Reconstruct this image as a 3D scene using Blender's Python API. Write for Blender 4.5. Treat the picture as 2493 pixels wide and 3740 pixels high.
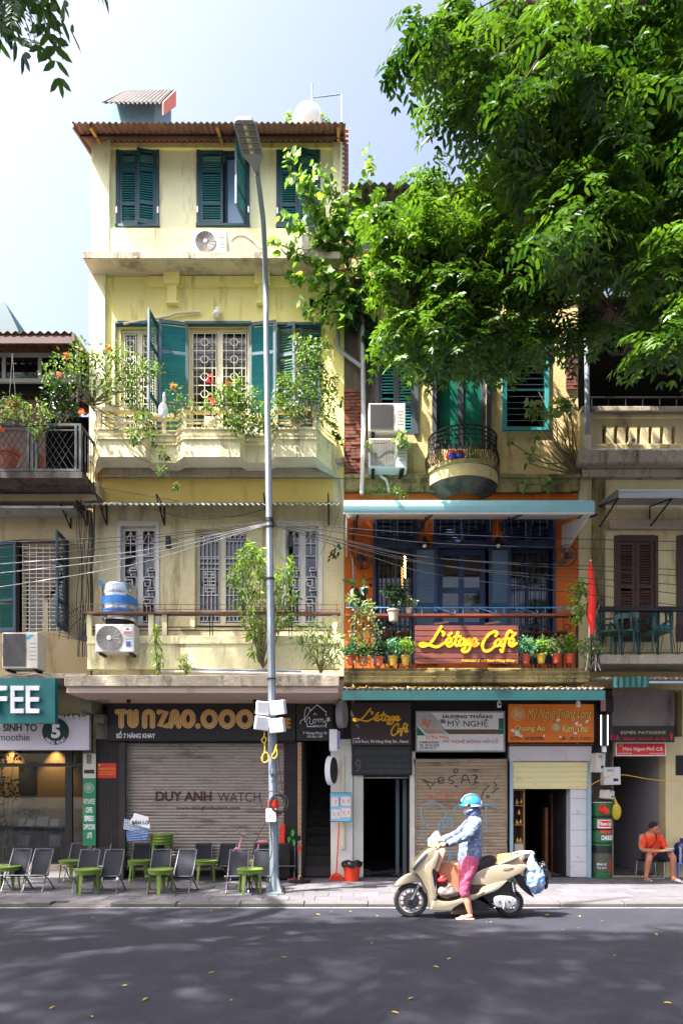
import bpy, bmesh, math, random
import numpy as np
from mathutils import Vector, Matrix, Euler
R = math.radians
for o in list(bpy.data.objects): bpy.data.objects.remove(o)
SC = bpy.context.scene
COL = SC.collection
# ---------------------------------------------------------------- camera
F = 2300.0; D = 11.95; CX = 1246.5; HY = 2900.0; H = 1.6; IW = 2493.0; IH = 3740.0
cam_d = bpy.data.cameras.new('camera'); cam = bpy.data.objects.new('camera', cam_d); COL.objects.link(cam)
cam.location = (0, -D, H); cam.rotation_euler = (R(90), 0, 0)
cam_d.sensor_fit = 'HORIZONTAL'; cam_d.sensor_width = 36; cam_d.lens = F/IW*36
cam_d.shift_y = (HY-IH/2)/IW; cam_d.clip_end = 2000; cam_d.clip_start = 0.05
SC.camera = cam
# ---------------------------------------------------------------- light
SUN = Vector((-0.55, -0.29, 1.0)).normalized()
w = bpy.data.worlds.new('World'); SC.world = w; w.use_nodes = True
nt = w.node_tree; nt.nodes.clear()
sky = nt.nodes.new('ShaderNodeTexSky'); sky.sky_type = 'NISHITA'; sky.sun_disc = False
sky.sun_elevation = math.asin(SUN.z); sky.sun_rotation = math.atan2(SUN.x, SUN.y)
sky.air_density = .7; sky.dust_density = 7; sky.ozone_density = 1.2; sky.altitude = 20
bg = nt.nodes.new('ShaderNodeBackground'); bg.inputs[1].default_value = 0.115
out = nt.nodes.new('ShaderNodeOutputWorld')
nt.links.new(sky.outputs[0], bg.inputs[0]); nt.links.new(bg.outputs[0], out.inputs[0])
sd = bpy.data.lights.new('sun', 'SUN'); sd.energy = 4.6; sd.angle = R(0.55); sd.color = (1, .96, .9)
so = bpy.data.objects.new('sun', sd); COL.objects.link(so); so.location = (-8, -6, 25)
so.rotation_euler = (-SUN).to_track_quat('-Z', 'Y').to_euler()
SC.view_settings.view_transform = 'Standard'; SC.view_settings.look = 'None'
SC.view_settings.gamma = 1; SC.view_settings.use_curve_mapping = False
SC.view_settings.exposure = 2.2
# ---------------------------------------------------------------- pixel -> place
def sc(Y): return (D+Y)/F
def wx(px, Y=0.0): return (px-CX)*sc(Y)
def wz(py, Y=0.0): return H+(HY-py)*sc(Y)
def P(px, py, Y=0.0): return Vector((wx(px, Y), Y, wz(py, Y)))
def gy(py, z=0.0): return (H-z)*F/(py-HY)-D          # distance of a ground point from its pixel row
def c(r, g, b):
    f = lambda v: ((v/255)/12.92 if v/255 <= .04045 else ((v/255+.055)/1.055)**2.4)
    return (f(r), f(g), f(b))
# ---------------------------------------------------------------- materials
MATS = {}
def M(name, rgb, rough=.75, var=.12, scale=2.5, bump=.0, bscale=40, dirt=None, damt=.0, dscale=1.6, streak=False,
      metal=0, rnd=0., spec=.5, grime=None, emit=None, coat=0, wave=None):
    if name in MATS: return MATS[name]
    m = bpy.data.materials.new(name); m.use_nodes = True
    t = m.node_tree; N = t.nodes; L = t.links
    b = N['Principled BSDF']
    b.inputs['Roughness'].default_value = rough; b.inputs['Metallic'].default_value = metal
    b.inputs['Specular IOR Level'].default_value = spec
    if coat: b.inputs['Coat Weight'].default_value = coat; b.inputs['Coat Roughness'].default_value = .12
    tc = N.new('ShaderNodeTexCoord'); co = tc.outputs['Object']
    if rnd:
        oi = N.new('ShaderNodeObjectInfo')
        ad = N.new('ShaderNodeVectorMath'); ad.operation = 'ADD'
        ms = N.new('ShaderNodeMath'); ms.operation = 'MULTIPLY'; ms.inputs[1].default_value = 37.0
        L.new(oi.outputs['Random'], ms.inputs[0]); L.new(co, ad.inputs[0]); L.new(ms.outputs[0], ad.inputs[1]); co = ad.outputs[0]
    def noise(s, detail=5, rough_=.6, mp=None):
        n = N.new('ShaderNodeTexNoise'); n.inputs['Scale'].default_value = s; n.inputs['Detail'].default_value = detail
        n.inputs['Roughness'].default_value = rough_
        if mp:
            q = N.new('ShaderNodeMapping'); q.inputs['Scale'].default_value = mp; L.new(co, q.inputs[0]); L.new(q.outputs[0], n.inputs[0])
        else: L.new(co, n.inputs[0])
        return n.outputs[0]
    def ramp(s, a, b_):
        r = N.new('ShaderNodeMapRange'); r.inputs[1].default_value = a; r.inputs[2].default_value = b_; L.new(s, r.inputs[0]); return r.outputs[0]
    def mix(fac, A, B):
        x = N.new('ShaderNodeMix'); x.data_type = 'RGBA'
        if isinstance(fac, float): x.inputs[0].default_value = fac
        else: L.new(fac, x.inputs[0])
        for i, v in ((6, A), (7, B)):
            if isinstance(v, tuple): x.inputs[i].default_value = (*v[:3], 1)
            else: L.new(v, x.inputs[i])
        return x.outputs[2]
    lo = tuple(max(0, v*(1-var)) for v in rgb); hi = tuple(min(1, v*(1+var)) for v in rgb)
    col = mix(ramp(noise(scale), .3, .7), lo, hi)
    if rnd:
        col = mix(oi.outputs['Random'], mix(.5, col, tuple(v*(1-2*rnd) for v in rgb)), mix(.5, col, tuple(min(1, v*(1+2*rnd)) for v in rgb)))
    if dirt:
        f = noise(dscale, 8, .7, (1.6, 1.6, .28) if streak else None)
        col = mix(ramp(f, .64-damt*.35, .76-damt*.2), col, dirt)
    if grime:
        f = noise(dscale*7, 6, .75)
        col = mix(ramp(f, .56, .66), col, grime)
    L.new(col, b.inputs['Base Color'])
    if bump:
        bp = N.new('ShaderNodeBump'); bp.inputs['Strength'].default_value = min(1, bump*2); bp.inputs['Distance'].default_value = .02
        L.new(noise(bscale, 6), bp.inputs['Height']); L.new(bp.outputs[0], b.inputs['Normal'])
    if emit: b.inputs['Emission Color'].default_value = (*emit[:3], 1); b.inputs['Emission Strength'].default_value = emit[3]
    MATS[name] = m
    return m
def glass(name, tint=(.86, .9, .9), clear=.95, rough=.02, ior=1.5):
    m = bpy.data.materials.new(name); m.use_nodes = True; t = m.node_tree; N = t.nodes; L = t.links; N.clear()
    o = N.new('ShaderNodeOutputMaterial'); tr = N.new('ShaderNodeBsdfTransparent'); tr.inputs[0].default_value = (*[v*clear for v in tint], 1)
    g = N.new('ShaderNodeBsdfGlossy'); g.inputs['Roughness'].default_value = rough
    fr = N.new('ShaderNodeFresnel'); fr.inputs[0].default_value = ior
    mx = N.new('ShaderNodeMixShader'); L.new(fr.outputs[0], mx.inputs[0]); L.new(tr.outputs[0], mx.inputs[1]); L.new(g.outputs[0], mx.inputs[2]); L.new(mx.outputs[0], o.inputs[0])
    MATS[name] = m; return m
def leafmat(name, dark, light, rough=.38, trans=.35):
    m = bpy.data.materials.new(name); m.use_nodes = True; t = m.node_tree; N = t.nodes; L = t.links
    b = N['Principled BSDF']; o = N['Material Output']
    at = N.new('ShaderNodeAttribute'); at.attribute_name = 'tint'
    x = N.new('ShaderNodeMix'); x.data_type = 'RGBA'; L.new(at.outputs['Fac'], x.inputs[0])
    x.inputs[6].default_value = (*dark, 1); x.inputs[7].default_value = (*light, 1)
    L.new(x.outputs[2], b.inputs['Base Color']); b.inputs['Roughness'].default_value = rough; b.inputs['Specular IOR Level'].default_value = .5
    tr = N.new('ShaderNodeBsdfTranslucent'); br = N.new('ShaderNodeMix'); br.data_type = 'RGBA'; br.blend_type = 'MULTIPLY'; br.inputs[0].default_value = 1
    L.new(x.outputs[2], br.inputs[6]); br.inputs[7].default_value = (1.5, 1.45, .5, 1); L.new(br.outputs[2], tr.inputs[0])
    mx = N.new('ShaderNodeMixShader'); mx.inputs[0].default_value = trans
    L.new(b.outputs[0], mx.inputs[1]); L.new(tr.outputs[0], mx.inputs[2]); L.new(mx.outputs[0], o.inputs[0])
    MATS[name] = m; return m
# ---------------------------------------------------------------- objects
WM = {}
def thing(name, label, cat, loc=(0, 0, 0), group=None, kind=None):
    o = bpy.data.objects.new(name, None); COL.objects.link(o); o.location = loc; o.empty_display_size = .1
    WM[o.name] = Matrix.Translation(Vector(loc)); tag(o, label, cat, group, kind); return o
def tag(o, label=None, cat=None, group=None, kind=None):
    if label: o['label'] = label
    if cat: o['category'] = cat
    if group: o['group'] = group
    if kind: o['kind'] = kind
    return o
def obj(name, mesh, parent=None, loc=None, rot=None, local=False, scale=None):
    o = bpy.data.objects.new(name, mesh); COL.objects.link(o)
    if loc is not None: o.location = loc
    if rot is not None: o.rotation_euler = rot
    if scale is not None: o.scale = scale
    mb = Matrix.LocRotScale(o.location, o.rotation_euler, o.scale)
    if parent:
        o.parent = parent
        if local: WM[o.name] = WM[parent.name] @ mb
        else: o.matrix_parent_inverse = WM[parent.name].inverted(); WM[o.name] = mb
    else: WM[o.name] = mb
    return o
def dup(root, loc=None, rotz=None, label=None, mats=None, scale=None):
    def rec(o, par):
        k = o.copy(); COL.objects.link(k); WM[k.name] = WM.get(o.name, Matrix())
        if par: k.parent = par; k.matrix_parent_inverse = o.matrix_parent_inverse.copy()
        for ch in CH.get(o.name, ()): rec(ch, k)
        return k
    CH = {}
    for o in root.children_recursive: CH.setdefault(o.parent.name, []).append(o)
    k = rec(root, None)
    if loc is not None: k.location = loc
    if rotz is not None: k.rotation_euler.z = rotz
    if scale is not None: k.scale = scale
    if label: k['label'] = label
    return k
class MB:
    def __init__(s): s.v = []; s.f = []
    def add(s, vs, fs):
        n = len(s.v); s.v += [tuple(p) for p in vs]; s.f += [tuple(i+n for i in q) for q in fs]; return s
    def box(s, x0, x1, y0, y1, z0, z1):
        if x0 > x1: x0, x1 = x1, x0
        if y0 > y1: y0, y1 = y1, y0
        if z0 > z1: z0, z1 = z1, z0
        return s.add([(x0,y0,z0),(x1,y0,z0),(x1,y1,z0),(x0,y1,z0),(x0,y0,z1),(x1,y0,z1),(x1,y1,z1),(x0,y1,z1)],
                     [(3,2,1,0),(4,5,6,7),(0,1,5,4),(1,2,6,5),(2,3,7,6),(3,0,4,7)])
    def pb(s, a, b, c_, d, Y, dep=.05):         # pixel rectangle a,b - c,d whose front face is at Y; body goes back by dep
        return s.box(wx(a,Y), wx(c_,Y), Y, Y+dep, wz(d,Y), wz(b,Y))
    def obox(s, o, ux, uy, uz):
        o, ux, uy, uz = map(Vector, (o, ux, uy, uz))
        return s.add([o, o+ux, o+ux+uy, o+uy, o+uz, o+ux+uz, o+ux+uy+uz, o+uy+uz],
                     [(3,2,1,0),(4,5,6,7),(0,1,5,4),(1,2,6,5),(2,3,7,6),(3,0,4,7)])
    def prism(s, pts, y0, y1):                  # pts: (x,z) outline, extruded along y
        n = len(pts)
        area = sum(pts[i][0]*pts[(i+1)%n][1]-pts[(i+1)%n][0]*pts[i][1] for i in range(n))
        if area < 0: pts = pts[::-1]
        vs = [(x,y0,z) for x,z in pts]+[(x,y1,z) for x,z in pts]
        fs = [tuple(range(n)), tuple(range(2*n-1, n-1, -1))]
        fs += [(i, i+n, (i+1)%n+n, (i+1)%n) for i in range(n)]
        return s.add(vs, fs)
    def prismx(s, pts, x0, x1):                 # pts: (y,z) outline, extruded along x
        n = len(pts); vs = [(x0,y,z) for y,z in pts]+[(x1,y,z) for y,z in pts]
        fs = [tuple(range(n-1,-1,-1)), tuple(range(n, 2*n))]+[(i, (i+1)%n, (i+1)%n+n, i+n) for i in range(n)]
        return s.add(vs, fs)
    def prismz(s, pts, z0, z1):
        n = len(pts); vs = [(x,y,z0) for x,y in pts]+[(x,y,z1) for x,y in pts]
        fs = [tuple(range(n-1,-1,-1)), tuple(range(n, 2*n))]+[(i, (i+1)%n, (i+1)%n+n, i+n) for i in range(n)]
        return s.add(vs, fs)
    def tube(s, pts, r, n=8, closed=False, cap=True, up=None):
        pts = [Vector(p) for p in pts]; m = len(pts)
        rr = [(x, x) if not isinstance(x, (tuple, list)) else x for x in (r if isinstance(r, (list, tuple)) and len(r) == m else [r]*m)]
        vs = []; prev = None
        for i, p in enumerate(pts):
            if closed: tdir = pts[(i+1)%m]-pts[i-1]
            else: tdir = pts[min(i+1, m-1)]-pts[max(i-1, 0)]
            if tdir.length < 1e-9: tdir = Vector((0,0,1))
            tdir.normalize()
            if up is not None: a = Vector(up)-tdir*Vector(up).dot(tdir)
            elif prev is None: a = Vector((0,1,0)) if abs(tdir.y) < .9 else Vector((1,0,0)); a = a-tdir*a.dot(tdir)
            else: a = prev-tdir*prev.dot(tdir)
            a.normalize(); prev = a; bq = tdir.cross(a)
            for k in range(n):
                q = 2*math.pi*k/n
                vs.append(p+a*math.cos(q)*rr[i][0]+bq*math.sin(q)*rr[i][1])
        fs = []
        for i in range(m if closed else m-1):
            for k in range(n):
                fs.append((i*n+k, i*n+(k+1)%n, ((i+1)%m)*n+(k+1)%n, ((i+1)%m)*n+k))
        if cap and not closed: fs += [tuple(range(n-1,-1,-1)), tuple(range((m-1)*n, m*n))]
        return s.add(vs, fs)
    def lathe(s, prof, cen=(0,0,0), n=20, axis='z'):
        vs = []; m = len(prof)
        for r, h in prof:
            for k in range(n):
                q = 2*math.pi*k/n; a, b_ = r*math.cos(q), r*math.sin(q)
                vs.append({'z': (a, b_, h), 'y': (b_, h, a), 'x': (h, a, b_)}[axis])
        vs = [(x+cen[0], y+cen[1], z+cen[2]) for x, y, z in vs]
        fs = [(i*n+k, i*n+(k+1)%n, (i+1)*n+(k+1)%n, (i+1)*n+k) for i in range(m-1) for k in range(n)]
        fs += [tuple(range(n-1,-1,-1)), tuple(range((m-1)*n, m*n))]
        return s.add(vs, fs)
    def ell(s, cen, r, n=14, m=9, rot=None):
        q = rot or Matrix(); vs = []; fs = []
        for i in range(m+1):
            t = math.pi*i/m
            for k in range(n):
                p = 2*math.pi*k/n
                vs.append(q @ Vector((r[0]*math.sin(t)*math.cos(p), r[1]*math.sin(t)*math.sin(p), r[2]*math.cos(t)))+Vector(cen))
        for i in range(m):
            for k in range(n): fs.append((i*n+k, (i+1)*n+k, (i+1)*n+(k+1)%n, i*n+(k+1)%n))
        return s.add(vs, fs)
    def torus(s, cen, r, tr, axis='y', n=32, k=8, tw=None):
        vs = []; tw = tw or tr
        for i in range(n):
            q = 2*math.pi*i/n
            for j in range(k):
                p = 2*math.pi*j/k; rr = r+tr*math.cos(p); h = tw*math.sin(p); a, b_ = rr*math.cos(q), rr*math.sin(q)
                v = {'z': (a, b_, h), 'y': (a, h, b_), 'x': (h, a, b_)}[axis]; vs.append((v[0]+cen[0], v[1]+cen[1], v[2]+cen[2]))
        fs = [(i*k+j, ((i+1)%n)*k+j, ((i+1)%n)*k+(j+1)%k, i*k+(j+1)%k) for i in range(n) for j in range(k)]
        return s.add(vs, fs)
    def puff(s, pts, hw, b=.02, y=0., y2=None):   # side outline (x,z) grown into a rounded slab, half-width hw, rounding b
        n = len(pts)
        area = sum(pts[i][0]*pts[(i+1)%n][1]-pts[(i+1)%n][0]*pts[i][1] for i in range(n))
        if area < 0: pts = pts[::-1]
        nor = []
        for i in range(n):
            p0, p1, p2 = Vector(pts[i-1]), Vector(pts[i]), Vector(pts[(i+1)%n])
            e1 = (p1-p0).normalized(); e2 = (p2-p1).normalized()
            a = Vector((-e1.y, e1.x))+Vector((-e2.y, e2.x))
            a = a.normalized() if a.length > 1e-6 else Vector((-e1.y, e1.x)); nor.append(a)
        def clean(r):
            k = len(r); X = lambda a, b, c_: (b[0]-a[0])*(c_[1]-a[1])-(b[1]-a[1])*(c_[0]-a[0])
            for i in range(k):
                for j in range(i+2, k-(i == 0)):
                    a, b_, c_, d = r[i], r[(i+1)%k], r[j], r[(j+1)%k]
                    if X(a,b_,c_)*X(a,b_,d) < 0 and X(c_,d,a)*X(c_,d,b_) < 0: return False
            return True
        if not clean(pts): print('PUFF outline crosses itself', [round(v, 2) for v in pts[0]])
        for _ in range(12):
            if clean([(pts[i][0]+nor[i].x*b, pts[i][1]+nor[i].y*b) for i in range(n)]): break
            b *= .72
        rings = []
        for q in (-90, -60, -30, 0, 30, 60, 90):
            ins = b*(1-math.cos(R(q))); yy = math.sin(R(q))*b+(hw-b)*(1 if q > 0 else -1 if q < 0 else 0)
            if q == 0: continue
            rings.append([(pts[i][0]+nor[i].x*ins, y+yy, pts[i][1]+nor[i].y*ins) for i in range(n)])
        vs = [p for r in rings for p in r]; m = len(rings)
        fs = [(j*n+i, (j+1)*n+i, (j+1)*n+(i+1)%n, j*n+(i+1)%n) for j in range(m-1) for i in range(n)]
        fs += [tuple(range(n)), tuple(range(m*n-1, (m-1)*n-1, -1))]
        return s.add(vs, fs)
    def mesh(s, name, mat=None, smooth=False, ang=40):
        me = bpy.data.meshes.new(name); me.from_pydata(s.v, [], s.f)
        if mat: me.materials.append(mat)
        if smooth:
            me.polygons.foreach_set('use_smooth', [True]*len(me.polygons))
            me.set_sharp_from_angle(angle=R(ang))
        me.update(); return me
    def build(s, name, mat, parent=None, smooth=False, bevel=0, kind=None, ang=40, **k):
        o = obj(name, s.mesh(name, mat, smooth, ang), parent, **k)
        if bevel:
            md = o.modifiers.new('b', 'BEVEL'); md.width = bevel; md.segments = 2; md.limit_method = 'ANGLE'; md.angle_limit = R(50)
        if kind: o['kind'] = kind
        return o
def smoothpts(pts, n=6, closed=False):
    P_ = [Vector(p) for p in pts]; out_ = []; m = len(P_)
    for i in range(m if closed else m-1):
        if closed: a, b_, c_, d = P_[i-1], P_[i], P_[(i+1)%m], P_[(i+2)%m]
        else: a, b_, c_, d = P_[max(i-1,0)], P_[i], P_[i+1], P_[min(i+2,m-1)]
        for k in range(n):
            t = k/n
            out_.append(.5*((2*b_)+(c_-a)*t+(2*a-5*b_+4*c_-d)*t*t+(3*b_-a-3*c_+d)*t**3))
    if not closed: out_.append(P_[-1])
    return out_
def wallholes(x0, x1, z0, z1, Y, holes, t=.22):
    m = MB(); xs = sorted({x0, x1, *[h[i] for h in holes for i in (0, 1)]}); zs = sorted({z0, z1, *[h[i] for h in holes for i in (2, 3)]})
    xs = [x for x in xs if x0 <= x <= x1]; zs = [z for z in zs if z0 <= z <= z1]
    ins = lambda x, z: any(h[0] < x < h[1] and h[2] < z < h[3] for h in holes)
    for i in range(len(xs)-1):
        for j in range(len(zs)-1):
            a, b_, c_, d = xs[i], xs[i+1], zs[j], zs[j+1]
            if ins((a+b_)/2, (c_+d)/2): continue
            m.add([(a,Y,c_),(b_,Y,c_),(b_,Y,d),(a,Y,d)], [(0,1,2,3)])
            m.add([(a,Y+t,c_),(b_,Y+t,c_),(b_,Y+t,d),(a,Y+t,d)], [(3,2,1,0)])
    for h in holes+[(x0, x1, z0, z1)]:
        a, b_, c_, d = h[:4]; vs = [(a,Y,c_),(b_,Y,c_),(b_,Y,d),(a,Y,d),(a,Y+t,c_),(b_,Y+t,c_),(b_,Y+t,d),(a,Y+t,d)]
        fs = [(0,4,5,1),(1,5,6,2),(2,6,7,3),(3,7,4,0)]
        m.add(vs, fs if h[:4] != (x0, x1, z0, z1) else [q[::-1] for q in fs])
    return m
def hp(a, b, c_, d, Y=0): return (wx(a,Y), wx(c_,Y), wz(d,Y), wz(b,Y))
def corr(x0, x1, ya, za, yb, zb, pitch=.076, amp=.012, th=.003, per=6):   # corrugated sheet, ridges run from a to b
    n = max(2, int(abs(x1-x0)/pitch*per)); m = MB(); vs = []; dy, dz = yb-ya, zb-za; l = math.hypot(dy, dz); ny, nz = -dz/l, dy/l
    if nz < 0: ny, nz = -ny, -nz
    for i in range(n+1):
        x = x0+(x1-x0)*i/n; h = amp*math.sin(2*math.pi*i/per)
        for (y, z) in ((ya, za), (yb, zb)):
            vs.append((x, y+ny*h, z+nz*h)); vs.append((x, y+ny*(h-th), z+nz*(h-th)))
    fs = []
    for i in range(n):
        o = i*4; fs += [(o, o+4, o+6, o+2), (o+1, o+3, o+7, o+5), (o, o+1, o+5, o+4), (o+2, o+6, o+7, o+3)]
    return m.add(vs, fs)
def text(body, rect, Y, mat, parent, ext=.002, bold=0., shear=0., name='lettering', flip=1, sub=4):
    full = body; body = body.replace('Đ', 'D').replace('Ơ', 'O')
    if 'M' in body: bold = min(bold, 0.)
    cu = bpy.data.curves.new('t', 'FONT'); cu.body = body; cu.size = 1; cu.extrude = .5; cu.offset = bold; cu.shear = shear; cu.resolution_u = sub
    o = bpy.data.objects.new('t', cu); me = bpy.data.meshes.new_from_object(o); marks = []
    for i, ch in enumerate(full):
        if ch in 'ĐƠ':           # strokes the font's own glyph draws as an overlap: laid on top as a separate piece
            bb = []
            for tx in (body[:i+1], body[i]):
                cu.body = tx; q = bpy.data.meshes.new_from_object(o); bb.append((min(v.co.x for v in q.vertices), max(v.co.x for v in q.vertices))); bpy.data.meshes.remove(q)
            r_, w_ = bb[0][1], bb[1][1]-bb[1][0]; marks.append((r_-w_*1.12, r_-w_*.45, .31, .38) if ch == 'Đ' else (r_-w_*.12, r_+w_*.1, .6, .76))
    bpy.data.objects.remove(o)
    n = len(me.vertices)
    if n == 0: print('EMPTY TEXT', body); return None
    a = np.empty(n*3, 'f'); me.vertices.foreach_get('co', a); a = a.reshape(-1, 3)
    lo, hi = a.min(0), a.max(0); u = (a-lo)/np.maximum(hi-lo, 1e-6)
    x0, y0, x1, y1 = rect; X0, X1, Z0, Z1 = wx(x0,Y), wx(x1,Y), wz(y1,Y), wz(y0,Y)
    b_ = np.stack([X0+u[:,0]*(X1-X0), Y-(u[:,2])*ext, Z0+u[:,1]*(Z1-Z0)], 1)
    me.vertices.foreach_set('co', b_.astype('f').ravel()); me.materials.clear(); me.materials.append(mat); me.name = name; me.update()
    if marks:
        k = MB(); fx = lambda x: X0+(x-lo[0])/(hi[0]-lo[0])*(X1-X0); fz = lambda z: Z0+(z-lo[1])/(hi[1]-lo[1])*(Z1-Z0)
        for a_, b2, c2, d2 in marks: k.box(fx(a_), fx(b2), Y-ext-.001, Y-ext-.0002, fz(c2), fz(d2))
        k.build('lettering_mark', mat, parent)
    return obj(name, me, parent)
def ribbon(mb, pts, w, Y, cap=True):     # flat brush stroke, points in world (x,z), facing -y
    pts = [Vector(p) for p in pts]; m = len(pts); vs = []; ww = w if isinstance(w, list) else [w]*m
    for i, p in enumerate(pts):
        t = pts[min(i+1,m-1)]-pts[max(i-1,0)]; t = t.normalized() if t.length > 1e-9 else Vector((1,0)); nn = Vector((-t.y, t.x))
        a, b_ = p+nn*ww[i]/2, p-nn*ww[i]/2; vs += [(a.x, Y-i*.00006, a.y), (b_.x, Y-i*.00006, b_.y)]
    mb.add(vs, [(2*i, 2*i+1, 2*i+3, 2*i+2) for i in range(m-1)])
    if cap:
        for i, sg in ((0, -1), (m-1, 1)):
            t = (pts[min(i+1,m-1)]-pts[max(i-1,0)]); t = (t.normalized() if t.length > 1e-9 else Vector((1,0)))*sg; nn = Vector((-t.y, t.x))*sg
            mb.add([((pts[i]+(t*math.cos(R(q))+nn*math.sin(R(q)))*ww[i]/2).x, Y-i*.00006, (pts[i]+(t*math.cos(R(q))+nn*math.sin(R(q)))*ww[i]/2).y) for q in (range(90, -91, -30) if sg > 0 else range(-90, 91, 30))], [tuple(range(7))])
def thick(mb, th):                       # give flat -y facing strokes depth
    n = len(mb.v); mb.v += [(x, y+th, z) for x, y, z in mb.v]; fs = list(mb.f); ed = {}
    for f_ in fs:
        for i in range(len(f_)): ed[(f_[i], f_[(i+1)%len(f_)])] = 1
    mb.f += [tuple(i+n for i in f_[::-1]) for f_ in fs]
    mb.f += [(a, b_, b_+n, a+n) for (a, b_) in ed if (b_, a) not in ed]
    return mb
# ---------------------------------------------------------------- foliage
def leaves(pos, dr, nrm, ln, wd, tint, fold=.25, heart=False):
    pos, dr, nrm = [np.asarray(a, float) for a in (pos, dr, nrm)]; n = len(pos)
    dr /= np.linalg.norm(dr, axis=1, keepdims=True)+1e-9
    sd_ = np.cross(dr, nrm); sd_ /= np.linalg.norm(sd_, axis=1, keepdims=True)+1e-9; nr = np.cross(sd_, dr)
    ln = np.broadcast_to(ln, n)[:, None]; wd = np.broadcast_to(wd, n)[:, None]
    if heart: sh = [(0,0,0),(-.06,.62,1),(.38,1,1),(1,0,-.3),(.38,-1,1),(-.06,-.62,1)]
    else: sh = [(0,0,0),(.28,.85,1),(.68,.72,1),(1,0,-.5),(.68,-.72,1),(.28,-.85,1)]
    V = np.stack([pos+dr*ln*a+sd_*wd*.5*b_+nr*wd*fold*(abs(b_)*.6 if cc > 0 else cc) for a, b_, cc in sh], 1).reshape(-1, 3)
    base = np.arange(n)[:, None]*6
    Fq = np.concatenate([base+np.array([[0,3,2,1]]), base+np.array([[0,5,4,3]])], 1).reshape(-1, 4)
    return V, Fq, np.repeat(np.asarray(tint, float), 6)
def leafobj(name, data, mat, parent, kind='stuff'):
    V = np.concatenate([d[0] for d in data]); T = np.concatenate([d[2] for d in data]); off = 0; Fs = []
    for d in data: Fs.append(d[1]+off); off += len(d[0])
    Fq = np.concatenate(Fs); me = bpy.data.meshes.new(name)
    me.vertices.add(len(V)); me.vertices.foreach_set('co', V.astype('f').ravel())
    me.loops.add(Fq.size); me.loops.foreach_set('vertex_index', Fq.astype('i').ravel())
    me.polygons.add(len(Fq)); me.polygons.foreach_set('loop_start', np.arange(0, Fq.size, 4, dtype='i'))
    me.update(calc_edges=True)
    at = me.attributes.new('tint', 'FLOAT', 'POINT'); at.data.foreach_set('value', np.clip(T, 0, 1).astype('f'))
    me.materials.append(mat); o = obj(name, me, parent)
    if kind: o['kind'] = kind
    return o
RNG = np.random.default_rng(7)
def rv(n): a = RNG.normal(size=(n, 3)); return a/np.linalg.norm(a, axis=1, keepdims=True)
def scatter(clusters, per, ln, wd, droop=.3, tint=(.1, .8), heart=False, up=.8, fold=.25, out=.8):
    """clusters: (x,y,z,r) balls of loose leaves"""
    res = []
    for cl in clusters:
        x, y, z, r = cl[:4]; n = max(3, int(per*cl[4] if len(cl) > 4 else per)); u = rv(n)*(RNG.random((n, 1))**.45)
        p = np.array([x, y, z])+u*r
        d = u*out+rv(n)*.7+np.array([0, 0, -droop]); nr = rv(n)*.7+np.array([-.2, -.2, up])
        s = RNG.uniform(.65, 1.15, n); t = tint[0]+(tint[1]-tint[0])*np.clip(RNG.random(n)*.75+.25*(u[:, 2]), 0, 1)
        res.append(leaves(p, d, nr, ln*s, wd*s, t, fold, heart))
    return res
def compound(base, direc, n_pairs, length, ll, lw, tint, droop=.55):
    """pinnate leaves: base Nx3, direction Nx3; leaflets in pairs along a drooping stalk"""
    N_ = len(base); P_, Dr, Nr, Ls, Ws, T = [], [], [], [], [], []
    d = direc/np.linalg.norm(direc, axis=1, keepdims=True); up = np.array([0, 0, 1.])
    side = np.cross(d, up)+1e-6; side /= np.linalg.norm(side, axis=1, keepdims=True)
    for k in range(n_pairs):
        t = (k+.6)/n_pairs; cen = base+d*length[:, None]*t-up*(length[:, None]*droop*t*t)
        tang = d-up*(2*droop*t); tang /= np.linalg.norm(tang, axis=1, keepdims=True); nn = np.cross(side, tang)
        sz = (1-.35*abs(t-.5)*2)*RNG.uniform(.85, 1.1, N_)
        for sg in ((1, -1) if k < n_pairs-1 else (1, -1, 0)):
            P_.append(cen); Dr.append(tang*(.55 if sg else 1)+side*sg*.9-up*.22+RNG.normal(size=(N_, 3))*.1); Nr.append(nn+RNG.normal(size=(N_, 3))*.18)
            Ls.append(ll*sz); Ws.append(lw*sz); T.append(tint+RNG.normal(size=N_)*.07)
    return leaves(np.concatenate(P_), np.concatenate(Dr), np.concatenate(Nr), np.concatenate(Ls), np.concatenate(Ws), np.concatenate(T), .18)
def inpoly(x, y, poly):
    r = False; j = len(poly)-1
    for i in range(len(poly)):
        if (poly[i][1] > y) != (poly[j][1] > y) and x < (poly[j][0]-poly[i][0])*(y-poly[i][1])/(poly[j][1]-poly[i][1])+poly[i][0]: r = not r
        j = i
    return r
# ---------------------------------------------------------------- palette
moss = c(62, 60, 42); soot = c(58, 52, 46)
m_yel_top = M('plaster pale yellow', c(238,236,192), .85, .07, 1.2, .18, 40, c(182,170,132), .3, 1.7, True)
m_yel_mid = M('plaster yellow bounce', c(238,226,144), .85, .08, 1.2, .18, 40, c(172,150,92), .32, 1.7, True)  # stronger yellow puts bounced light into the second storey colour
m_yel_low = M('plaster cream', c(212,201,158), .85, .1, 1.3, .25, 35, c(130,112,80), .36, 1.7, True, grime=c(196,178,138))
m_balc = M('balcony plaster cream', c(226,217,172), .85, .08, 2, .25, 35, c(126,114,84), .36, 2.2, True, grime=c(206,196,154))
m_conc = M('weathered concrete', c(168,156,136), .9, .15, 2, .3, 25, c(58,54,42), .34, 2.2, True, grime=c(205,196,176))
m_soffit = M('stained soffit plaster', c(196,172,156), .9, .1, 1.5, .15, 30, c(112,84,66), .22, 1.5)
m_soffit_w = M('pale soffit plaster', c(196,186,164), .9, .08, 1.5, .15, 30, c(130,116,96), .28, 1.3)
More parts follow.
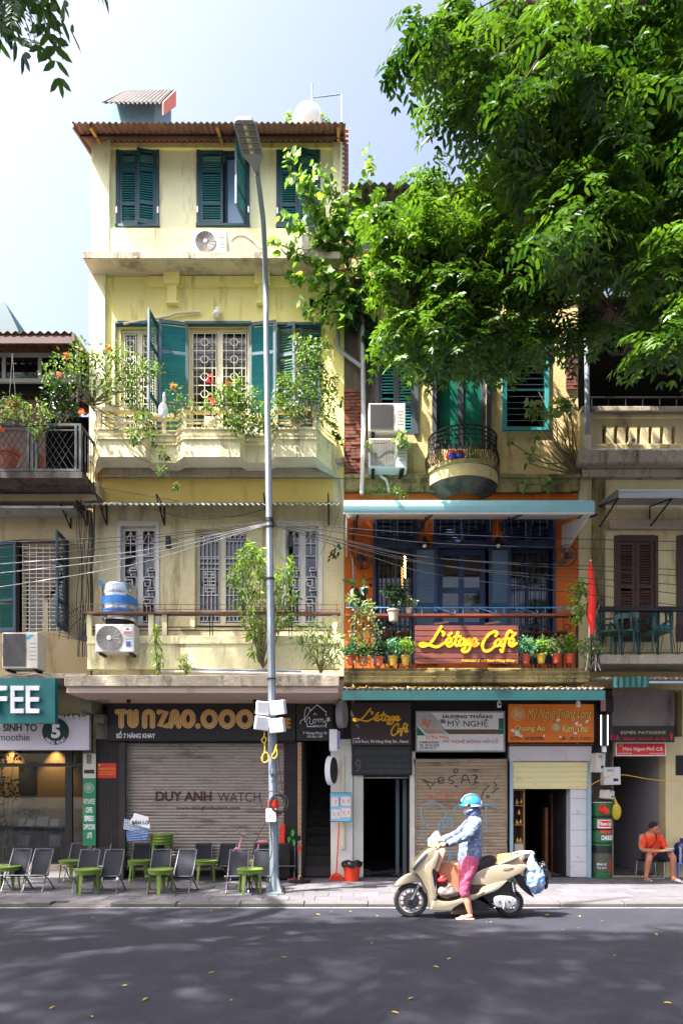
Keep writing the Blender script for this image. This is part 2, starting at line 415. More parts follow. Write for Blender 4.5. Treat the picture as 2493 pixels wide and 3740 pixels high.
m_corr_red = M('rusty corrugated iron', c(132,98,86), .6, .2, 3, .15, 30, c(86,52,40), .25, 2.5, True, metal=.2)
m_soot_shade = M('soot and underside shade', c(84,76,66), .9, .25, 3, .25, 30, c(34,31,29), .5, 2.5, True)  # soot and mould on walls; painted shade on the round balcony corbel
m_corr_grey = M('grey fibre cement sheet', c(112,108,104), .8, .15, 3, .2, 30, c(96,82,70), .3, 2.5, True)
m_corr_galv = M('galvanised corrugated sheet', c(168,172,170), .45, .15, 4, .1, 30, c(112,92,74), .22, 3, metal=.5)
m_corr_green = M('green painted corrugated sheet', c(22,84,80), .5, .15, 4, .1, 30, c(70,80,66), .18, 3)
m_blue_roof = M('pale blue painted wall', c(110,150,176), .8, .06, 2, .1)
m_teal = M('shutter dark blue green', c(38,74,88), .6, .12, 4, .08, 60, c(70,92,96), .2, 5)
m_teal_s = M('shutter slat turquoise', c(40,134,140), .45, .08, 5, .04, 60, rnd=.06)
m_teal_dk = M('shutter dark green slat', c(16,96,92), .5, .08, 5, .04, 60, rnd=.06)
m_white = M('white paint', c(226,222,212), .5, .05, 3, .05, 50, c(170,164,150), .12, 3)
m_cream_f = M('cream window paint', c(222,212,182), .55, .05, 3, .05, 50, c(170,156,120), .12, 3)
m_whitewin = M('grey white window paint', c(206,202,198), .55, .06, 3, .05, 50, c(150,142,134), .15, 3)
m_iron = M('black iron', c(38,36,38), .55, .2, 6, .1, 60, c(70,50,40), .15, 6, metal=.4)
m_brown_iron = M('rusty brown rail', c(92,62,50), .7, .2, 6, .1, 60)
m_glass_d = M('dark window glass', c(14,16,19), .05, .1, 1, spec=.8)
m_glass = glass('clear window glass')
m_dark = M('dark interior shade', c(24,22,21), .9, .2, 2)  # near-black colour puts the shade of rooms into their surfaces
m_room = M('interior plaster', c(120,110,96), .9, .1, 2)
m_orange = M('orange plaster', c(190,94,24), .85, .12, 2, .15, 40, c(140,66,20), .32, 2, True)
m_navy = M('navy blue paint', c(30,50,88), .6, .15, 4, .08, 50, c(52,62,78), .25, 5)
m_navy_s = M('blue grey slat', c(84,110,134), .5, .1, 4, .05, 50, rnd=.05)
m_ochre = M('peeling ochre plaster', c(208,184,128), .9, .12, 1.6, .3, 30, c(92,76,50), .3, 1.3, True, grime=c(226,206,156))
m_moss = M('mossy plaster', c(150,134,88), .92, .2, 2, .35, 25, c(46,42,30), .5, 1.8, True, grime=c(96,88,56))
m_ochre11 = M('yellow plaster stained', c(206,190,144), .88, .1, 1.6, .2, 35, c(120,104,66), .2, 1.4, True)
m_plas5 = M('grey ochre plaster', c(176,158,120), .88, .1, 1.6, .2, 35, c(96,82,58), .25, 1.4, True)
m_brick = M('red brick', c(118,66,50), .9, .2, 8, .4, 50, c(58,44,38), .4, 5, rnd=.25)
m_wood = M('dark stained wood', c(70,42,32), .6, .2, 5, .15, 40)
m_wood_s = M('dark wood slat', c(92,58,44), .6, .2, 5, .1, 40, rnd=.12)
m_awn = M('aqua awning sheet', c(126,174,180), .5, .06, 3, .04, 20, c(120,160,150), .15, 3)
m_awn_in = M('white awning underside', c(206,206,206), .7, .06, 3)
m_awn_grey = M('silver awning sheet', c(176,176,178), .45, .06, 3, .05, 20, metal=.3)
m_black = M('black panel', c(24,22,22), .45, .2, 4)
m_ribbed = M('brown black ribbed cladding', c(44,36,36), .6, .2, 4, .1, 30, c(66,58,54), .1, 4)
m_shut = M('grey roller shutter', c(158,147,136), .5, .06, 3, .05, 40, c(104,92,84), .36, 1.1, rnd=.03, metal=.15)
m_shut2 = M('dusty beige roller shutter', c(160,142,116), .55, .06, 3, .05, 40, c(106,88,72), .36, 1.2, rnd=.03, metal=.1)
m_shut3 = M('cream roller shutter', c(226,214,158), .5, .05, 3, .04, 40, c(180,164,110), .12, 2, rnd=.02)
m_tile = M('white wall tile', c(208,204,192), .35, .05, 3, .02, 30, c(160,150,136), .12, 3)
m_gold = M('gold letter', c(206,142,28), .4, .1, 5); m_cream_l = M('cream letter line', c(244,226,182), .5, .03)
m_wl = M('white letter', c(236,236,238), .5, .03); m_grey_l = M('grey letter', c(150,146,146), .6, .05)
m_maroon = M('maroon letter', c(70,30,32), .6, .05); m_darkl = M('dark letter', c(32,30,34), .6, .05)
m_ac = M('air conditioner white', c(192,190,186), .45, .04, 3, .02, 40, c(170,160,146), .14, 2.5, True)
m_ac2 = M('aged air conditioner beige', c(206,200,186), .5, .06, 3, .02, 40, c(140,126,108), .2, 2.5, True)
m_acg = M('fan guard grey', c(96,94,96), .5, .1)
m_pvc = M('grey plastic pipe', c(142,150,158), .5, .08, 3, .03, 30, c(100,96,90), .2, 3)
m_pvc_w = M('white plastic pipe', c(206,200,188), .5, .08, 3, .03, 30, c(120,104,88), .2, 3)
m_galv = M('galvanised pole', c(128,137,147), .5, .08, 3, .05, 20, c(128,132,134), .2, 2, True, metal=.35)
m_steel = M('bright steel', c(190,192,196), .25, .05, metal=.9)
m_chrome = M('chairs steel tube', c(104,104,110), .35, .08, metal=.85)
m_fabric = M('dark blue mesh fabric', c(27,30,40), .85, .12, 12, .1, 200)
m_stool = M('green plastic', c(98,122,48), .4, .05, 3, .02, 40)
m_stool_d = M('dark green plastic', c(88,108,40), .45, .05, 3, .02, 40)
m_asph = M('asphalt', c(41,42,54), .85, .4, 110, 1., 140, c(53,54,66), .34, .6, grime=c(34,35,45))
m_slab = M('granite paving slab', c(97,95,100), .8, .12, 4, .2, 50, c(66,64,68), .2, 3, rnd=.14)
m_joint = M('paving joint mortar', c(92,88,88), .95, .2, 6)
m_kerb = M('kerb stone', c(92,89,88), .85, .1, 3, .2, 40, c(104,96,90), .25, 3, rnd=.08)
m_gutter = M('sunlit gutter strip', c(128,126,126), .8, .2, 5, .1, 40, c(70,69,72), .34, 4)  # gutter strip: its sunlit brightness is put into the pale colour
m_ground = M('bare ground', c(96,90,84), .95, .2, .5)
m_cable = M('pale cable', c(150,150,152), .5, .05); m_cable_d = M('dark cable', c(34,34,38), .6, .05)
m_bark = M('bark', c(86,72,60), .9, .2, 8, .4, 30); m_twig = M('green brown twig', c(110,98,66), .8, .2, 8)
m_leaf = leafmat('tree leaf', c(16,50,20), c(102,140,48), .29, .32)
m_leaf_d = leafmat('shade tree leaf', c(20,60,22), c(96,138,36), .35, .2)
m_leaf_fic = leafmat('wall fig leaf', c(48,94,38), c(142,178,86), .35, .42)
m_leaf_bal = leafmat('climber leaf', c(36,72,30), c(120,150,70), .45, .32)
m_leaf_lem = leafmat('lemon leaf', c(52,98,36), c(150,184,70), .4, .4)
m_leaf_pale = leafmat('variegated leaf', c(70,108,58), c(150,168,112), .45, .35)
m_leaf_blue = leafmat('blue green leaf', c(40,104,80), c(116,168,130), .45, .3)
m_leaf_dk = leafmat('dark shrub leaf', c(16,42,20), c(50,90,40), .4, .25)
m_petal = leafmat('coral petal', c(226,104,74), c(250,150,112), .6, .4)
m_petal_r = leafmat('crimson petal', c(206,30,70), c(240,70,110), .6, .4)
m_terra = M('terracotta', c(168,86,56), .85, .12, 6, .1, 40); m_pot_r = M('red orange pot', c(160,58,38), .5, .06); m_pot_y = M('yellow pot', c(176,142,44), .5, .06); m_pot_w = M('pale clay pot', c(196,176,156), .8, .08)
m_red = M('red plastic', c(222,58,30), .42, .05, 3); m_redcloth = M('red cloth', c(222,40,22), .75, .05, 6)
m_skin = M('skin', c(206,150,118), .55, .06, 8, .04, 60); m_skin2 = M('tanned skin', c(178,118,88), .55, .07, 8, .04, 60)
m_hair = M('cropped black hair', c(34,30,30), .8, .2, 60, .4, 250)
random.seed(11)
ROADZ = -0.07
KY = gy(3298)                 # front edge of kerb
tag(MB().box(-400, 400, -300, 300, -.5, -.3).build('ground', m_ground), 'bare earth under the street', None, kind='structure')
tag(MB().add([(-200,-60,ROADZ),(200,-60,ROADZ),(200,KY+.02,ROADZ),(-200,KY+.02,ROADZ)], [(0,1,2,3)]).build('road', m_asph), 'dark asphalt road', None, kind='structure')
tag(MB().add([(-60,KY-.085,ROADZ+.004),(60,KY-.085,ROADZ+.004),(60,KY-.01,ROADZ+.004),(-60,KY-.01,ROADZ+.004)], [(0,1,2,3)]).build('gutter_strip', m_gutter), 'pale strip for the sunlit gutter along the kerb', None, kind='structure')
kerb = tag(MB().box(-60, 60, KY+.02, KY+.16, -.3, -.03).build('kerb', m_joint), 'stone kerb at the road edge', None, kind='structure')
kxs = []; x = -9.0
while x < 9: kxs.append((x, x+.93)); x += .94
for a, b in kxs:
    h = 0.0
    pa = CX+a/sc(KY)
    if 130 < pa < 330: h = -.035            # dropped kerb
    if 150 < CX+(a+.46)/sc(KY) < 235: continue
    m = MB().prismx([(KY+.012, -.12), (KY+.17, -.12), (KY+.17, .002+h), (KY+.02, .002+h), (KY, -.02+h)], a+.004, b-.004)
    m.build('kerb_stone', m_kerb, kerb, bevel=.006, loc=(0, random.uniform(-.006, .006), random.uniform(-.004, .004)))
# broken kerb opening with a storm drain mouth
k0, k1 = wx(178, KY), wx(228, KY)
MB().box(k0-.35, k1-.18, KY, KY+.17, -.12, .004).build('kerb_stone', m_kerb, kerb, bevel=.01)
MB().add([(k1-.02, KY, -.068), (k1+.6, KY-.05, -.066), (k1+.75, KY+.16, .006), (k1+.06, KY+.2, .012), (k1+.06, KY+.2, -.1), (k1-.02, KY, -.1), (k1+.75, KY+.16, -.1), (k1+.6, KY-.05, -.1)],
         [(0,1,2,3), (5,0,3,4), (0,5,7,1), (1,7,6,2)]).build('kerb_stone', m_kerb, kerb)
pave = tag(MB().box(-60, 60, KY+.16, 14, -.3, -.012).build('pavement', m_joint), 'stone paved sidewalk', None, kind='structure')
me = MB()
q = .003
me.add([(0,0,-.03),(.392,0,-.03),(.392,.392,-.03),(0,.392,-.03),(0,0,-q),(.392,0,-q),(.392,.392,-q),(0,.392,-q),(q,q,0),(.392-q,q,0),(.392-q,.392-q,0),(q,.392-q,0)],
       [(0,1,5,4),(1,2,6,5),(2,3,7,6),(3,0,4,7),(4,5,9,8),(5,6,10,9),(6,7,11,10),(7,4,8,11),(8,9,10,11)])
slab = me.mesh('paving_slab', m_slab)
y = KY+.175; r_ = 0
while y < 1.2:
    nx = 17 if y < 0 else 16
    for i in range(-nx, nx):
        if y > 0 and (i % 1): continue
        obj('paving_slab', slab, pave, (i*.4+(.2 if r_ % 2 else 0), y, random.uniform(-.004, .002)), (random.gauss(0, .004), random.gauss(0, .004), 0))
    y += .4; r_ += 1
# ================================================================ shared house pieces
def hshell(root, x0, x1, z1, mat, dep=9.0, floors=(), y0=.25, roofz=None):
    m = MB()
    m.box(x0, x0+.18, y0, dep, 0, z1); m.box(x1-.18, x1, y0, dep, 0, z1); m.box(x0+.18, x1-.18, dep-.2, dep, 0, z1)
    m.build('party_wall', mat, root)
    for z in floors: MB().box(x0+.19, x1-.19, y0+.002, dep-.21, z-.12, z).build('floor_slab', m_room, root)
_sl = {}
def slatmesh(wd, dp, th, mat, tilt):
    k = (round(wd, 3), dp, th, mat.name, tilt)
    if k not in _sl:
        m = MB(); m.box(-wd/2, wd/2, -dp/2, dp/2, -th/2, th/2); me = m.mesh('slat', mat)
        me.transform(Matrix.Rotation(R(tilt), 4, 'X')); _sl[k] = me
    return _sl[k]
def shutter(root, x, Y, z0, z1, wd, ang=0, side=1, fm=None, sm=None, pitch=.046, rails=(.28, .72), st=.055, t=.04, missing=0):
    """louvred leaf hinged at (x,Y); side=+1 the leaf extends to +x"""
    fm = fm or m_teal; sm = sm or m_teal_s; h = z1-z0; a, b = (0, wd) if side > 0 else (-wd, 0)
    m = MB(); m.box(a, a+st, 0, t, 0, h); m.box(b-st, b, 0, t, 0, h)
    zs = [0, .08]+[v for r in rails for v in (h*r-.03, h*r+.03)]+[h-.07, h]
    for i in range(0, len(zs), 2): m.box(a+st, b-st, .002, t-.002, zs[i], zs[i+1])
    s = m.build('shutter', fm, root, loc=(x, Y, z0), rot=(0, 0, R(ang)), bevel=.003)
    me = slatmesh(wd-2*st-.004, .06, .007, sm, 52)
    for i in range(1, len(zs)-1, 2):
        z = zs[i]+pitch*.5
        while z < zs[i+1]-.02:
            if not (missing and random.random() < missing):
                obj('slat', me, s, ((a+b)/2, t/2, z), (random.gauss(0, .02), 0, 0), local=True)
            z += pitch
    return s
def casement(root, x0, x1, z0, z1, Y, cols=2, rows=1, fm=None, gm=None, fw=.05, mw=.035, t=.05, name='window', rowz=None):
    fm = fm or m_white; gm = gm or m_glass_d; m = MB()
    m.box(x0, x0+fw, Y, Y+t, z0, z1); m.box(x1-fw, x1, Y, Y+t, z0, z1); m.box(x0+fw, x1-fw, Y, Y+t, z1-fw, z1); m.box(x0+fw, x1-fw, Y, Y+t, z0, z0+fw)
    xs = [x0+fw+(x1-x0-2*fw)*i/cols for i in range(cols+1)]; zs = [z0+fw+(z1-z0-2*fw)*i/rows for i in range(rows+1)]
    if rowz: zs = [z0+fw]+[z0+(z1-z0)*r for r in rowz]+[z1-fw]
    for x in xs[1:-1]: m.box(x-mw/2, x+mw/2, Y+.005, Y+t-.005, z0+fw, z1-fw)
    for z in zs[1:-1]:
        for i in range(cols): m.box(xs[i]+(mw/2 if i else 0), xs[i+1]-(mw/2 if i < cols-1 else 0), Y+.008, Y+t-.008, z-mw/2, z+mw/2)
    o = m.build(name, fm, root)
    for i in range(cols):
        for j in range(len(zs)-1):
            MB().box(xs[i]+.002, xs[i+1]-.002, Y+t*.5, Y+t*.5+.006, zs[j]+.002, zs[j+1]-.002).build('pane', gm, o)
    return o
def roller(root, a, b, c_, d, Y, pitch_px, mat, name='roller_shutter'):
    x0, x1 = wx(a,Y), wx(c_,Y); z0, z1 = wz(d,Y), wz(b,Y); p = pitch_px*sc(Y); n = int((z1-z0)/p); p = (z1-z0)/n
    o = MB().box(x0-.05, x1+.05, Y+.02, Y+.05, z0, z1).build(name, mat, root)
    for q in (x0-.05, x1): MB().box(q, q+.05, Y-.03, Y+.018, z0, z1).build('guide_rail', mat, o)
    pr = [(0, 0), (-.006, p*.12), (-.012, p*.35), (-.013, p*.6), (-.007, p*.86), (.001, p*.97), (.012, p*.97), (.012, 0)]
    me = MB().prismx([(y, z) for y, z in pr], 0, x1-x0).mesh('slat', mat)
    for i in range(n): obj('slat', me, o, (x0, Y, z0+i*p))
    MB().box(x0, x1, Y-.01, Y+.03, z0-.03, z0-.001).build('bottom_bar', mat, o)
    return o
def bracket(root, px, py0, py1, Y0, Y1, mat=None, name='bracket'):
    a = P(px, py0, Y0); zt = a.z; x = a.x; zb = wz(py1, Y0); m = MB()
    m.tube([(x, Y0, zt), (x, Y1, zt)], .014, 6); m.tube([(x, Y0, zb), (x, Y1, zt)], .014, 6); m.tube([(x, Y0, zb), (x, Y0, zt)], .014, 6)
    k = .55; m.tube([(x, Y0+(Y1-Y0)*.4, zt), (x, Y0+(Y1-Y0)*.4, zb+(zt-zb)*.4)], .01, 5)
    return m.build(name, mat or m_iron, root)
def acunit(name, label, a, b, c_, d, Y, dep=.3, mat=None, fan='round', fanx=.38, group=None, logo=None, stand=False):
    x0, x1, z0, z1 = hp(a, b, c_, d, Y); mat = mat or m_ac; w_, h_ = x1-x0, z1-z0
    t = thing(name, label, 'air conditioner', ((x0+x1)/2, Y+dep/2, z0), group)
    MB().box(x0, x1, Y, Y+dep, z0, z1).build('casing', mat, t, bevel=.012)
    fx, fz = x0+w_*fanx, z0+h_*.5; r = min(w_*.36, h_*.45)
    if fan == 'round':
        MB().lathe([(r, 0), (r, .004), (r*.9, .006)], (fx, Y-.008, fz), 36, 'y').build('fan_recess', m_acg, t)
        g = MB()
        for k in range(9): g.torus((fx, Y-.012, fz), r*(.2+.1*k), .004, 'y', 36, 5)
        for k in range(16):
            q = k*math.pi/8; g.tube([(fx+math.cos(q)*r*.18, Y-.015, fz+math.sin(q)*r*.18), (fx+math.cos(q+.35)*r, Y-.015, fz+math.sin(q+.35)*r)], .003, 4)
        gg = g.build('fan_guard', M('fan guard light', c(150,144,140), .5), t)
        MB().lathe([(r*.2, 0), (r*.18, -.008), (.002, -.01)], (fx, Y-.014, fz), 20, 'y').build('hub_cap', mat, gg)
    else:
        g = MB(); x2 = x0+w_*.66
        MB().box(x0+.03, x2, Y-.006, Y-.001, z0+.04, z1-.03).build('fan_recess', M('coil dark grey', c(112,106,100), .6, .15, 10), t)
        n = 26
        for k in range(n+1): z = z0+.04+(h_-.07)*k/n; g.box(x0+.03, x2, Y-.014, Y-.009, z-.002, z+.002)
        for k in range(9): x = x0+.03+(x2-x0-.03)*k/8; g.box(x-.003, x+.003, Y-.012, Y-.007, z0+.04, z1-.03)
        g.torus((fx-.03, Y-.008, fz), r*.95, .004, 'y', 36, 5)
        g.build('fan_guard', m_acg if fan == 'grid' else M('fan guard pale', c(176,172,164), .5), t)
    for k in range(5): MB().box(x0+w_*.78, x1-.03, Y-.004, Y-.001, z0+h_*(.25+.11*k), z0+h_*(.25+.11*k)+.006).build('side_louvre', m_acg, t)
    MB().box(x0+.05, x0+.1, Y+.02, Y+dep-.02, z0-.04, z0-.001).build('foot', m_iron, t); MB().box(x1-.1, x1-.05, Y+.02, Y+dep-.02, z0-.04, z0-.001).build('foot', m_iron, t)
    if logo: logo(t, x0, x1, z0, z1, Y)
    return t
# ================================================================ number 7: tall pale yellow house
h7 = thing('yellow_house', 'tall narrow pale yellow house with teal louvred shutters and flower balcony', 'house', (wx(793), 0, 0))
X0, X1 = wx(338), wx(1256)
hshell(h7, X0, X1, wz(505), m_yel_mid, floors=(wz(2450), wz(1745), wz(950), wz(490)), y0=.34)
# ---- top storey
tw = [hp(428,548,578,822,.1), hp(722,548,908,820,.1), hp(1013,553,1165,825,.1)]
wallholes(X0, X1, wz(935,.1), wz(480,.1), .1, tw, .23).build('wall', m_yel_top, h7)
MB().box(X0-.02, wx(400), -.02, .098, wz(925), wz(500)).build('pilaster', m_yel_top, h7, bevel=.006)
MB().box(wx(1215), X1, -.02, .098, wz(925), wz(520)).build('pilaster', m_yel_top, h7, bevel=.006)
MB().box(wx(400)+.002, wx(1215)-.002, 0, .098, wz(925), wz(832)).build('parapet_band', m_yel_top, h7, bevel=.006)
MB().box(wx(400)+.002, wx(1215)-.002, .04, .098, wz(530), wz(512)).build('cornice_strip', m_yel_mid, h7)
for i, (x0, x1, z0, z1) in enumerate(tw):
    fr = MB(); f = .045
    fr.box(x0-.02, x0+f, .075, .2, z0, z1); fr.box(x1-f, x1+.02, .075, .2, z0, z1); fr.box(x0-.02, x1+.02, .075, .2, z1-.002, z1+f); fr.box(x0-.03, x1+.03, .06, .2, z0-f, z0-.002)
    wn = fr.build('window_frame', m_teal, h7)
    hw = (x1-x0-2*f)/2
    if i == 1:
        shutter(h7, x0+f, .085, z0, z1-.004, hw, 0, 1)
        shutter(h7, x1-f+.01, .085, z0, z1-.004, hw, 74, -1)
        casement(h7, x0+f+hw+.01, x1-f, z0+.01, z1-.01, .2, 1, 1, m_teal, M('pale blue net curtain glass', c(132,166,206), .25, .06, 3))
    else:
        shutter(h7, x0+f, .085, z0, z1-.004, hw, 0, 1)
        shutter(h7, x1-f, .085, z0, z1-.004, hw, 9 if i == 0 else 14, -1)
    for q in (x0, x1):
        for zq in (z0+.2, z1-.32): MB().box(q-.012, q+.012, .058, .073, zq, zq+.12).build('hinge', m_steel, h7)
# ---- roof and eaves
ye = -.55; ze = wz(446, ye); slope = .36
rf = corr(wx(262,ye), wx(1262,ye), ye, ze, 3.0, ze+.43*(3.0-ye), .11, .015, .006, 8)
roof = rf.build('roof', m_corr_red, h7, smooth=True, ang=80)
corr(wx(262,ye), wx(1262,ye), 3.002, ze+.43*(3.0-ye), 9.2, ze+.43*(3.0-ye)-2.2, .11, .015, .006, 8).build('roof_slope', m_corr_red, roof, smooth=True, ang=80)
MB().box(wx(400), wx(1215), -.02, .06, wz(512), wz(500)).build('wall_plate', m_wood, h7)
for px in (345, 800, 1235):
    x = wx(px, -.3); z = ze+.43*.1
    MB().obox((x-.025, ye+.06, z-.09), (.05, 0, 0), (0, .75, .75*.43), (0, 0, .07)).build('rafter', M('pale rafter wood', c(186,140,72), .8, .15, 6), roof)
MB().box(wx(290,-.2), wx(1255,-.2), -.24, -.2, ze+.43*.33-.075, ze+.43*.33-.03).build('purlin', m_wood, roof)
# rake board on the left and hanging side sheet on the right
MB().add([(wx(262,ye)+.0, ye, ze-.03), (wx(262,ye), 2.5, ze+.43*3.05-.03), (wx(262,ye), 2.5, ze+.43*3.05-.16), (wx(262,ye), ye, ze-.09),
          (wx(262,ye)+.03, ye, ze-.03), (wx(262,ye)+.03, 2.5, ze+.43*3.05-.03), (wx(262,ye)+.03, 2.5, ze+.43*3.05-.16), (wx(262,ye)+.03, ye, ze-.09)],
         [(0,1,2,3),(7,6,5,4),(0,3,7,4),(3,2,6,7),(0,4,5,1)]).build('rake_board', m_corr_red, roof)
cs = corr(0, wz(470)-wz(690), -.02, wx(1250), -.02, wx(1272), .09, .01, .004, 6)
cs.v = [(z, y, wz(690)+x) for x, y, z in [(a, b_, cc) for a, b_, cc in cs.v]]
cs.build('side_sheet', m_corr_red, h7)
MB().tube([P(1243,520,-.06), P(1243,915,-.06)], .03, 8).build('downpipe', m_cream_f, h7, smooth=True)
# ---- concrete slab above second storey
ys = -.44
MB().prismx([(ys, wz(945,ys)), (ys, wz(924,ys)), (.0, wz(924,ys)+.02), (.0, wz(1010))], wx(305,ys), wx(1240,ys)).build('slab', m_soffit_w, h7)
MB().box(wx(303,ys), wx(1242,ys), ys-.02, ys-.002, wz(946,ys), wz(921,ys)).build('slab_edge', m_conc, h7, bevel=.006)
MB().box(wx(305,ys), wx(1240,ys), ys+.001, .0, wz(924,ys)+.012, wz(924,ys)+.03).build('slab_top', m_conc, h7)
# ---- second storey (flower balcony)
dw = [hp(440,1195,570,1600), hp(690,1190,910,1600), hp(1075,1200,1170,1560), hp(1130,1085,1165,1125)]
wallholes(X0, X1, wz(1745), wz(1005), 0, dw, .23).build('wall', m_yel_mid, h7)
MB().box(X0-.04, wx(388), -.06, -.002, wz(1670), wz(1010)).build('pilaster', m_yel_top, h7, bevel=.006)
MB().box(wx(1195), X1, -.05, -.002, wz(1700), wz(1010)).build('pilaster', m_yel_mid, h7, bevel=.006)
for px in (632, 960):
    m = MB(); m.box(wx(px-28), wx(px+28), -.14, -.002, wz(1050), wz(1012)); m.box(wx(px-17), wx(px+17), -.08, -.002, wz(1110), wz(1050)-.001); m.box(wx(px-22), wx(px+22), -.1, -.002, wz(1119), wz(1110)-.001)
    m.build('corbel', m_yel_mid, h7, bevel=.008)
MB().box(wx(540), wx(1060), -.05, -.002, wz(1052), wz(1014)).build('cornice_strip', m_yel_mid, h7, bevel=.006)
def lintel(a, b, y): MB().box(wx(a), wx(b), -.09, -.002, wz(y+10), wz(y)).build('lintel', m_teal, h7, bevel=.004)
lintel(425, 585, 1184); lintel(678, 918, 1184); lintel(1012, 1172, 1188)
# grille doors
def grille_door(x0, x1, z0, z1, Y):
    o = casement(h7, x0, x1, z0, z1, Y+.06, 2, 1, m_cream_f, m_glass_d, .05, .09, .05, 'french_door')
    g = MB(); mid = (x0+x1)/2
    for a, b in ((x0+.07, mid-.06), (mid+.06, x1-.07)):
        cxx = (a+b)/2; zz = z1-.1
        g.tube([(a, Y+.03, z0), (a, Y+.03, zz)], .008, 5); g.tube([(b, Y+.03, z0), (b, Y+.03, zz)], .008, 5); g.tube([(cxx, Y+.03, z0), (cxx, Y+.03, zz)], .007, 5)
        for k in range(7):
            z = zz-k*.33
            if z < z0: break
            g.tube([(a, Y+.03, z), (b, Y+.03, z)], .008, 5)
            if z-.17 > z0: g.torus((cxx, Y+.028, z-.165), .07, .008, 'y', 16, 5); g.tube([(a, Y+.028, z-.165), (cxx-.07, Y+.028, z-.165)], .006, 4); g.tube([(cxx+.07, Y+.028, z-.165), (b, Y+.028, z-.165)], .006, 4)
        for q in ((2*a+cxx)/3, (2*b+cxx)/3): g.tube([(q, Y+.026, z0), (q, Y+.026, zz)], .005, 4)
    g.build('grille', m_cream_f, o)
for h in dw[:3]: grille_door(h[0], h[1], h[2]+.02, h[3]-.02, 0)
MB().pb(1131, 1086, 1164, 1124, .05, .03).build('vent', m_dark, h7)
zb = wz(1600); zt = wz(1190)
shutter(h7, wx(428), -.03, zb, zt, .42, 100, 1, pitch=.052); shutter(h7, wx(582), -.03, zb, zt, .42, 83, -1, pitch=.052)
shutter(h7, wx(690), -.03, zb, zt+.02, .54, 190, 1, pitch=.052); shutter(h7, wx(912), -.03, zb, zt+.02, .52, 172, -1, pitch=.052)
shutter(h7, wx(1012), -.03, zb, zt, .36, -16, 1, m_teal, m_teal_dk, pitch=.052); shutter(h7, wx(1172), -.03, zb, zt, .40, 4, -1, m_teal, m_teal_dk, pitch=.052)
# lamp and loose pipe on the wall
lm = MB().ell((wx(796), -.12, wz(1167)), (.09, .09, .065)).build('wall_lamp', m_white, h7, smooth=True)
MB().box(wx(790), wx(803), -.1, -.002, wz(1152), wz(1134)).build('lamp_mount', m_white, lm)
MB().tube(smoothpts([P(450,1182,-.08), P(600,1158,-.06), P(640,1145,-.05), P(730,1138,-.04)], 6), .022, 8).build('conduit', m_cream_f, h7, smooth=True)
# balcony: solid base with three bays, open balustrade above
yb = -.68; bays = [(345,535), (655,880), (990,1158)]
def balc_line(off=0., dep=0.):
    pts = []; yi = yb+.2
    pts.append((wx(340,-.02), -.02))
    for a, b in bays: pts += [(wx(a-8,yi)-.02, yi+off), (wx(a+14,yb), yb+off), (wx(b-4,yb), yb+off), (wx(b+16,yi), yi+off)]
    pts.append((wx(1238,-.02), -.02)); return pts
L0 = balc_line()
L0[1] = (wx(345,yb)-.03, yb+.16)
zt0, zt1 = wz(1570,yb), wz(1668,yb)
def band(name, z0, z1, grow, mat, th=.12, y=0):
    o_ = [(x, yy-grow if yy < -.1 else yy) for x, yy in L0]; i_ = [(x, min(yy+th, -.021)) for x, yy in L0]
    m = MB()
    for k in range(len(o_)-1):
        (xa, ya), (xb, yb_) = o_[k], o_[k+1]; (xc, yc), (xd, yd) = i_[k], i_[k+1]
        vs = [(xa,ya,z0),(xb,yb_,z0),(xd,yd,z0),(xc,yc,z0),(xa,ya,z1),(xb,yb_,z1),(xd,yd,z1),(xc,yc,z1)]
        m.add(vs, [(3,2,1,0),(4,5,6,7),(0,1,5,4),(2,3,7,6)])
    return m.build(name, mat, h7)
bal = band('balcony_wall', zt1, zt0, 0, m_balc)
band('balcony_moulding', wz(1606,yb), wz(1600,yb), .03, m_balc); band('balcony_moulding', wz(1592,yb), wz(1586,yb), .022, m_balc); band('balcony_moulding', zt0-.001, zt0+.035, .03, m_balc)
band('balcony_rail', wz(1500,yb), wz(1486,yb), .015, m_balc)
for a, b in bays:
    for px in (a+16, b-10): MB().box(wx(px-7,yb), wx(px+7,yb), yb+.002, yb+.09, zt0+.035, wz(1500,yb)).build('baluster_post', m_balc, bal)
    cxm = (a+b)/2
    MB().box(wx(cxm-20,yb), wx(cxm+20,yb), yb+.005, yb+.07, wz(1548,yb), wz(1519,yb)).build('baluster_block', m_balc, bal, bevel=.005)
    for u in (-5, 5): MB().box(wx(cxm+u-2.5,yb), wx(cxm+u+2.5,yb), yb+.02, yb+.06, zt0+.035, wz(1548,yb)).build('baluster', m_balc, bal)
    for py in (1528, 1540): MB().box(wx(a+24,yb), wx(b-18,yb), yb+.03, yb+.055, wz(py+3,yb), wz(py-2,yb)).build('balustrade_bar', m_balc, bal)
for k in range(len(L0)-1):
    (xa, ya), (xb, yb_) = L0[k], L0[k+1]
    if abs(ya-yb_) > .05 and k not in ():
        for z in (wz(1528,yb), wz(1543,yb)): MB().tube([(xa, ya+.05, z), (xb, yb_+.05, z)], .018, 6).build('balustrade_bar', m_balc, bal)
    elif ya > yb+.1:
        for z in (wz(1525,yb), wz(1545,yb)): MB().tube([(xa, ya+.05, z), (xb, yb_+.05, z)], .018, 6).build('balustrade_bar', m_balc, bal)
        xm = (xa+xb)/2; MB().box(xm-.03, xm+.03, ya+.01, ya+.08, zt0+.035, wz(1500,yb)).build('baluster_post', m_balc, bal)
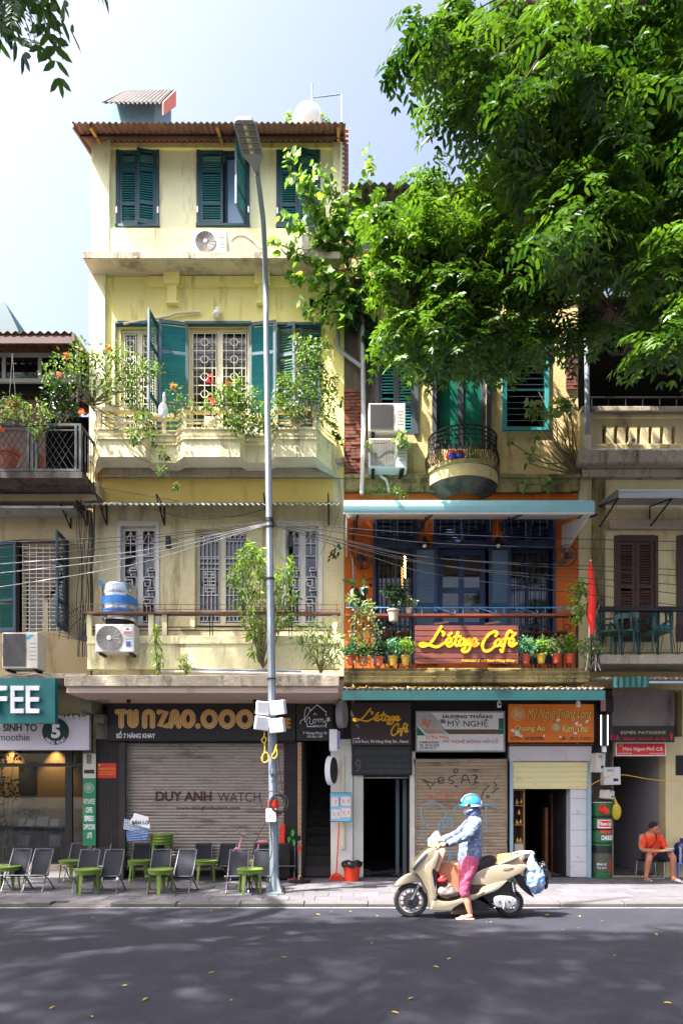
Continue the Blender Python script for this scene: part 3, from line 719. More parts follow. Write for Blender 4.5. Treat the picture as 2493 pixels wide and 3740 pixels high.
# underside curving back to the wall, then dentil course
sf = MB(); prof = [(0.0, zt1), (.25, zt1-.06), (.45, wz(1712)), (.66, wz(1712)-.01)]
for k in range(len(L0)-1):
    (xa, ya), (xb, yb_) = L0[k], L0[k+1]
    for j in range(len(prof)-1):
        (d0, z0), (d1, z1) = prof[j], prof[j+1]
        q = lambda yy, d_: min(-.002, yy+d_*abs(yy)/.68)
        sf.add([(xa, q(ya,d0), z0), (xb, q(yb_,d0), z0), (xb, q(yb_,d1), z1), (xa, q(ya,d1), z1)], [(3,2,1,0)])
sf.build('balcony_underside', m_soffit_w, h7)
MB().box(X0, X1, yb*.2, 0-.001, zt0-.3, zt0-.2).build('balcony_floor', m_conc, h7)
for k in range(34):
    px = 390+k*24.3
    MB().box(wx(px), wx(px+12), -.06, -.042, wz(1741), wz(1718)).build('dentil', m_soffit_w, h7)
MB().box(wx(375), wx(1215), -.04, -.002, wz(1746), wz(1712)).build('dentil_course', m_soffit_w, h7)
# ---- first storey
h1 = [hp(440,1922,572,2290), hp(715,1935,905,2290), hp(1040,1922,1165,2290)]
wallholes(X0, X1, wz(2470), wz(1748), 0, h1, .23).build('wall', m_yel_low, h7)
MB().box(wx(375), wx(1215), -.03, -.002, wz(1838), wz(1750)).build('wall_band', M('plaster ochre band', c(206,180,96), .85, .07, 1.2, .1, 50, c(160,136,70), .12, 1.2, True), h7)
for (a, b) in ((428, 582), (1030, 1177)): MB().box(wx(a), wx(b), -.02, -.003, wz(1922)+.001, wz(1903)).box(wx(a), wx(a)+.07, -.02, -.003, wz(2290), wz(1922)).box(wx(b)-.07, wx(b), -.02, -.003, wz(2290), wz(1922)).build('architrave', m_whitewin, h7)
m = MB(); m.box(wx(660), wx(715)-.002, -.06, -.003, wz(2300), wz(1935)); m.box(wx(905)+.002, wx(960), -.06, -.003, wz(2300), wz(1935)); m.box(wx(660), wx(960), -.06, -.003, wz(1935)+.001, wz(1892)); m.build('architrave', m_yel_low, h7, bevel=.008)
def fretwork(x0, x1, z0, z1, Y, kind, par):
    g = MB(); r = .007; w_ = x1-x0
    B = lambda a, b, c_, d: g.box(x0+w_*a, x0+w_*c_, Y, Y+.012, z0+(z1-z0)*b, z0+(z1-z0)*d)
    vb = lambda u, a, b: g.box(x0+w_*u-r, x0+w_*u+r, Y, Y+.012, z0+(z1-z0)*a, z0+(z1-z0)*b)
    hb = lambda v, a, b: g.box(x0+w_*a, x0+w_*b, Y+.001, Y+.013, z0+(z1-z0)*v-r, z0+(z1-z0)*v+r)
    if kind == 'mid':
        for k in range(6): vb(k/5, 0, .92)
        for v in (0, .06, .12, .3, .6, .66, .72, .74, .92, 1.): hb(v, 0, 1)
        for k in range(4):
            a = .02+.25*k; vb(a, .93, .99); hb(.985, a, a+.18); vb(a+.18, .95, .985); hb(.95, a+.07, a+.18)
        for v in (.34, .38, .42, .46, .5, .54, .57): hb(v, .18, .82)
        vb(.3, .34, .42); vb(.7, .34, .42); vb(.5, .38, .5); vb(.3, .5, .57); vb(.7, .5, .57)
    else:
        vb(0, 0, 1); vb(1, 0, 1); hb(0, 0, 1); hb(1, 0, 1); hb(.07, 0, 1); hb(.2, 0, 1); hb(.72, 0, 1)
        g.tube([(x0, Y+.006, z0+(z1-z0)*.86), (x0+w_/2, Y+.006, z1-.02)], .006, 4); g.tube([(x1, Y+.006, z0+(z1-z0)*.86), (x0+w_/2, Y+.006, z1-.02)], .006, 4); hb(.86, 0, 1); vb(.5, .74, .99)
        for (v, u) in ((.24, .0), (.34, .35), (.46, .0), (.56, .35)):
            hb(v, u, u+.65); vb(u+.65, v-.07, v); hb(v-.07, u+.2, u+.65); vb(u+.2, v-.07, v-.03); hb(v+.03, u+.1, u+.5); vb(u+.1, v-.02, v+.03)
        vb(.33, 0, .2); vb(.66, .0, .2)
    return g.build('grille', m_whitewin, par)
for i, h in enumerate(h1):
    o = casement(h7, h[0], h[1], h[2]+.05, h[3], .08, 2, 1, m_whitewin if i != 1 else m_cream_f, m_glass_d, .05, .1, .05, 'window')
    mid = (h[0]+h[1])/2
    for a, b in ((h[0]+.06, mid-.06), (mid+.06, h[1]-.06)): fretwork(a, b, h[2]+.12, h[3]-.06, .055, 'mid' if i == 1 else 'side', o)
for px in (617, 1060): MB().box(wx(px-8), wx(px+8), -.1, -.003, wz(2005), wz(1963)).build('wall_lamp', m_black, h7, bevel=.006)
# thin corrugated rain roof over the first storey
yc = -.62
cr = corr(wx(300,yc), wx(1240,yc), yc, wz(1842,yc), -.002, wz(1836), .1, .016, .004, 8).build('rain_roof', m_corr_galv, h7, smooth=True, ang=80)
for px in (390, 600, 975, 1200): bracket(h7, px, 1852, 1918, -.01, yc+.06)
# balcony parapet, rail and hollow blocks
yp = -.82
MB().box(wx(318,yp), wx(1240,yp), yp, yp+.1, wz(2445,yp), wz(2322,yp)).build('parapet', m_balc, h7, bevel=.008)
MB().box(wx(318,yp), wx(1240,yp), yp-.02, yp-.002, wz(2352,yp), wz(2344,yp)).build('parapet_moulding', m_balc, h7)
MB().box(wx(300,yp), wx(1243,yp), yp-.04, yp+.13, wz(2243,yp), wz(2236,yp)).build('parapet_rail', m_brown_iron, h7)
for px in (325, 550, 600, 935, 962, 1222): MB().box(wx(px-9,yp), wx(px+9,yp), yp+.004, yp+.09, wz(2322,yp)+.001, wz(2243,yp)-.001).build('parapet_post', m_balc, h7)
m = MB()
for py in (2287, 2300): m.box(wx(320,yp), wx(1235,yp), yp+.03, yp+.05, wz(py+3,yp), wz(py,yp))
for px in (600, 610, 765, 775, 1055, 1066): m.box(wx(px-1.5,yp), wx(px+1.5,yp), yp+.02, yp+.04, wz(2330,yp), wz(2240,yp))
m.build('parapet_bars', m_iron, h7)
m = MB()
for py in (2207, 2225): m.tube([P(310,py,yp+.03), P(1240,py+2,yp+.03)], .006, 5)
for k in range(17): m.tube([P(318+57*k,2238,yp+.03), P(318+57*k,2206,yp+.03)], .005, 5)
m.build('wire_rail', m_brown_iron, h7)
# ---- canopy slab over the shop
yk = -1.4
MB().box(wx(240,yk), wx(1234,yk), yk+.03, .0, wz(2530,yk), wz(2500,yk)).build('canopy_slab', m_soffit, h7)
MB().box(wx(236,yk), wx(1238,yk), yk-.02, yk+.028, wz(2508,yk), wz(2467,yk)).build('canopy_edge', m_conc, h7, bevel=.012)
MB().box(wx(240,yk), wx(1234,yk), yk+.03, -.003, wz(2499,yk), wz(2489,yk)).build('canopy_top', m_conc, h7)
for px0, py in ((320, 2475), (480, 2470)): pass
MB().tube([P(590,2455,-1.05), P(1000,2462,-1.05), P(1230,2468,-1.05)], .035, 8).build('pipe', m_pvc_w, h7, smooth=True)
MB().tube([P(700,2445,-1.0), P(1100,2452,-1.0)], .025, 8).build('pipe', m_pvc, h7, smooth=True)
m = MB(); m.box(wx(309,-.2), wx(342,-.2), -.9, -.002, wz(2556,-.2), wz(2530,-.2)); m.box(wx(322,-.2), wx(362,-.2), -.55, -.002, wz(2610,-.2), wz(2557,-.2)); m.box(wx(348,-.2), wx(387,-.2), -.3, -.002, wz(2644,-.2), wz(2611,-.2))
m.build('corbel', M('mossy stone corbel', c(110,112,92), .9, .2, 4, .3, 30, c(60,58,46), .3, 3), h7, bevel=.015)
# ---- ground floor shop front
def ribbed(a, b, c_, d, Y, name='cladding_panel', pit=.026):
    x0, x1, z0, z1 = hp(a, b, c_, d, Y); n = max(1, int((x1-x0)/pit)); m = MB(); m.box(x0, x1, Y, Y+.05, z0, z1)
    p = (x1-x0)/n
    for k in range(n): m.box(x0+k*p, x0+k*p+p*.55, Y-.009, Y-.001, z0, z1)
    return m.build(name, m_ribbed, h7)
ribbed(350, 2700, 455, 3206, -.03); ribbed(1046, 2712, 1105, 3206, -.03); ribbed(1040, 2556, 1078, 2712, -.1)
MB().pb(434, 2712, 457, 3206, -.06, .05).build('jamb', m_ribbed, h7)
MB().pb(340, 2640, 392, 2760, -.02, .1).build('column_head', m_conc, h7)
gl = wallholes(X0, X1, 0, wz(2470)-.001, 0.02, [hp(457,2712,1036,3200,.02), hp(1107,2705,1207,3207,.02)], .25)
gl.build('shop_wall', m_ribbed, h7)
rs = roller(h7, 457, 2714, 1036, 3178, .08, 11.6, m_shut)
MB().pb(457, 3180, 1036, 3208, .06, .2).build('threshold', m_dark, h7)
# staircase passage
for k in range(14):
    MB().box(wx(1107)+.01, wx(1207)-.01, .3+.26*k, .3+.26*(k+1), 0, .18*(k+1)).build('stair_step', M('dark stair', c(74,68,66), .9, .2, 5), h7)
m = MB(); m.box(wx(1107)-.06, wx(1107), .3, 5, 0, wz(2560)); m.box(wx(1207), wx(1207)+.06, .3, 5, 0, wz(2560)); m.build('stair_wall', m_room, h7)
MB().pb(1087, 2712, 1100, 3190, -.06, .03).build('bead_strip_backing', M('pale strip', c(186,160,130), .8, .1, 6), h7)
bd = MB().lathe([(.001, -.03), (.012, -.015), (.012, .015), (.001, .03)], n=6).mesh('bead', M('amber bead', c(206,112,36), .5, .2, 20))
for k in range(26): obj('bead', bd, h7, P(1093.5+random.uniform(-1,1), 2722+k*18, -.075))
MB().pb(1207, 2700, 1288, 3206, -.04, .3).build('column', m_white, h7, bevel=.01)
MB().tube([P(1250,2760,-.08), P(1252,3100,-.08)], .05, 10).build('downpipe', m_cream_f, h7, smooth=True)
# roof-top structures
rh = thing('roof_hut', 'small pale blue rooftop hut with sloping corrugated roof', 'roof hut', (wx(520,2.2), 2.2, wz(445,2.2)))
YH = 2.2; YR0 = YH+.3; z0 = wz(470,YH)-.6; a, b = wx(400,YH), wx(560,YH)
wv = [P(402,376,YH), P(565,378,YH), P(625,345,YR0), P(470,345,YR0)]; MB().add([(p.x, p.y, z0) for p in wv]+wv, [(0,1,5,4),(1,2,6,5),(2,3,7,6),(3,0,4,7),(4,5,6,7)]).build('wall', m_blue_roof, rh)
YA, YR_ = YH-.3, YH+.3; rq = corr(0, 1, YA, wz(374,YA), YR_, wz(328,YR_), .075, .02, .006, 8)
rq.v = [((lambda t: (1-t)*wx(372+218*x,YA)+t*wx(462+174*x,YR_))((y-YA)/.6), y, z) for x, y, z in rq.v]; rq.build('roof', m_corr_grey, rh, smooth=True, ang=80)
q1, q2 = P(592,376,YH-.31), P(638,330,YH+.31); MB().add([q1+Vector((0,0,.02)), q2+Vector((0,0,.02)), q2-Vector((0,0,.36)), q1-Vector((0,0,.26)), q1+Vector((.03,0,.02)), q2+Vector((.03,0,.02)), q2+Vector((.03,0,-.36)), q1+Vector((.03,0,-.26))],
         [(3,2,1,0),(4,5,6,7),(0,4,7,3),(0,1,5,4),(2,3,7,6),(1,2,6,5)]).build('barge_board', M('terracotta flashing', c(196,112,92), .7, .1, 4), rh)
YT = 1.6; cxx = wx(1128,YT); r = 72*sc(YT); cz = wz(432,YT)-.28
tk = thing('roof_tank', 'round white water tank lying on the yellow house roof', 'water tank', (cxx, YT, cz-r))
MB().lathe([(.01, -.5), (r*.3, -.48), (r*.6, -.38), (r*.85, -.2), (r*.97, .02), (r, .2), (r, 1.2), (r*.8, 1.5), (.01, 1.6)], (cxx, YT, cz), 36, 'y').build('drum', M('white tank steel', c(232,234,238), .3, .03, metal=.1), tk, smooth=True)
MB().torus((cxx, YT-.375, cz-.02), r*.6, .012, 'y', 40, 6).build('rim', m_white, tk, smooth=True)
MB().box(cxx-r, cxx+r, YT+.2, YT+1.1, cz-r-.35, cz-r+.05).build('cradle', m_iron, tk)
an = thing('roof_antenna', 'thin grey pipe antenna frame on the yellow house roof', 'antenna', P(1140,440,1.2))
MB().tube([P(1142,480,1.2), P(1139,302,1.2)], .018, 6).build('mast', m_galv, an); MB().tube([P(1135,357,1.2), P(1246,343,1.2)], .012, 6).build('crossbar', m_galv, an); MB().tube([P(1246,343,1.2), P(1249,480,1.2)], .014, 6).build('post', m_galv, an)
# ================================================================ number 9: café house
h9 = thing('cafe_house', 'weathered ochre house with orange café floor and round iron balcony', 'house', (wx(1680), 0, 0))
A0, A1 = wx(1258), wx(2110)
hshell(h9, A0, A1, wz(690), m_dark, floors=(wz(2480), wz(1800), wz(1000)), y0=.27)  # party walls coloured near-black to stand in for shade inside the shop
up = [hp(1372,1225,1522,1588), hp(1592,1290,1775,1640), hp(1838,1260,1995,1575)]
wallholes(A0, A1, wz(1790), wz(1030), 0, up, .25).build('wall', m_ochre, h9)
tops = [hp(1290,720,1470,905), hp(1560,740,1760,960), hp(1850,740,2020,960)]
wallholes(A0, A1, wz(1028), wz(680), .02, tops, .23).build('wall', m_ochre, h9)
casement(h9, *tops[0], .1, 2, 1, m_white, M('pale blue pane', c(132,160,196), .2, .1)); casement(h9, *tops[1], .1, 2, 1, m_white); casement(h9, *tops[2], .1, 2, 1, m_white)
MB().box(A0, A1, -.1, -.002, wz(1060), wz(1030)).build('cornice', m_moss, h9, bevel=.015)
ye9 = -.5
corr(wx(1275,ye9), wx(2150,ye9), ye9, wz(668,ye9), 6, wz(668,ye9)+1.6, .14, .022, .006, 8).build('roof', m_corr_grey, h9, smooth=True, ang=80)
corr(wx(1275,ye9), wx(2150,ye9), 6.002, wz(668,ye9)+1.6, 9.2, wz(668,ye9)+.6, .14, .022, .006, 8).build('roof', m_corr_grey, h9, smooth=True, ang=80)
MB().box(wx(1275,-.3), wx(2130,-.3), -.34, -.28, wz(700,-.3), wz(684,-.3)).build('fascia', m_wood, h9)
# left window with broken shutters
h = up[0]; f = .06
m = MB(); m.box(h[0]-.02, h[0]+f, -.04, .12, h[2], h[3]); m.box(h[1]-f, h[1]+.02, -.04, .12, h[2], h[3]); m.box(h[0]-.02, h[1]+.02, -.04, .12, h[3]-.002, h[3]+f); m.box(h[0]+f, h[1]-f, -.02, .12, wz(1322), wz(1310))
mf = M('dark slate paint', c(52,60,70), .6, .1, 4); m.build('window_frame', mf, h9)
MB().box(h[0]+f, h[1]-f, .06, .07, wz(1310), h[3]).build('pane', m_glass_d, h9)
MB().add([P(1385,1260,.05), P(1415,1250,.05), P(1425,1296,.05), P(1390,1300,.05)], [(0,3,2,1)]).build('paper_scrap', m_wl, h9)
hw = (h[1]-h[0]-2*f)/2
shutter(h9, h[0]+f, .0, h[2], wz(1322), hw, 0, 1, mf, m_teal_s, .058, (.42,), missing=.12)
shutter(h9, h[1]-f, .0, h[2], wz(1322), hw, 0, -1, mf, m_teal_s, .058, (.42,))
# balcony door with green curtain
h = up[1]
gc = M('green curtain behind glass', c(20,104,84), .3, .25, 2.2, spec=.8)
o = casement(h9, h[0], h[1], h[2]+.02, h[3], .06, 2, 1, mf, gc, .08, .11, .06, 'french_door')
MB().box(h[0]-.08, h[0]-.002, -.06, .1, h[2], h[3]+.05).box(h[1]+.002, h[1]+.08, -.06, .1, h[2], h[3]+.05).box(h[0]-.08, h[1]+.08, -.06, .1, h[3]+.051, h[3]+.12).build('door_frame', mf, h9)
# louvred window
h = up[2]; mt = M('turquoise frame paint', c(58,156,156), .5, .08, 4)
m = MB(); f = .05; m.box(h[0]-.03, h[0]+f, -.05, .06, h[2], h[3]); m.box(h[1]-f, h[1]+.03, -.05, .06, h[2], h[3]); m.box(h[0]+f, h[1]-f, -.05, .06, h[2], h[2]+f); m.box(h[0]+f, h[1]-f, -.05, .06, h[3]-f, h[3])
lw = m.build('louvre_window', mt, h9)
lm_ = slatmesh(h[1]-h[0]-.12, .12, .008, M('pale glass louvre', c(150,160,166), .25, .1, 4), 28); n = 14
for k in range(n): obj('slat', lm_, lw, ((h[0]+h[1])/2, 0, h[2]+.09+(h[3]-h[2]-.16)*k/(n-1)))
MB().box(h[0]+f, h[1]-f, -.02, .0, (h[2]+h[3])/2-.05, (h[2]+h[3])/2-.02).build('crossbar', mt, lw)
# patches of bare brick at the party wall
for (a, b, y0, y1, lab) in ((1257, 1322, 1432, 1790, 'x'), (2068, 2108, 1210, 1420, 'y')):
    Yb = -.05; x0, x1 = wx(a,Yb), wx(b,Yb); z = wz(y1,Yb); rr = 0
    MB().box(x0+.01, x1-.01, Yb+.03, -.002, wz(y1,Yb), wz(y0,Yb)).build('mortar_bed', m_conc, h9)
    while z < wz(y0,Yb):
        x = x0-(.11 if rr % 2 else 0)+random.uniform(-.01, .01)
        while x < x1:
            xa, xb = max(x, x0), min(x+.215, x1+random.uniform(-.03,.01))
            if xb-xa > .04 and random.random() > .04: MB().box(xa, xb, Yb+random.uniform(-.012,.01), Yb+.05, z+.004, z+.058).build('brick', m_brick, h9)
            x += .225
        z += .066; rr += 1
MB().pb(1257, 1030, 1330, 1430, -.04, .038).build('wall_patch', m_soot_shade, h9); MB().pb(1331, 1080, 1370, 1785, -.02, .018).build('wall_patch', m_soot_shade, h9)
dp = smoothpts([P(1262,1080,-.12), P(1310,1105,-.14), P(1322,1150,-.14), P(1325,1320,-.14), P(1327,1560,-.14)], 5)
MB().tube(dp, .045, 10).build('downpipe', m_pvc, h9, smooth=True); MB().tube([P(1327,1562,-.14), P(1320,1805,-.14)], .042, 10).build('downpipe', m_pvc_w, h9, smooth=True)
MB().tube(smoothpts([P(1233,1080,-.1), P(1233,1240,-.1), P(1245,1280,-.12), P(1320,1340,-.14)], 5), .035, 8).build('downpipe', m_pvc, h9, smooth=True)
# round balcony
cx_, ry = wx(1698,-.3), .55; zf = wz(1690,-.55); zl = wz(1735,-.55); rx = 132*sc(-.4)
def arc(rx_, ry_, n=20, a0=180, a1=360): return [(cx_+rx_*math.cos(R(a0+(a1-a0)*k/n)), ry_*math.sin(R(a0+(a1-a0)*k/n))) for k in range(n+1)]
bb = MB().prismz(arc(rx, ry), zl, zf).build('balcony_slab', m_ochre, h9)
MB().prismz(arc(rx+.035, ry+.035), zf+.001, zf+.07).build('balcony_rim', m_moss, h9)
m = MB(); pr = [(1., zl-.001), (.94, zl-.06), (.75, zl-.14), (.5, zl-.2)]
for j in range(3):
    a, b = arc(rx*pr[j][0], ry*pr[j][0]), arc(rx*pr[j+1][0], ry*pr[j+1][0])
    for k in range(20): m.add([(*a[k], pr[j][1]), (*a[k+1], pr[j][1]), (*b[k+1], pr[j+1][1]), (*b[k], pr[j+1][1])], [(3,2,1,0)])
m.build('balcony_corbel', m_soot_shade, h9, smooth=True)  # dark colour stands in for shade under the balcony
rail = thing('iron_balcony_railing', 'ornate rusty black scrollwork railing bulging round the small balcony', 'railing', (cx_, -.3, zf+.07))
zr = zf+.07; ht = wz(1545,-.55)-zr
def bulge(t): return 1+.10*math.sin(math.pi*min(1, t*1.6))*(1-t*.55)      # belly low on the rail
def rp(ang, t, off=0): k = bulge(t); return Vector((cx_+(rx-.02)*k*math.cos(R(ang)), (ry-.02)*k*math.sin(R(ang)), zr+ht*t))
for t, r in ((0.03, .012), (.72, .009), (.98, .016), (.86, .009)):
    MB().tube([rp(180+180*k/28, t) for k in range(29)], r, 6).build('rail', m_iron, rail)
n = 14
for k in range(n+1):
    a = 180+180*k/n
    MB().tube([rp(a, t/10) for t in range(11)], .008, 5).build('bar', m_iron, rail)
for k in range(n):
    a = 180+180*(k+.5)/n; w_ = 180/n*.42; m = MB()
    def spiral(ca, ct, ra, rt, turns, a0, sgn):
        return [rp(ca+sgn*ra*(1-q/18*.8)*math.cos(a0+q/18*turns*6.28), ct+rt*(1-q/18*.8)*math.sin(a0+q/18*turns*6.28)) for q in range(19)]
    for sg in (1, -1):
        m.tube(spiral(a+sg*w_*.45, .6, w_*.5, .1, 1.3, 3.14, -sg), .006, 4); m.tube(spiral(a+sg*w_*.45, .38, w_*.5, .1, 1.3, 0, sg), .006, 4)
        m.tube([rp(a, .05), rp(a+sg*w_*.7, .16), rp(a+sg*w_*.3, .28), rp(a, .34)], .006, 4)
    m.tube([rp(a+w_*math.cos(q*.63)*.5, .79+.05*math.sin(q*.63)) for q in range(11)], .005, 4)
    m.build('scroll', m_iron, rail)
# cornice below the upper storey and mossy base
MB().box(A0, A1, -.1, -.002, wz(1800), wz(1745)).build('cornice', m_moss, h9, bevel=.02)
for k in range(7):
    a = 1440+k*92+random.uniform(-8,8)
    if a < 2080: MB().pb(a, 1762, a+84, 1797, -.13, .028).build('stone', m_moss, h9, bevel=.012)
MB().box(A0, A1, -.14, -.101, wz(1757), wz(1745)).build('cornice_lip', m_moss, h9)
# ---- café floor
of = [hp(1372,1890,1520,2425), hp(1590,1890,1785,2425), hp(1845,1890,2015,2425)]
wallholes(A0, A1, wz(2482), wz(1802), .0, of, .25).build('wall', m_orange, h9)
def pane_shut(a, b, y0, y1):      # louvred transom leaf
    x0, x1, z0, z1 = hp(a, y0, b, y1); shutter(h9, x0, -.0, z0, z1, x1-x0, 0, 1, m_navy, m_navy, .05, (), .05)
for i, (a, b) in enumerate(((1372,1520), (1590,1785), (1845,2015))):
    MB().box(wx(a)-.05, wx(a), -.05, .2, wz(2428), wz(1885)).box(wx(b), wx(b)+.05, -.05, .2, wz(2428), wz(1885)).box(wx(a), wx(b), -.05, .2, wz(1894), wz(1885)).box(wx(a), wx(b), -.03, .2, wz(2002), wz(1990)).build('door_frame', m_navy, h9)
    mid = (a+b)/2; pane_shut(a, mid-1, 1895, 1990); pane_shut(mid+1, b, 1895, 1990)
casement(h9, wx(1600), wx(1775), wz(2425), wz(2003), .08, 2, 3, m_navy, m_glass_d, .1, .1, .05, 'french_door')
for (a, b) in ((1378,1515), (1850,2010)):
    casement(h9, wx(a), wx(b), wz(2425), wz(2003), .12, 2, 3, m_navy, m_glass_d, .04, .04, .04, 'window')
    m = MB()
    for k in range(9): x = wx(a)+(wx(b)-wx(a))*k/8; m.tube([(x, .03, wz(2425)), (x, .03, wz(2003))], .008, 5)
    for py in (2050, 2130, 2215, 2310): m.tube([P(a,py,.03), P(b,py,.03)], .008, 5)
    m.build('window_bars', m_iron, h9)
zA, zB = wz(2425), wz(2005)
shutter(h9, wx(1595), -.06, zA, zB, 88*sc(0), 180, 1, m_navy, m_navy_s, .045, (.5,), .06); shutter(h9, wx(1780), -.06, zA, zB, 80*sc(0), 180, -1, m_navy, m_navy_s, .045, (.5,), .06)
# balcony slab, railing beam, blue iron scroll rail
yf = -1.05
MB().box(wx(1255,yf), wx(2150,yf), yf, .0, wz(2492,yf), wz(2440,yf)).build('balcony_slab', m_moss, h9, bevel=.015)
for py in (2452, 2470): MB().box(wx(1255,yf), wx(2150,yf), yf-.03, yf-.002, wz(py+6,yf), wz(py,yf)).build('moulding', m_moss, h9)
MB().box(wx(1262,yf), wx(2120,yf), yf+.02, yf+.16, wz(2248,yf), wz(2240,yf)).build('bar_top', M('red brown counter', c(128,62,40), .5, .15, 5), h9)
for px in (1290, 1500, 1900, 2105): MB().tube([P(px,2440,yf+.09), P(px,2249,yf+.09)], .018, 6).build('rail_post', m_iron, h9)
m = MB(); m.tube([P(1262,2220,yf+.05), P(2110,2220,yf+.05)], .012, 6); bl = M('light blue iron', c(70,128,178), .5, .1, 5)
for k in range(6):
    x = 1320+k*150
    m.tube([P(q[0]+x,q[1],yf+.05) for q in smoothpts([(-25,2232,0),(-35,2226,0),(-28,2221,0),(0,2228,0),(35,2240,0),(42,2233,0),(34,2228,0)], 4)], .009, 5); m.tube([P(x+70,2240,yf+.05), P(x+70,2220,yf+.05)], .008, 5)
m.build('blue_rail', bl, h9)
for px in list(range(1300, 1520, 26))+list(range(1900, 2110, 26)): MB().tube([P(px,2440,yf+.08), P(px,2249,yf+.08)], .006, 5).build('railing_bar', m_iron, h9)
for px in list(range(1313, 1500, 52))+list(range(1913, 2100, 52)):
    for py in (2290, 2380): MB().torus(P(px,py,yf+.08), .05, .006, 'y', 16, 5).build('railing_ring', m_iron, h9)
# aqua awning
ya = -1.45; x0, x1 = wx(1254,ya), wx(2171,ya); zt_, zb_ = wz(1812,ya), wz(1868,ya)
def awn(root, x0, x1, ya, zt_, zb_, yw, zw, mat, mi, th=.012, rr=.22):
    pr = [(ya, zb_), (ya-.01, zb_+(zt_-zb_)*.35)]
    h_ = zt_-zb_
    for k in range(7): q = R(180-90*k/6); pr.append((ya-.01+rr*(1+math.cos(q)), zb_+h_*.35+h_*.65*math.sin(q)))
    pr.append((yw, zw)); m = MB(); n = len(pr); nseg = 6
    for s in range(nseg):
        a = x0+(x1-x0)*s/nseg+.001; b = x0+(x1-x0)*(s+1)/nseg-.001
        vs = [(a,y,z) for y,z in pr]+[(b,y,z) for y,z in pr]+[(a,y+th*.5,z-th) for y,z in pr]+[(b,y+th*.5,z-th) for y,z in pr]
        fs = [(i, i+1, n+i+1, n+i) for i in range(n-1)]+[(2*n+i+1, 2*n+i, 3*n+i, 3*n+i+1) for i in range(n-1)]+[(0,n,3*n,2*n)]
        fs += [(i+1, i, 2*n+i, 2*n+i+1) for i in range(n-1)]+[(n+i, n+i+1, 3*n+i+1, 3*n+i) for i in range(n-1)]
        q = MB().add(vs, [f_[::-1] for f_ in fs]); q.build('awning_sheet', mat, root, smooth=True, ang=50)
    return pr
aw = thing('aqua_awning', 'long aqua sheet metal awning over the orange café balcony', 'awning', ((x0+x1)/2, ya, zb_))
awn(aw, x0, x1, ya, zt_, zb_, -.14, zt_+.3, m_awn, m_awn_in)
MB().box(x0, x1, ya+.01, ya+.05, zb_-.03, zb_-.012).build('front_bar', m_awn_in, aw)
MB().add([(x0+.05, ya+.06, zb_), (x1-.05, ya+.06, zb_), (x1-.05, -.15, zt_+.18), (x0+.05, -.15, zt_+.18)], [(0,1,2,3)]).build('lining', m_awn_in, aw)
for px in (1300, 1540, 1830, 2075):
    a = P(px,1935,-.02); MB().tube([a, (a.x, -.02, zt_+.16), (a.x, ya+.08, zb_-.02)], .02, 6).tube([a, (a.x, ya*.6, zt_+.02)], .018, 6).build('bracket', m_navy, aw)
for sx, px in ((x0+.04, 1), (x1-.08, -1)): MB().prismx([(ya+.06, zb_-.04), (-.1, zt_+.1), (-.1, zb_-.25)], sx, sx+.03).build('end_plate', m_awn_in, aw)
# ---- shop level of number 9
gh = [hp(1325,2838,1497,3206), hp(1517,2740,1850,3206), hp(1880,2780,2148,3206)]
wallholes(A0, A1, 0, wz(2484), .1, gh, .25).build('shop_wall', m_black, h9)
MB().pb(1290, 2830, 1326, 3206, .02, .08).build('jamb', m_tile, h9); MB().pb(1496, 2745, 1516, 3206, .02, .08).build('jamb', m_tile, h9); MB().pb(1852, 2770, 1864, 3206, .02, .08).build('jamb', m_iron, h9)
for k in range(8): MB().pb(1292, 2836+k*46, 1324, 2880+k*46, .012, .007).build('tile', m_tile, h9)
for k in range(9): MB().pb(1498, 2790+k*46, 1514, 2834+k*46, .012, .007).build('tile', m_tile, h9)
MB().box(wx(1325), wx(1497), .36, .4, wz(2838)-.02, wz(2838)).build('door_head', m_white, h9)
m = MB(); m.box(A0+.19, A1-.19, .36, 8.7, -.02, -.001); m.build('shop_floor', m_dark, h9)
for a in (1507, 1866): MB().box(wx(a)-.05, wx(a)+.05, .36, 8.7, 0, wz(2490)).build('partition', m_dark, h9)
MB().box(wx(1455), wx(1468), .6, .75, 0, wz(2845)).build('inner_post', M('grey blue post', c(96,108,116), .7, .1), h9); MB().box(wx(1480), wx(1494), .5, .62, 0, wz(2845)).build('inner_post', MATS['grey blue post'], h9)
roller(h9, 1519, 2772, 1848, 3204, .05, 12.2, m_shut2)
o = roller(h9, 1872, 2782, 2146, 2876, .02, 16.5, m_shut3)
bl_ = M('pale blue frame paint', c(150,174,190), .5, .08, 4)
for (a, b) in ((1862, 1873), (2146, 2158)): MB().pb(a, 2776, b, 3206, -.03, .12).build('jamb', bl_, h9)
MB().pb(1860, 2726, 2160, 2780, -.06, .14).build('shutter_box', M('white sheet metal', c(196,190,192), .5, .06, 3, .03, 30, c(140,96,70), .12, 5), h9, bevel=.008)
MB().pb(1858, 2716, 2166, 2724, -.09, .17).build('rusty_ledge', m_brown_iron, h9)
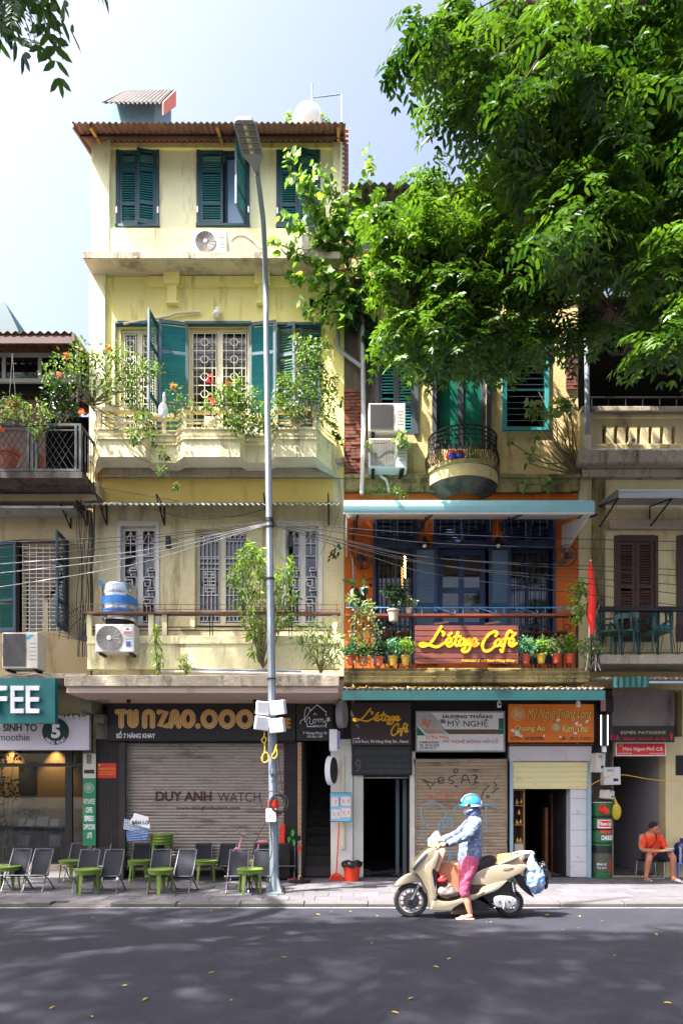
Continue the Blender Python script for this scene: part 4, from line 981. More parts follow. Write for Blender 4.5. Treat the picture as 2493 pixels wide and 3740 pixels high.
# display case and pier inside the right-hand opening
dc = thing('display_case', 'narrow glass display case of souvenirs inside the craft shop doorway', 'display case', (wx(1893,.2), .2, 0))
MB().box(wx(1878,.2), wx(1912,.2), .45, .48, 0, wz(2885,.2)).build('back', m_wood, dc); wood2 = M('tan case wood', c(150,112,70), .6, .15, 6)
for py in (2888, 2945, 3016, 3083, 3205): MB().box(wx(1878,.2), wx(1912,.2), .2, .449, wz(py,.2), wz(py,.2)+.02).build('shelf', wood2, dc)
MB().box(wx(1910,.2), wx(1915,.2), .19, .46, 0, wz(2880,.2)).build('stile', wood2, dc)
MB().box(wx(1878,.2), wx(1912,.2), .2, .44, .0, wz(3084,.2)).build('cabinet', M('cream cabinet', c(196,188,170), .6, .08), dc)
gp = M('brass trinket', c(206,170,90), .3, .2, 8, metal=.6)
for k in range(7):
    px, py = ((1886,3014),(1900,3012),(1886,2940),(1903,2938),(1888,3080),(1900,3080),(1894,2978))[k]
    tag(MB().lathe([(.012,0),(.035,.01),(.04,.05),(.015,.09),(.02,.11)], P(px,py,.3), 12).build('souvenir', gp, smooth=True), 'small brass souvenir standing in the narrow display case', 'souvenir', 'souvenirs in the display case')
pf = tag(MB().pb(2082, 2880, 2144, 3204, .05, .3).build('stone_pier', M('white marble panel', c(206,206,210), .3, .06, 2, .02, 20, c(150,150,156), .15, 3)), 'white marble clad pier inside the craft shop doorway', 'pier')
for k in range(5): MB().pb(2084, 2916+k*58, 2142, 2918+k*58, .047, .002).build('joint', m_grey_l, pf)
for k, (px, y0_, w_) in enumerate(((1990,2950,10),(2020,2900,14),(2050,2930,12),(2068,3050,16))):
    tag(MB().box(wx(px,.8), wx(px+w_,.8), .8+.1*k, 1.0+.1*k, 0, wz(y0_,.8)).build('wooden_plank', M('varnished brown wood', c(120,74,44), .4, .2, 5)), 'varnished brown board leaning inside the craft shop', 'board', 'boards inside the craft shop')
# ---- green lower awning with leaf litter
yg = -1.7
ga = thing('green_awning', 'low dark green corrugated awning over the souvenir shops, littered with dead leaves', 'awning', (wx(1730,yg), yg, wz(2560,yg)))
g0, g1 = wx(1250,yg), wx(2207,yg)
corr(g0, g1, yg, wz(2515,yg), -.02, wz(2515,yg)+.18, .09, .014, .004, 8).build('sheet', m_corr_galv, ga, smooth=True, ang=80)
MB().box(g0, g1, yg-.02, yg, wz(2558,yg), wz(2523,yg)).build('fascia', M('dark green fascia', c(24,72,72), .5, .1, 4, .04, 30, c(50,66,60), .15, 3), ga)
for px in (1290, 1600, 1900, 2150): MB().obox((wx(px,yg), yg+.02, wz(2522,yg)-.06), (.04,0,0), (0,1.6,.17), (0,0,.05)).build('rafter', m_iron, ga)
def litter(name, lab, x0, x1, y0, y1, zf, n, par=None):
    p = np.stack([RNG.uniform(x0,x1,n), y0+(y1-y0)*RNG.random(n)**2.2, np.zeros(n)], 1); p[:,2] = [zf(a, b) for a, b in zip(p[:,0], p[:,1])]; p[:,2] += RNG.uniform(.012,.025,n)
    d = rv(n); d[:,2] *= .12; nr = rv(n)*.5+np.array([0,0,1.])
    o = leafobj(name, [leaves(p, d, nr, RNG.uniform(.03,.065,n), RNG.uniform(.014,.03,n), RNG.random(n))], leafmat_dead, par); tag(o, lab, None, kind='stuff'); return o
leafmat_dead = leafmat('dead leaf', c(120,72,44), c(206,170,120), .8, .15)
litter('leaf_litter', 'brown dead leaves lying on the green awning', g0, g1, yg, -.1, lambda x, y: wz(2515,yg)+.18*(y-yg)/1.48, 900)
# ================================================================ number 11 (right edge)
h11 = thing('terrace_house', 'stained yellow house with slotted balustrade terrace and brown wooden shutters', 'house', (wx(2500), 0, 0))
B0, B1 = wx(2112), wx(3300)
hshell(h11, B0, B1, wz(1650), m_ochre11, floors=(wz(2480), wz(1660)), y0=.27)
slots = [hp(2199+42*k, 1553, 2213+42*k, 1620, -.12) for k in range(24)]
wallholes(wx(2125,-.12), B1, wz(1640,-.12), wz(1510,-.12), -.12, slots, .12).build('balustrade', m_ochre11, h11)
MB().box(wx(2118,-.12), B1, -.2, .06, wz(1510,-.12)+.001, wz(1492,-.12)).build('coping', m_conc, h11, bevel=.01)
MB().box(wx(2125,-.12), B1, -.16, -.122, wz(1530,-.12), wz(1518,-.12)).build('moulding', m_ochre11, h11, bevel=.01)
MB().box(wx(2118,-.12), B1, -.2, .1, wz(1665), wz(1641)).build('cornice', m_ochre11, h11, bevel=.02); MB().box(wx(2108,-.2), B1, -.32, .1, wz(1722), wz(1672)).build('cornice', m_conc, h11, bevel=.03); MB().box(wx(2116), B1, -.12, .1, wz(1752), wz(1723)).build('cornice', m_conc, h11, bevel=.02)
MB().pb(2118, 1495, 2165, 1640, -.17, .16).build('pilaster', m_ochre11, h11, bevel=.01)
MB().tube([P(2150,1645,-.28), P(2600,1645,-.28)], .03, 8).build('pipe', m_pvc_w, h11, smooth=True)
MB().tube([P(2141,1180,-.26), P(2144,1590,-.26)], .045, 10).build('downpipe', m_pvc, h11, smooth=True); MB().tube([P(2144,1591,-.26), P(2146,1665,-.26)], .05, 10).build('downpipe', m_pvc_w, h11, smooth=True)
MB().lathe([(.05, 0), (.05, -.16), (.03, -.161), (.03, -.02)], P(2296,1625,-.13), 14, 'y').build('spout', m_pvc_w, h11, smooth=True)
# dark roofed terrace
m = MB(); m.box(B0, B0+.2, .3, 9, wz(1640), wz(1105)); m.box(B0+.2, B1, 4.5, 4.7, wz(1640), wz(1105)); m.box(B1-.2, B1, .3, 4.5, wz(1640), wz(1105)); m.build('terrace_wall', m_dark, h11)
MB().box(B0-.1, B1, -.1, 9.1, wz(1100), wz(1085)).build('terrace_roof', m_corr_grey, h11); MB().box(B0+.2, B1-.2, -.05, 4.5, wz(1112), wz(1101)).build('terrace_shade_ceiling', m_dark, h11)  # dark sheet added under the roof to stand in for terrace shade
m = MB(); m.tube([P(2140,1452,.05), P(2900,1452,.05)], .016, 6)
for px in range(2160, 2880, 62): m.tube([P(px,1452,.05), P(px,1495,.05)], .01, 5)
m.build('terrace_rail', m_iron, h11)
# middle storey wall and shuttered doors
wd = [hp(2243,1958,2398,2345), hp(2470,1958,2630,2345)]
wallholes(B0, B1, wz(2482), wz(1752), 0, wd, .25).build('wall', m_ochre11, h11)
MB().pb(2165, 1725, 2210, 2345, -.08, .078).build('pilaster', m_moss, h11, bevel=.01)
MB().pb(2225, 1895, 3000, 1930, -.1, .098).build('moulding', M('pinkish plaster', c(176,156,142), .85, .1, 2, .1, 40, c(110,92,76), .25, 2), h11, bevel=.02)
for h in wd:
    m = MB(); f = .05; m.box(h[0]-.01, h[0]+f, -.03, .15, h[2], h[3]); m.box(h[1]-f, h[1]+.01, -.03, .15, h[2], h[3]); m.box(h[0]+f, h[1]-f, -.03, .15, h[3]-.1, h[3]+.01); m.build('door_frame', m_wood, h11)
    w2 = (h[1]-h[0]-2*f)/2
    shutter(h11, h[0]+f, .0, h[2], h[3]-.1, w2-.003, 0, 1, m_wood, m_wood_s, .05, (.55,), .07); shutter(h11, h[1]-f, .0, h[2], h[3]-.1, w2-.003, 0, -1, m_wood, m_wood_s, .05, (.55,), .07)
# silver awning
ya = -1.0
aw2 = thing('silver_awning', 'curved silver sheet awning over the brown shutters', 'awning', (wx(2500,ya), ya, wz(1815,ya)))
x0, x1 = wx(2258,ya), wx(3000,ya); awn(aw2, x0, x1, ya, wz(1776,ya), wz(1816,ya), -.1, wz(1776,ya)+.1, m_awn_grey, m_awn_in, rr=.16)
for x in (x0+.05, x0+1.0): MB().tube([(x, -.06, wz(1930)), (x, -.06, wz(1760,ya)), (x, ya+.05, wz(1812,ya))], .016, 6).tube([(x, -.06, wz(1930)), (x, ya+.1, wz(1805,ya))], .016, 6).build('bracket', m_iron, aw2)
# balcony railing of iron
yr = -.72
MB().box(wx(2190,yr), B1, yr, .0, wz(2425,yr), wz(2392,yr)).build('balcony_slab', m_conc, h11, bevel=.01)
ir = thing('wrought_iron_railing', 'black wrought iron railing with scrolls in front of brown shutters', 'railing', (wx(2500,yr), yr, wz(2392,yr)))
MB().box(wx(2172,yr), B1, yr+.01, yr+.09, wz(2230,yr), wz(2214,yr)).build('top_rail', m_iron, ir)
for k in range(16):
    a = 2200+k*68; m = MB(); q = lambda u, v: P(a+u, v, yr+.05)
    m.tube([q(0,2392), q(0,2230)], .008, 5); m.tube([q(34,2232), q(20,2300), q(6,2390)], .006, 5); m.tube([q(34,2232), q(48,2300), q(62,2390)], .006, 5)
    for s_ in (1, -1):
        m.tube([q(34+s_*(6+9*math.cos(t)*(1-t/9)+3), 2246-9*math.sin(t)*(1-t/9)) for t in [i*.5 for i in range(14)]], .005, 4)
        m.tube([q(34+s_*(6+9*math.cos(t)*(1-t/9)+3), 2378+9*math.sin(t)*(1-t/9)) for t in [i*.5 for i in range(14)]], .005, 4)
        m.tube([q(s_*8*math.cos(t), 2305+s_*0+26*math.sin(t)) for t in [-1.3+i*.26 for i in range(11)]], .005, 4)
    m.build('scroll_panel', m_iron, ir)
MB().tube([P(2190,2385,yr+.05), P(3200,2385,yr+.05)], .01, 5).build('bottom_rail', m_iron, ir)
# ground floor
yG = .12
MB().pb(2236, 2520, 2462, 2700, -.25, .3).build('lintel_panel', M('sooty grey render', c(120,110,106), .9, .15, 1.5, .2, 30, c(46,42,42), .3, 1.2, True), h11, bevel=.01)
MB().pb(2236, 2652, 2462, 2712, -.26, .008).build('dark_band', M('blackened band', c(52,50,52), .9, .15, 3), h11)
wallholes(B0, B1, 0, wz(2484), yG, [hp(2238,2762,2430,3206,yG), hp(2462,2520,2490,2692,yG)], .25).build('shop_wall', m_ochre11, h11)
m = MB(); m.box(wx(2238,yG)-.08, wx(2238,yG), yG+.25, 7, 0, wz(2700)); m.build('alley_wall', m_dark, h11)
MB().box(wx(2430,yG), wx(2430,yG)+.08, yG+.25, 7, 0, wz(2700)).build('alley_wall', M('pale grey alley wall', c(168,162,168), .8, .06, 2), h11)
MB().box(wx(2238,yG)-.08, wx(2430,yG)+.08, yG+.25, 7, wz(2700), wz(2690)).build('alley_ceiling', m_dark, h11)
MB().box(wx(2410,.5), wx(2416,.5), .9, 1.0, wz(2895,.5), wz(2862,.5)).build('switch_plate', m_black, h11)
MB().pb(2114, 2515, 2236, 3206, .1, .018).build('grimy_pier', m_soot_shade, h11)
MB().pb(2468, 2760, 2500, 2832, yG-.02, .018).build('plaque', m_black, h11)
yq = -1.35
a11 = thing('small_green_awning', 'short galvanised awning with a green corrugated drop beside the alley', 'awning', (wx(2350,yq), yq, wz(2490,yq)))
corr(wx(2200,yq), wx(3000,yq), yq, wz(2478,yq), -.02, wz(2478,yq)+.2, .09, .014, .004, 8).build('sheet', m_corr_galv, a11, smooth=True, ang=80)
dpn = corr(wx(2232,yq), wx(2368,yq), yq-.02, wz(2512,yq), yq-.021, wz(2474,yq), .1, .014, .004, 8); dpn.build('drop_sheet', m_corr_green, a11, smooth=True, ang=80)
MB().box(wx(2368,yq), wx(3000,yq), yq, yq+.03, wz(2496,yq), wz(2488,yq)).build('rail', m_steel, a11)
litter('leaf_litter', 'dead leaves and twigs heaped on the short galvanised awning', wx(2195,yq), wx(2600,yq), yq, -.1, lambda x, y: wz(2478,yq)+.2*(y-yq)/1.33, 500)
# ================================================================ number 5 (left edge)
h5 = thing('cafe_terrace_house', 'shaded old house with lattice balcony and glazed terrace above a coffee shop', 'house', (wx(100), 0, 0))
m_maroonp = M('dark maroon sheet', c(84,52,48), .7, .15, 4)
C0, C1 = wx(-900), wx(330)
hshell(h5, C0, C1, wz(1700), m_plas5, floors=(wz(2480), wz(1745)), y0=.27)
# roof terrace with glazing
yl = -.35
corr(C0, wx(262,yl), yl, wz(1212,yl), 3, wz(1212,yl)+.5, .15, .022, .006, 8).build('roof', m_corr_red, h5, smooth=True, ang=80)
MB().prismx([(yl, wz(1212,yl)-.02), (3, wz(1212,yl)+.46), (3, wz(1212,yl)+.3), (yl, wz(1245,yl))], wx(262,yl), wx(262,yl)+.05).build('barge_board', m_maroonp, h5)
MB().box(C0, wx(262,yl), yl+.02, yl+.06, wz(1250,yl), wz(1222,yl)).build('fascia', m_maroonp, h5)
corr(wx(262,yl)+.05, wx(330,yl), yl+.3, wz(1245,yl), 3, wz(1245,yl)+.3, .15, .02, .006, 8).build('roof', m_corr_red, h5, smooth=True)
MB().box(C0, C1, 3.0, 3.2, wz(1745), wz(1212,yl)+.44).build('terrace_wall', m_dark, h5); MB().box(C1-.15, C1, .3, 3, wz(1745), wz(1250)).build('terrace_wall', m_plas5, h5)
for k in range(6):
    a = 135-k*133 if k else 135
casement(h5, wx(-528,.05), wx(290,.05), wz(1395,.05), wz(1288,.05), .05, 6, 1, M('grey aluminium frame', c(150,148,144), .5, .06), m_glass_d, .07, .07, .05, 'terrace_window')
MB().box(wx(-528,.05), wx(290,.05), .3, .32, wz(1410), wz(1250)).build('terrace_back', m_dark, h5)
MB().box(wx(-300,.4), wx(165,.4), .4, .44, wz(1745), wz(1412)).build('curtain', M('faded pink curtain', c(112,90,82), .9, .15, 3), h5)
MB().tube([P(284,1240,-.3), P(284,1520,-.3)], .02, 6).build('post', m_wood, h5)
# lattice balcony
yo = -.95; zl0, zl1 = wz(1720,yo), wz(1550,yo)
MB().box(C0, wx(300,yo), yo, .0, wz(1745,yo), wz(1722,yo)).build('balcony_slab', m_soot_shade, h5)
MB().box(C0, wx(310,yo), -.35, .0, wz(1860), wz(1790)).build('cornice', m_plas5, h5, bevel=.03); MB().box(C0, wx(316), -.2, -.001, wz(1789), wz(1748)).build('cornice', m_conc, h5, bevel=.03)
lb = thing('lattice_railing', 'dark blue grey lattice balcony railing of the shaded house', 'railing', (wx(150,yo), yo, zl0))
mb_ = M('dark blue grey iron', c(38,46,54), .6, .1, 5)
MB().box(C0+2, wx(296,yo), yo, yo+.05, zl1-.02, zl1+.02).build('top_rail', mb_, lb); MB().box(C0+2, wx(296,yo), yo, yo+.04, zl0, zl0+.04).build('bottom_rail', mb_, lb); MB().box(C0+2, wx(296,yo), yo+.01, yo+.03, zl1-.1, zl1-.08).build('mid_rail', mb_, lb)
for px in (-150, -20, 102, 118, 132, 276, 292): MB().box(wx(px-4,yo), wx(px+4,yo), yo-.002, yo+.04, zl0, zl1).build('post', mb_, lb)
m = MB(); step = .11; hh = zl1-.1-zl0
x = C0+2.2
while x < wx(296,yo):
    for s_ in (1, -1):
        xa, xb = (x, x+hh*.62) if s_ > 0 else (x+hh*.62, x)
        if xb < wx(294,yo)+.01 and xa < wx(294,yo)+.01: m.tube([(xa, yo+.02, zl0+.03), (xb, yo+.02, zl1-.09)], .006, 4)
    x += step
m.build('lattice', mb_, lb)
for zq in (zl0, zl1-.02): MB().box(wx(296,yo)-.03, wx(296,yo), yo+.05, -.01, zq, zq+.04).build('side_rail', mb_, lb)
for k in range(7): MB().tube([(wx(296,yo)-.015, yo+.1+k*.12, zl0), (wx(296,yo)-.015, yo+.1+k*.12, zl1)], .008, 5).build('bar', mb_, lb)
# middle storey
wm = [hp(72,1985,240,2310)]
wallholes(C0, C1, wz(2482), wz(1862), 0, wm, .25).build('wall', m_plas5, h5)
MB().box(C0, wx(270,-.4), -.42, -.002, wz(1866,-.3), wz(1858,-.3)).build('rain_roof', m_corr_galv, h5)
corr(C0, wx(270,-.42), -.48, wz(1862,-.42), -.36, wz(1858,-.42), .1, .014, .004, 8).build('rain_roof', m_corr_galv, h5, smooth=True)
bracket(h5, 258, 1880, 1930, -.01, -.45); bracket(h5, 318, 1870, 1920, -.01, -.5)
h = wm[0]
casement(h5, h[0], h[1], h[2], h[3], .12, 2, 1, m_cream_f, m_glass_d, .06, .08, .05, 'window', )
m = MB()
for k in range(22): z = h[2]+(h[3]-h[2])*k/21; m.box(h[0]+.03, h[1]-.03, .02, .032, z-.007, z+.007)
for k in range(7): x = h[0]+.05+(h[1]-h[0]-.1)*k/6; m.box(x-.006, x+.006, .012, .022, h[2], h[3])
m.build('window_bars', m_cream_f, h5)
cur = MB(); pts = [P(82,2008,.09), P(228,2008,.09), P(226,2090,.09), P(205,2140,.09), P(168,2185,.09), P(158,2188,.09), P(130,2170,.09), P(95,2110,.09)]
cur.prism([(p.x, p.z) for p in pts], .075, .105).build('curtain', M('faded mauve curtain', c(142,120,116), .9, .15, 5), h5)
MB().box(h[0]-.06, h[0], -.04, .1, h[2], h[3]+.05).box(h[1], h[1]+.06, -.04, .1, h[2], h[3]+.05).box(h[0], h[1], -.04, .1, h[3]+.001, h[3]+.06).build('window_frame', m_wood, h5)
shutter(h5, h[0]-.02, -.06, h[2], h[3]+.03, .78, 168, 1, m_teal, m_teal_dk, .05, (.35,), .06); shutter(h5, h[1]+.03, -.05, h[2], h[3]+.07, .42, 94, -1, m_teal, m_teal_dk, .06)
MB().box(C0, wx(320,-.7), -.75, .0, wz(2480,-.7), wz(2462,-.7)).build('ledge', m_conc, h5, bevel=.01)
# coffee shop front
yS = .1
wallholes(C0, C1, 0, wz(2482), yS, [hp(-560,2740,302,3160,yS)], .25).build('shop_wall', m_room, h5)
MB().pb(200, 2520, 330, 2620, -.05, .1).build('fascia_wall', m_plas5, h5)
bk = M('black shop frame', c(22,22,24), .4, .1)
m = MB(); m.pb(-560, 2788, 302, 2801, yS+.03, .06)
for px in (-560, -270, 238): m.pb(px, 2740, px+25, 2787, yS+.03, .06); m.pb(px, 2802, px+25, 3160, yS+.03, .06)
sf_ = m.build('shop_window', bk, h5)
for (a, b) in ((-535,-270), (-245,238), (263,302)):
    for (y0_, y1_) in ((2741,2787), (2802,3159)): MB().pb(a, y0_, b, y1_, yS+.055, .008).build('pane', m_glass, sf_)
MB().pb(-900, 3160, 302, 3180, yS-.04, .4).build('step', m_conc, h5); MB().pb(-900, 3180, 302, 3208, yS-.02, .4).build('plinth', m_white, h5)
cw = M('café warm plaster', c(170,138,92), .9, .08, 2)
MB().box(C0+.2, C1-.2, 2.2, 2.3, 0, wz(2490)).build('cafe_back_wall', cw, h5); MB().box(C0+.2, C1-.2, .36, 2.2, 0, .06).build('cafe_floor', m_dark, h5)
MB().box(C0+.2, C1-.2, .36, 2.2, wz(2640), wz(2630)).build('cafe_ceiling', m_dark, h5)
for px in (30, 190):
    X = wx(px, 2.0); Z = wz(2715, 2.0)
    t = thing('wall_spotlight', 'small warm spotlight washing the coffee shop wall', 'lamp', (X, 2.05, Z), 'coffee shop spotlights')
    MB().lathe([(.03, 0), (.035, .08), (.02, .1)], (X, 2.05, Z), 12).build('shade', m_black, t)
    ld = bpy.data.lights.new('lamp', 'SPOT'); ld.energy = 14; ld.color = (1, .68, .36); ld.spot_size = R(80); ld.spot_blend = .8; ld.shadow_soft_size = .03
    lo = bpy.data.objects.new('bulb_light', ld); COL.objects.link(lo); lo.parent = t; lo.matrix_parent_inverse = WM[t.name].inverted(); lo.location = (X, 2.02, Z-.03); lo.rotation_euler = (R(12), 0, 0)
# teal tent roof far left behind
tt = thing('teal_roof', 'bright teal pitched metal roof rising behind the shaded house', 'roof', P(-40,1200,6))
m = MB().prism([(wx(u,4.5), wz(v,4.5)) for u, v in ((-420,1103),(18,1103),(66,1205),(66,1300),(-420,1300))], 4.5, 9)
m.build('roof_sheet', M('teal sheet roof', c(14,66,80), .5, .06, 3), tt)
# ================================================================ signs and lettering
def sign(name, label, a, b, c_, d, Y, dep, mat, frame=None, cat='sign', fw=5):
    x0, x1, z0, z1 = hp(a, b, c_, d, Y); t = thing(name, label, cat, ((x0+x1)/2, Y, z0))
    MB().box(x0, x1, Y, Y+dep, z0, z1).build('board', mat, t, bevel=.004)
    if frame:
        f = fw*sc(Y)
        for q in ((x0-f, x0-.001, z0-f, z1+f), (x1+.001, x1+f, z0-f, z1+f), (x0, x1, z1+.001, z1+f), (x0, x1, z0-f, z0-.001)): MB().box(q[0], q[1], Y-.012, Y+dep*.8, q[2], q[3]).build('frame', frame, t)
    return t
def pr_(a, b, c_, d, Y, mat, par, name='print', off=.004): return MB().pb(a, b, c_, d, Y-off, .002).build(name, mat, par)
def strokes(lst, Y, mat, par, w, T, name='lettering', th=.01, sm=5, layer=0.):
    m = MB()
    for i_, s_ in enumerate(lst):
        pts = [T(*p) for p in s_]; pts = smoothpts([(x, z, 0) for x, z in pts], sm) if sm and len(pts) > 2 else [(x, z, 0) for x, z in pts]
        k = MB(); ribbon(k, [(p[0], p[1]) for p in pts], w, Y-layer-i_*.00012, s_[0] != s_[-1] if len(s_) > 20 else True); m.add(k.v, k.f)
    if th: thick(m, th)
    return m.build(name, mat, par)
# --- COFFEE
YC = -.95
s = sign('coffee_sign', 'deep teal box sign with big white raised letters COFFEE', -190, 2478, 201, 2643, YC, .12, M('teal sign face', c(10,104,104), .45, .06, 3))
for ch, (a, b) in zip('EEFFOC', ((97,146), (41,89), (-15,28), (-71,-28), (-130,-84), (-186,-141))): text(ch, (a, 2506, b, 2606), YC-.03, m_wl, s, .03, .015)
MB().tube(smoothpts([P(0,2474,YC+.05), P(40,2462,YC+.05), P(80,2470,YC+.05), P(130,2462,YC+.05), P(170,2472,YC+.05)], 5), .01, 6).build('cable', m_cable, s)
# --- SINH TO
YS = -.35
lil = M('pale lilac sign face', c(206,198,206), .5, .05, 2)
s = sign('smoothie_sign', 'pale lilac shop fascia reading SINH TO smoothie with dark green number 5 disc', -560, 2612, 325, 2740, YS, .1, lil)
mg = M('dark green print', c(8,50,44), .5, .05)
text('- SINH TO', (-8, 2645, 135, 2672), YS-.003, mg, s, .003, .02); text('smoothie', (-18, 2680, 108, 2706), YS-.003, M('slate print', c(70,84,104), .5), s, .003)
r = 49*sc(YS); cp = P(203,2672,YS)
MB().lathe([(r, 0), (r, -.006), (.001, -.007)], (cp.x, YS-.001, cp.z), 40, 'y').build('disc', mg, s); text('5', (187, 2646, 220, 2697), YS-.009, m_wl, s, .004, .05)
for k, ch in enumerate('HÀNG KHAY'):
    if ch == ' ': continue
    q = R(222+k*12.2); u = .8*r; X = cp.x+u*math.cos(q); Z = cp.z+u*math.sin(q); px = CX+X/sc(YS); py = HY-(Z-H)/sc(YS)
    o = text(ch, (-5, -6, 5, 6 if ch != 'À' else 6), YS-.009, m_wl, s, .003, .02)
    if o:
        me = o.data; cx0, cz0 = wx(0,YS), wz(0,YS); me.transform(Matrix.Translation((X, 0, Z)) @ Matrix.Rotation(-(q+math.pi/2), 4, 'Y') @ Matrix.Translation((-cx0, 0, -cz0)))
for px in (236, 249, 267, 288, 303):
    t = thing('string_bulb', 'unlit festoon bulb hanging along the top of the smoothie fascia', 'bulb', P(px,2622,YS-.05), 'festoon bulbs on smoothie fascia')
    MB().lathe([(.012,0),(.012,.04),(.006,.05)], P(px,2618,YS-.05), 8).build('socket', m_black, t); MB().ell(P(px,2624,YS-.05), (.02,.02,.025), 10, 6).build('globe', M('clear bulb', c(200,196,190), .2), t, smooth=True)
tag(MB().tube(smoothpts([P(200,2602,YS-.05), P(236,2616,YS-.05), P(270,2608,YS-.05), P(303,2617,YS-.05), P(325,2606,YS-.05)], 5), .006, 5).build('festoon_wire', m_cable_d), 'thin dark wire carrying festoon bulbs', 'wire')
# --- green vertical menu banner
YB = -.08
s = sign('menu_banner', 'narrow green vertical banner listing coffee drinks under a cup picture', 303, 2752, 350, 3090, YB, .02, M('banner green', c(20,122,78), .5, .05))
pr_(303, 2753, 350, 2843, YB, M('banner photo cream', c(196,190,170), .5, .1, 8), s); pr_(307, 2812, 344, 2826, YB, M('coffee brown', c(46,32,26), .4), s, off=.007); pr_(316, 2756, 334, 2790, YB, M('grey photo', c(110,104,98), .5, .3, 20), s, off=.007)
cp = P(325,2878,YB)
g = MB()
for rr in (18, 13): g.torus((cp.x, YB-.004, cp.z), rr*sc(YB), .003, 'y', 28, 4)
for k in range(8): g.tube([(cp.x+math.cos(k*.785)*3*sc(YB), YB-.004, cp.z+math.sin(k*.785)*3*sc(YB)), (cp.x+math.cos(k*.785+.5)*9*sc(YB), YB-.004, cp.z+math.sin(k*.785+.5)*9*sc(YB))], .006, 4)
g.build('emblem', m_wl, s)
for k, (tx, a, b) in enumerate((('VIETNAMESE',305,346), ('COFFEE',313,338), ('ESPRESSO',309,343), ('CAPPUCCINO',305,347), ('LATTE',318,336))): text(tx, (a, 2918+k*31, b, 2938+k*31), YB-.002, m_wl, s, .002, .02)
# --- red notice
s = sign('red_notice', 'red enamel notice plate with yellow lines of text on dark cladding', 356, 2788, 425, 2843, -.05, .008, M('notice red', c(206,40,20), .4, .04)); my = M('yellow print', c(236,186,40), .5)
text('QUÝ KHÁCH CHÚ Ý BẢO VỆ TÀI SẢN', (360, 2803, 421, 2813), -.052, my, s, .001, .02); text('ĐỂ XE ĐÚNG NƠI QUY ĐỊNH', (364, 2816, 419, 2823), -.052, my, s, .001, .01); text('KHÔNG TỤ TẬP TRƯỚC CỬA', (361, 2825, 420, 2832), -.052, my, s, .001, .01); pr_(360, 2791, 367, 2798, -.05, my, s)
# --- TUNZAO.0007
YT_ = -.14
s = sign('cafe_fascia_sign', 'black ribbed fascia with gold seventies style letters TUNZAO.0007', 392, 2558, 1078, 2706, YT_, .1, m_black)
m = MB()
for k in range(110): m.pb(392+k*6.2, 2559, 392+k*6.2+3, 2705, YT_-.007, .006)
m.build('ribs', m_ribbed, s)
TZ = lambda x, y: (wx(350+x/2.0907, YT_), wz(2500+y/2.0907, YT_))
def ellp(cx0, cy0, rx_, ry_, n=24): return [(cx0+rx_*math.cos(2*math.pi*k/n), cy0+ry_*math.sin(2*math.pi*k/n)) for k in range(n+1)]
U = [(285-23,212),(285-23,290)]+[(285-23*math.cos(R(q)), 290+24*math.sin(R(q))) for q in range(20,180,20)]+[(308,290),(308,212)]
Nn = [(374,318),(374,240)]+[(404-30*math.cos(R(q)), 240-30*math.sin(R(q))) for q in range(20,180,20)]+[(434,240),(434,318)]
Aa = [(572,318),(586,240)]+[(603-15*math.cos(R(q)), 226-14*math.sin(R(q))) for q in range(20,180,20)]+[(620,240),(634,318)]
LT = [[(165,210),(222,210)], [(195,210),(195,318)], U, Nn, [(484,212),(538,212),(488,316),(544,316)], Aa, [(582,286),(624,286)], ellp(705,264,37,53), [(779,319),(780,319)], ellp(867,266,46,54), ellp(1003,266,46,54), ellp(1138,266,46,54), [(1226,212),(1284,212),(1236,318)]]
for wdt, mt_, ly in ((40, m_cream_l, .012), (33, m_gold, .014), (12, m_cream_l, .016), (7, m_gold, .018)): strokes(LT, YT_, mt_, s, wdt/2.0907*sc(YT_), TZ, th=.0015, sm=0, layer=ly)
text('CAFE', (350+1330/2.0907, 2500+256/2.0907, 350+1486/2.0907, 2500+338/2.0907), YT_-.012, m_gold, s, .004, .05)
text('SỐ 7 HÀNG KHAY', (425, 2670, 567, 2697), YT_-.012, m_wl, s, .004, .03)
# --- shutter print
text('DUY ANH', (568, 2891, 773, 2927), .063, m_maroon, rs, .002, .03); text('WATCH', (795, 2895, 950, 2929), .063, m_maroon, rs, .002, -.008); text('www.donghoduyanh.com', (643, 2945, 876, 2961), .063, m_maroon, rs, .002, .01)
# --- hôm beauty
YM = -.12
s = sign('beauty_sign', 'black square sign with white house outline and script hôm BEAUTY', 1081, 2560, 1216, 2706, YM, .1, m_black)
T3 = lambda x, y: (wx(950+x/2.412, YM), wz(2450+y/2.412, YM))
strokes([[(440,355),(500,300),(580,365)], [(413,465),(413,493),(462,493)], [(578,380),(578,395)], [(578,462),(578,498)], [(600,410),(595,450)], [(583,420),(612,440)], [(584,440),(612,420)]], YM, m_wl, s, 9/2.412*sc(YM), T3, th=.003, sm=0, layer=.004)
strokes([[(352,468),(360,440),(395,420),(430,370),(435,335),(415,325),(395,350),(390,400),(398,455),(415,430),(430,410),(440,425),(435,460),(450,475),(462,460)], [(478,425),(465,440),(468,458),(482,460),(490,445),(482,428),(505,432)], [(470,392),(483,375),(498,390)], [(508,425),(514,458)], [(514,440),(526,424),(534,432),(532,455)], [(534,438),(546,424),(556,432),(552,450),(562,458),(575,440)]], YM, m_wl, s, 5.5/2.412*sc(YM), T3, th=.003, sm=5, layer=.004)
text('BEAUTY', (950+466/2.412, 2450+480/2.412, 950+572/2.412, 2450+498/2.412), YM-.003, m_wl, s, .003, .02); text('7 Hang Khay St', (1106, 2673, 1194, 2685), YM-.003, m_wl, s, .003, .01); text('093 656 1989', (1122, 2687, 1178, 2695), YM-.003, m_wl, s, .003)
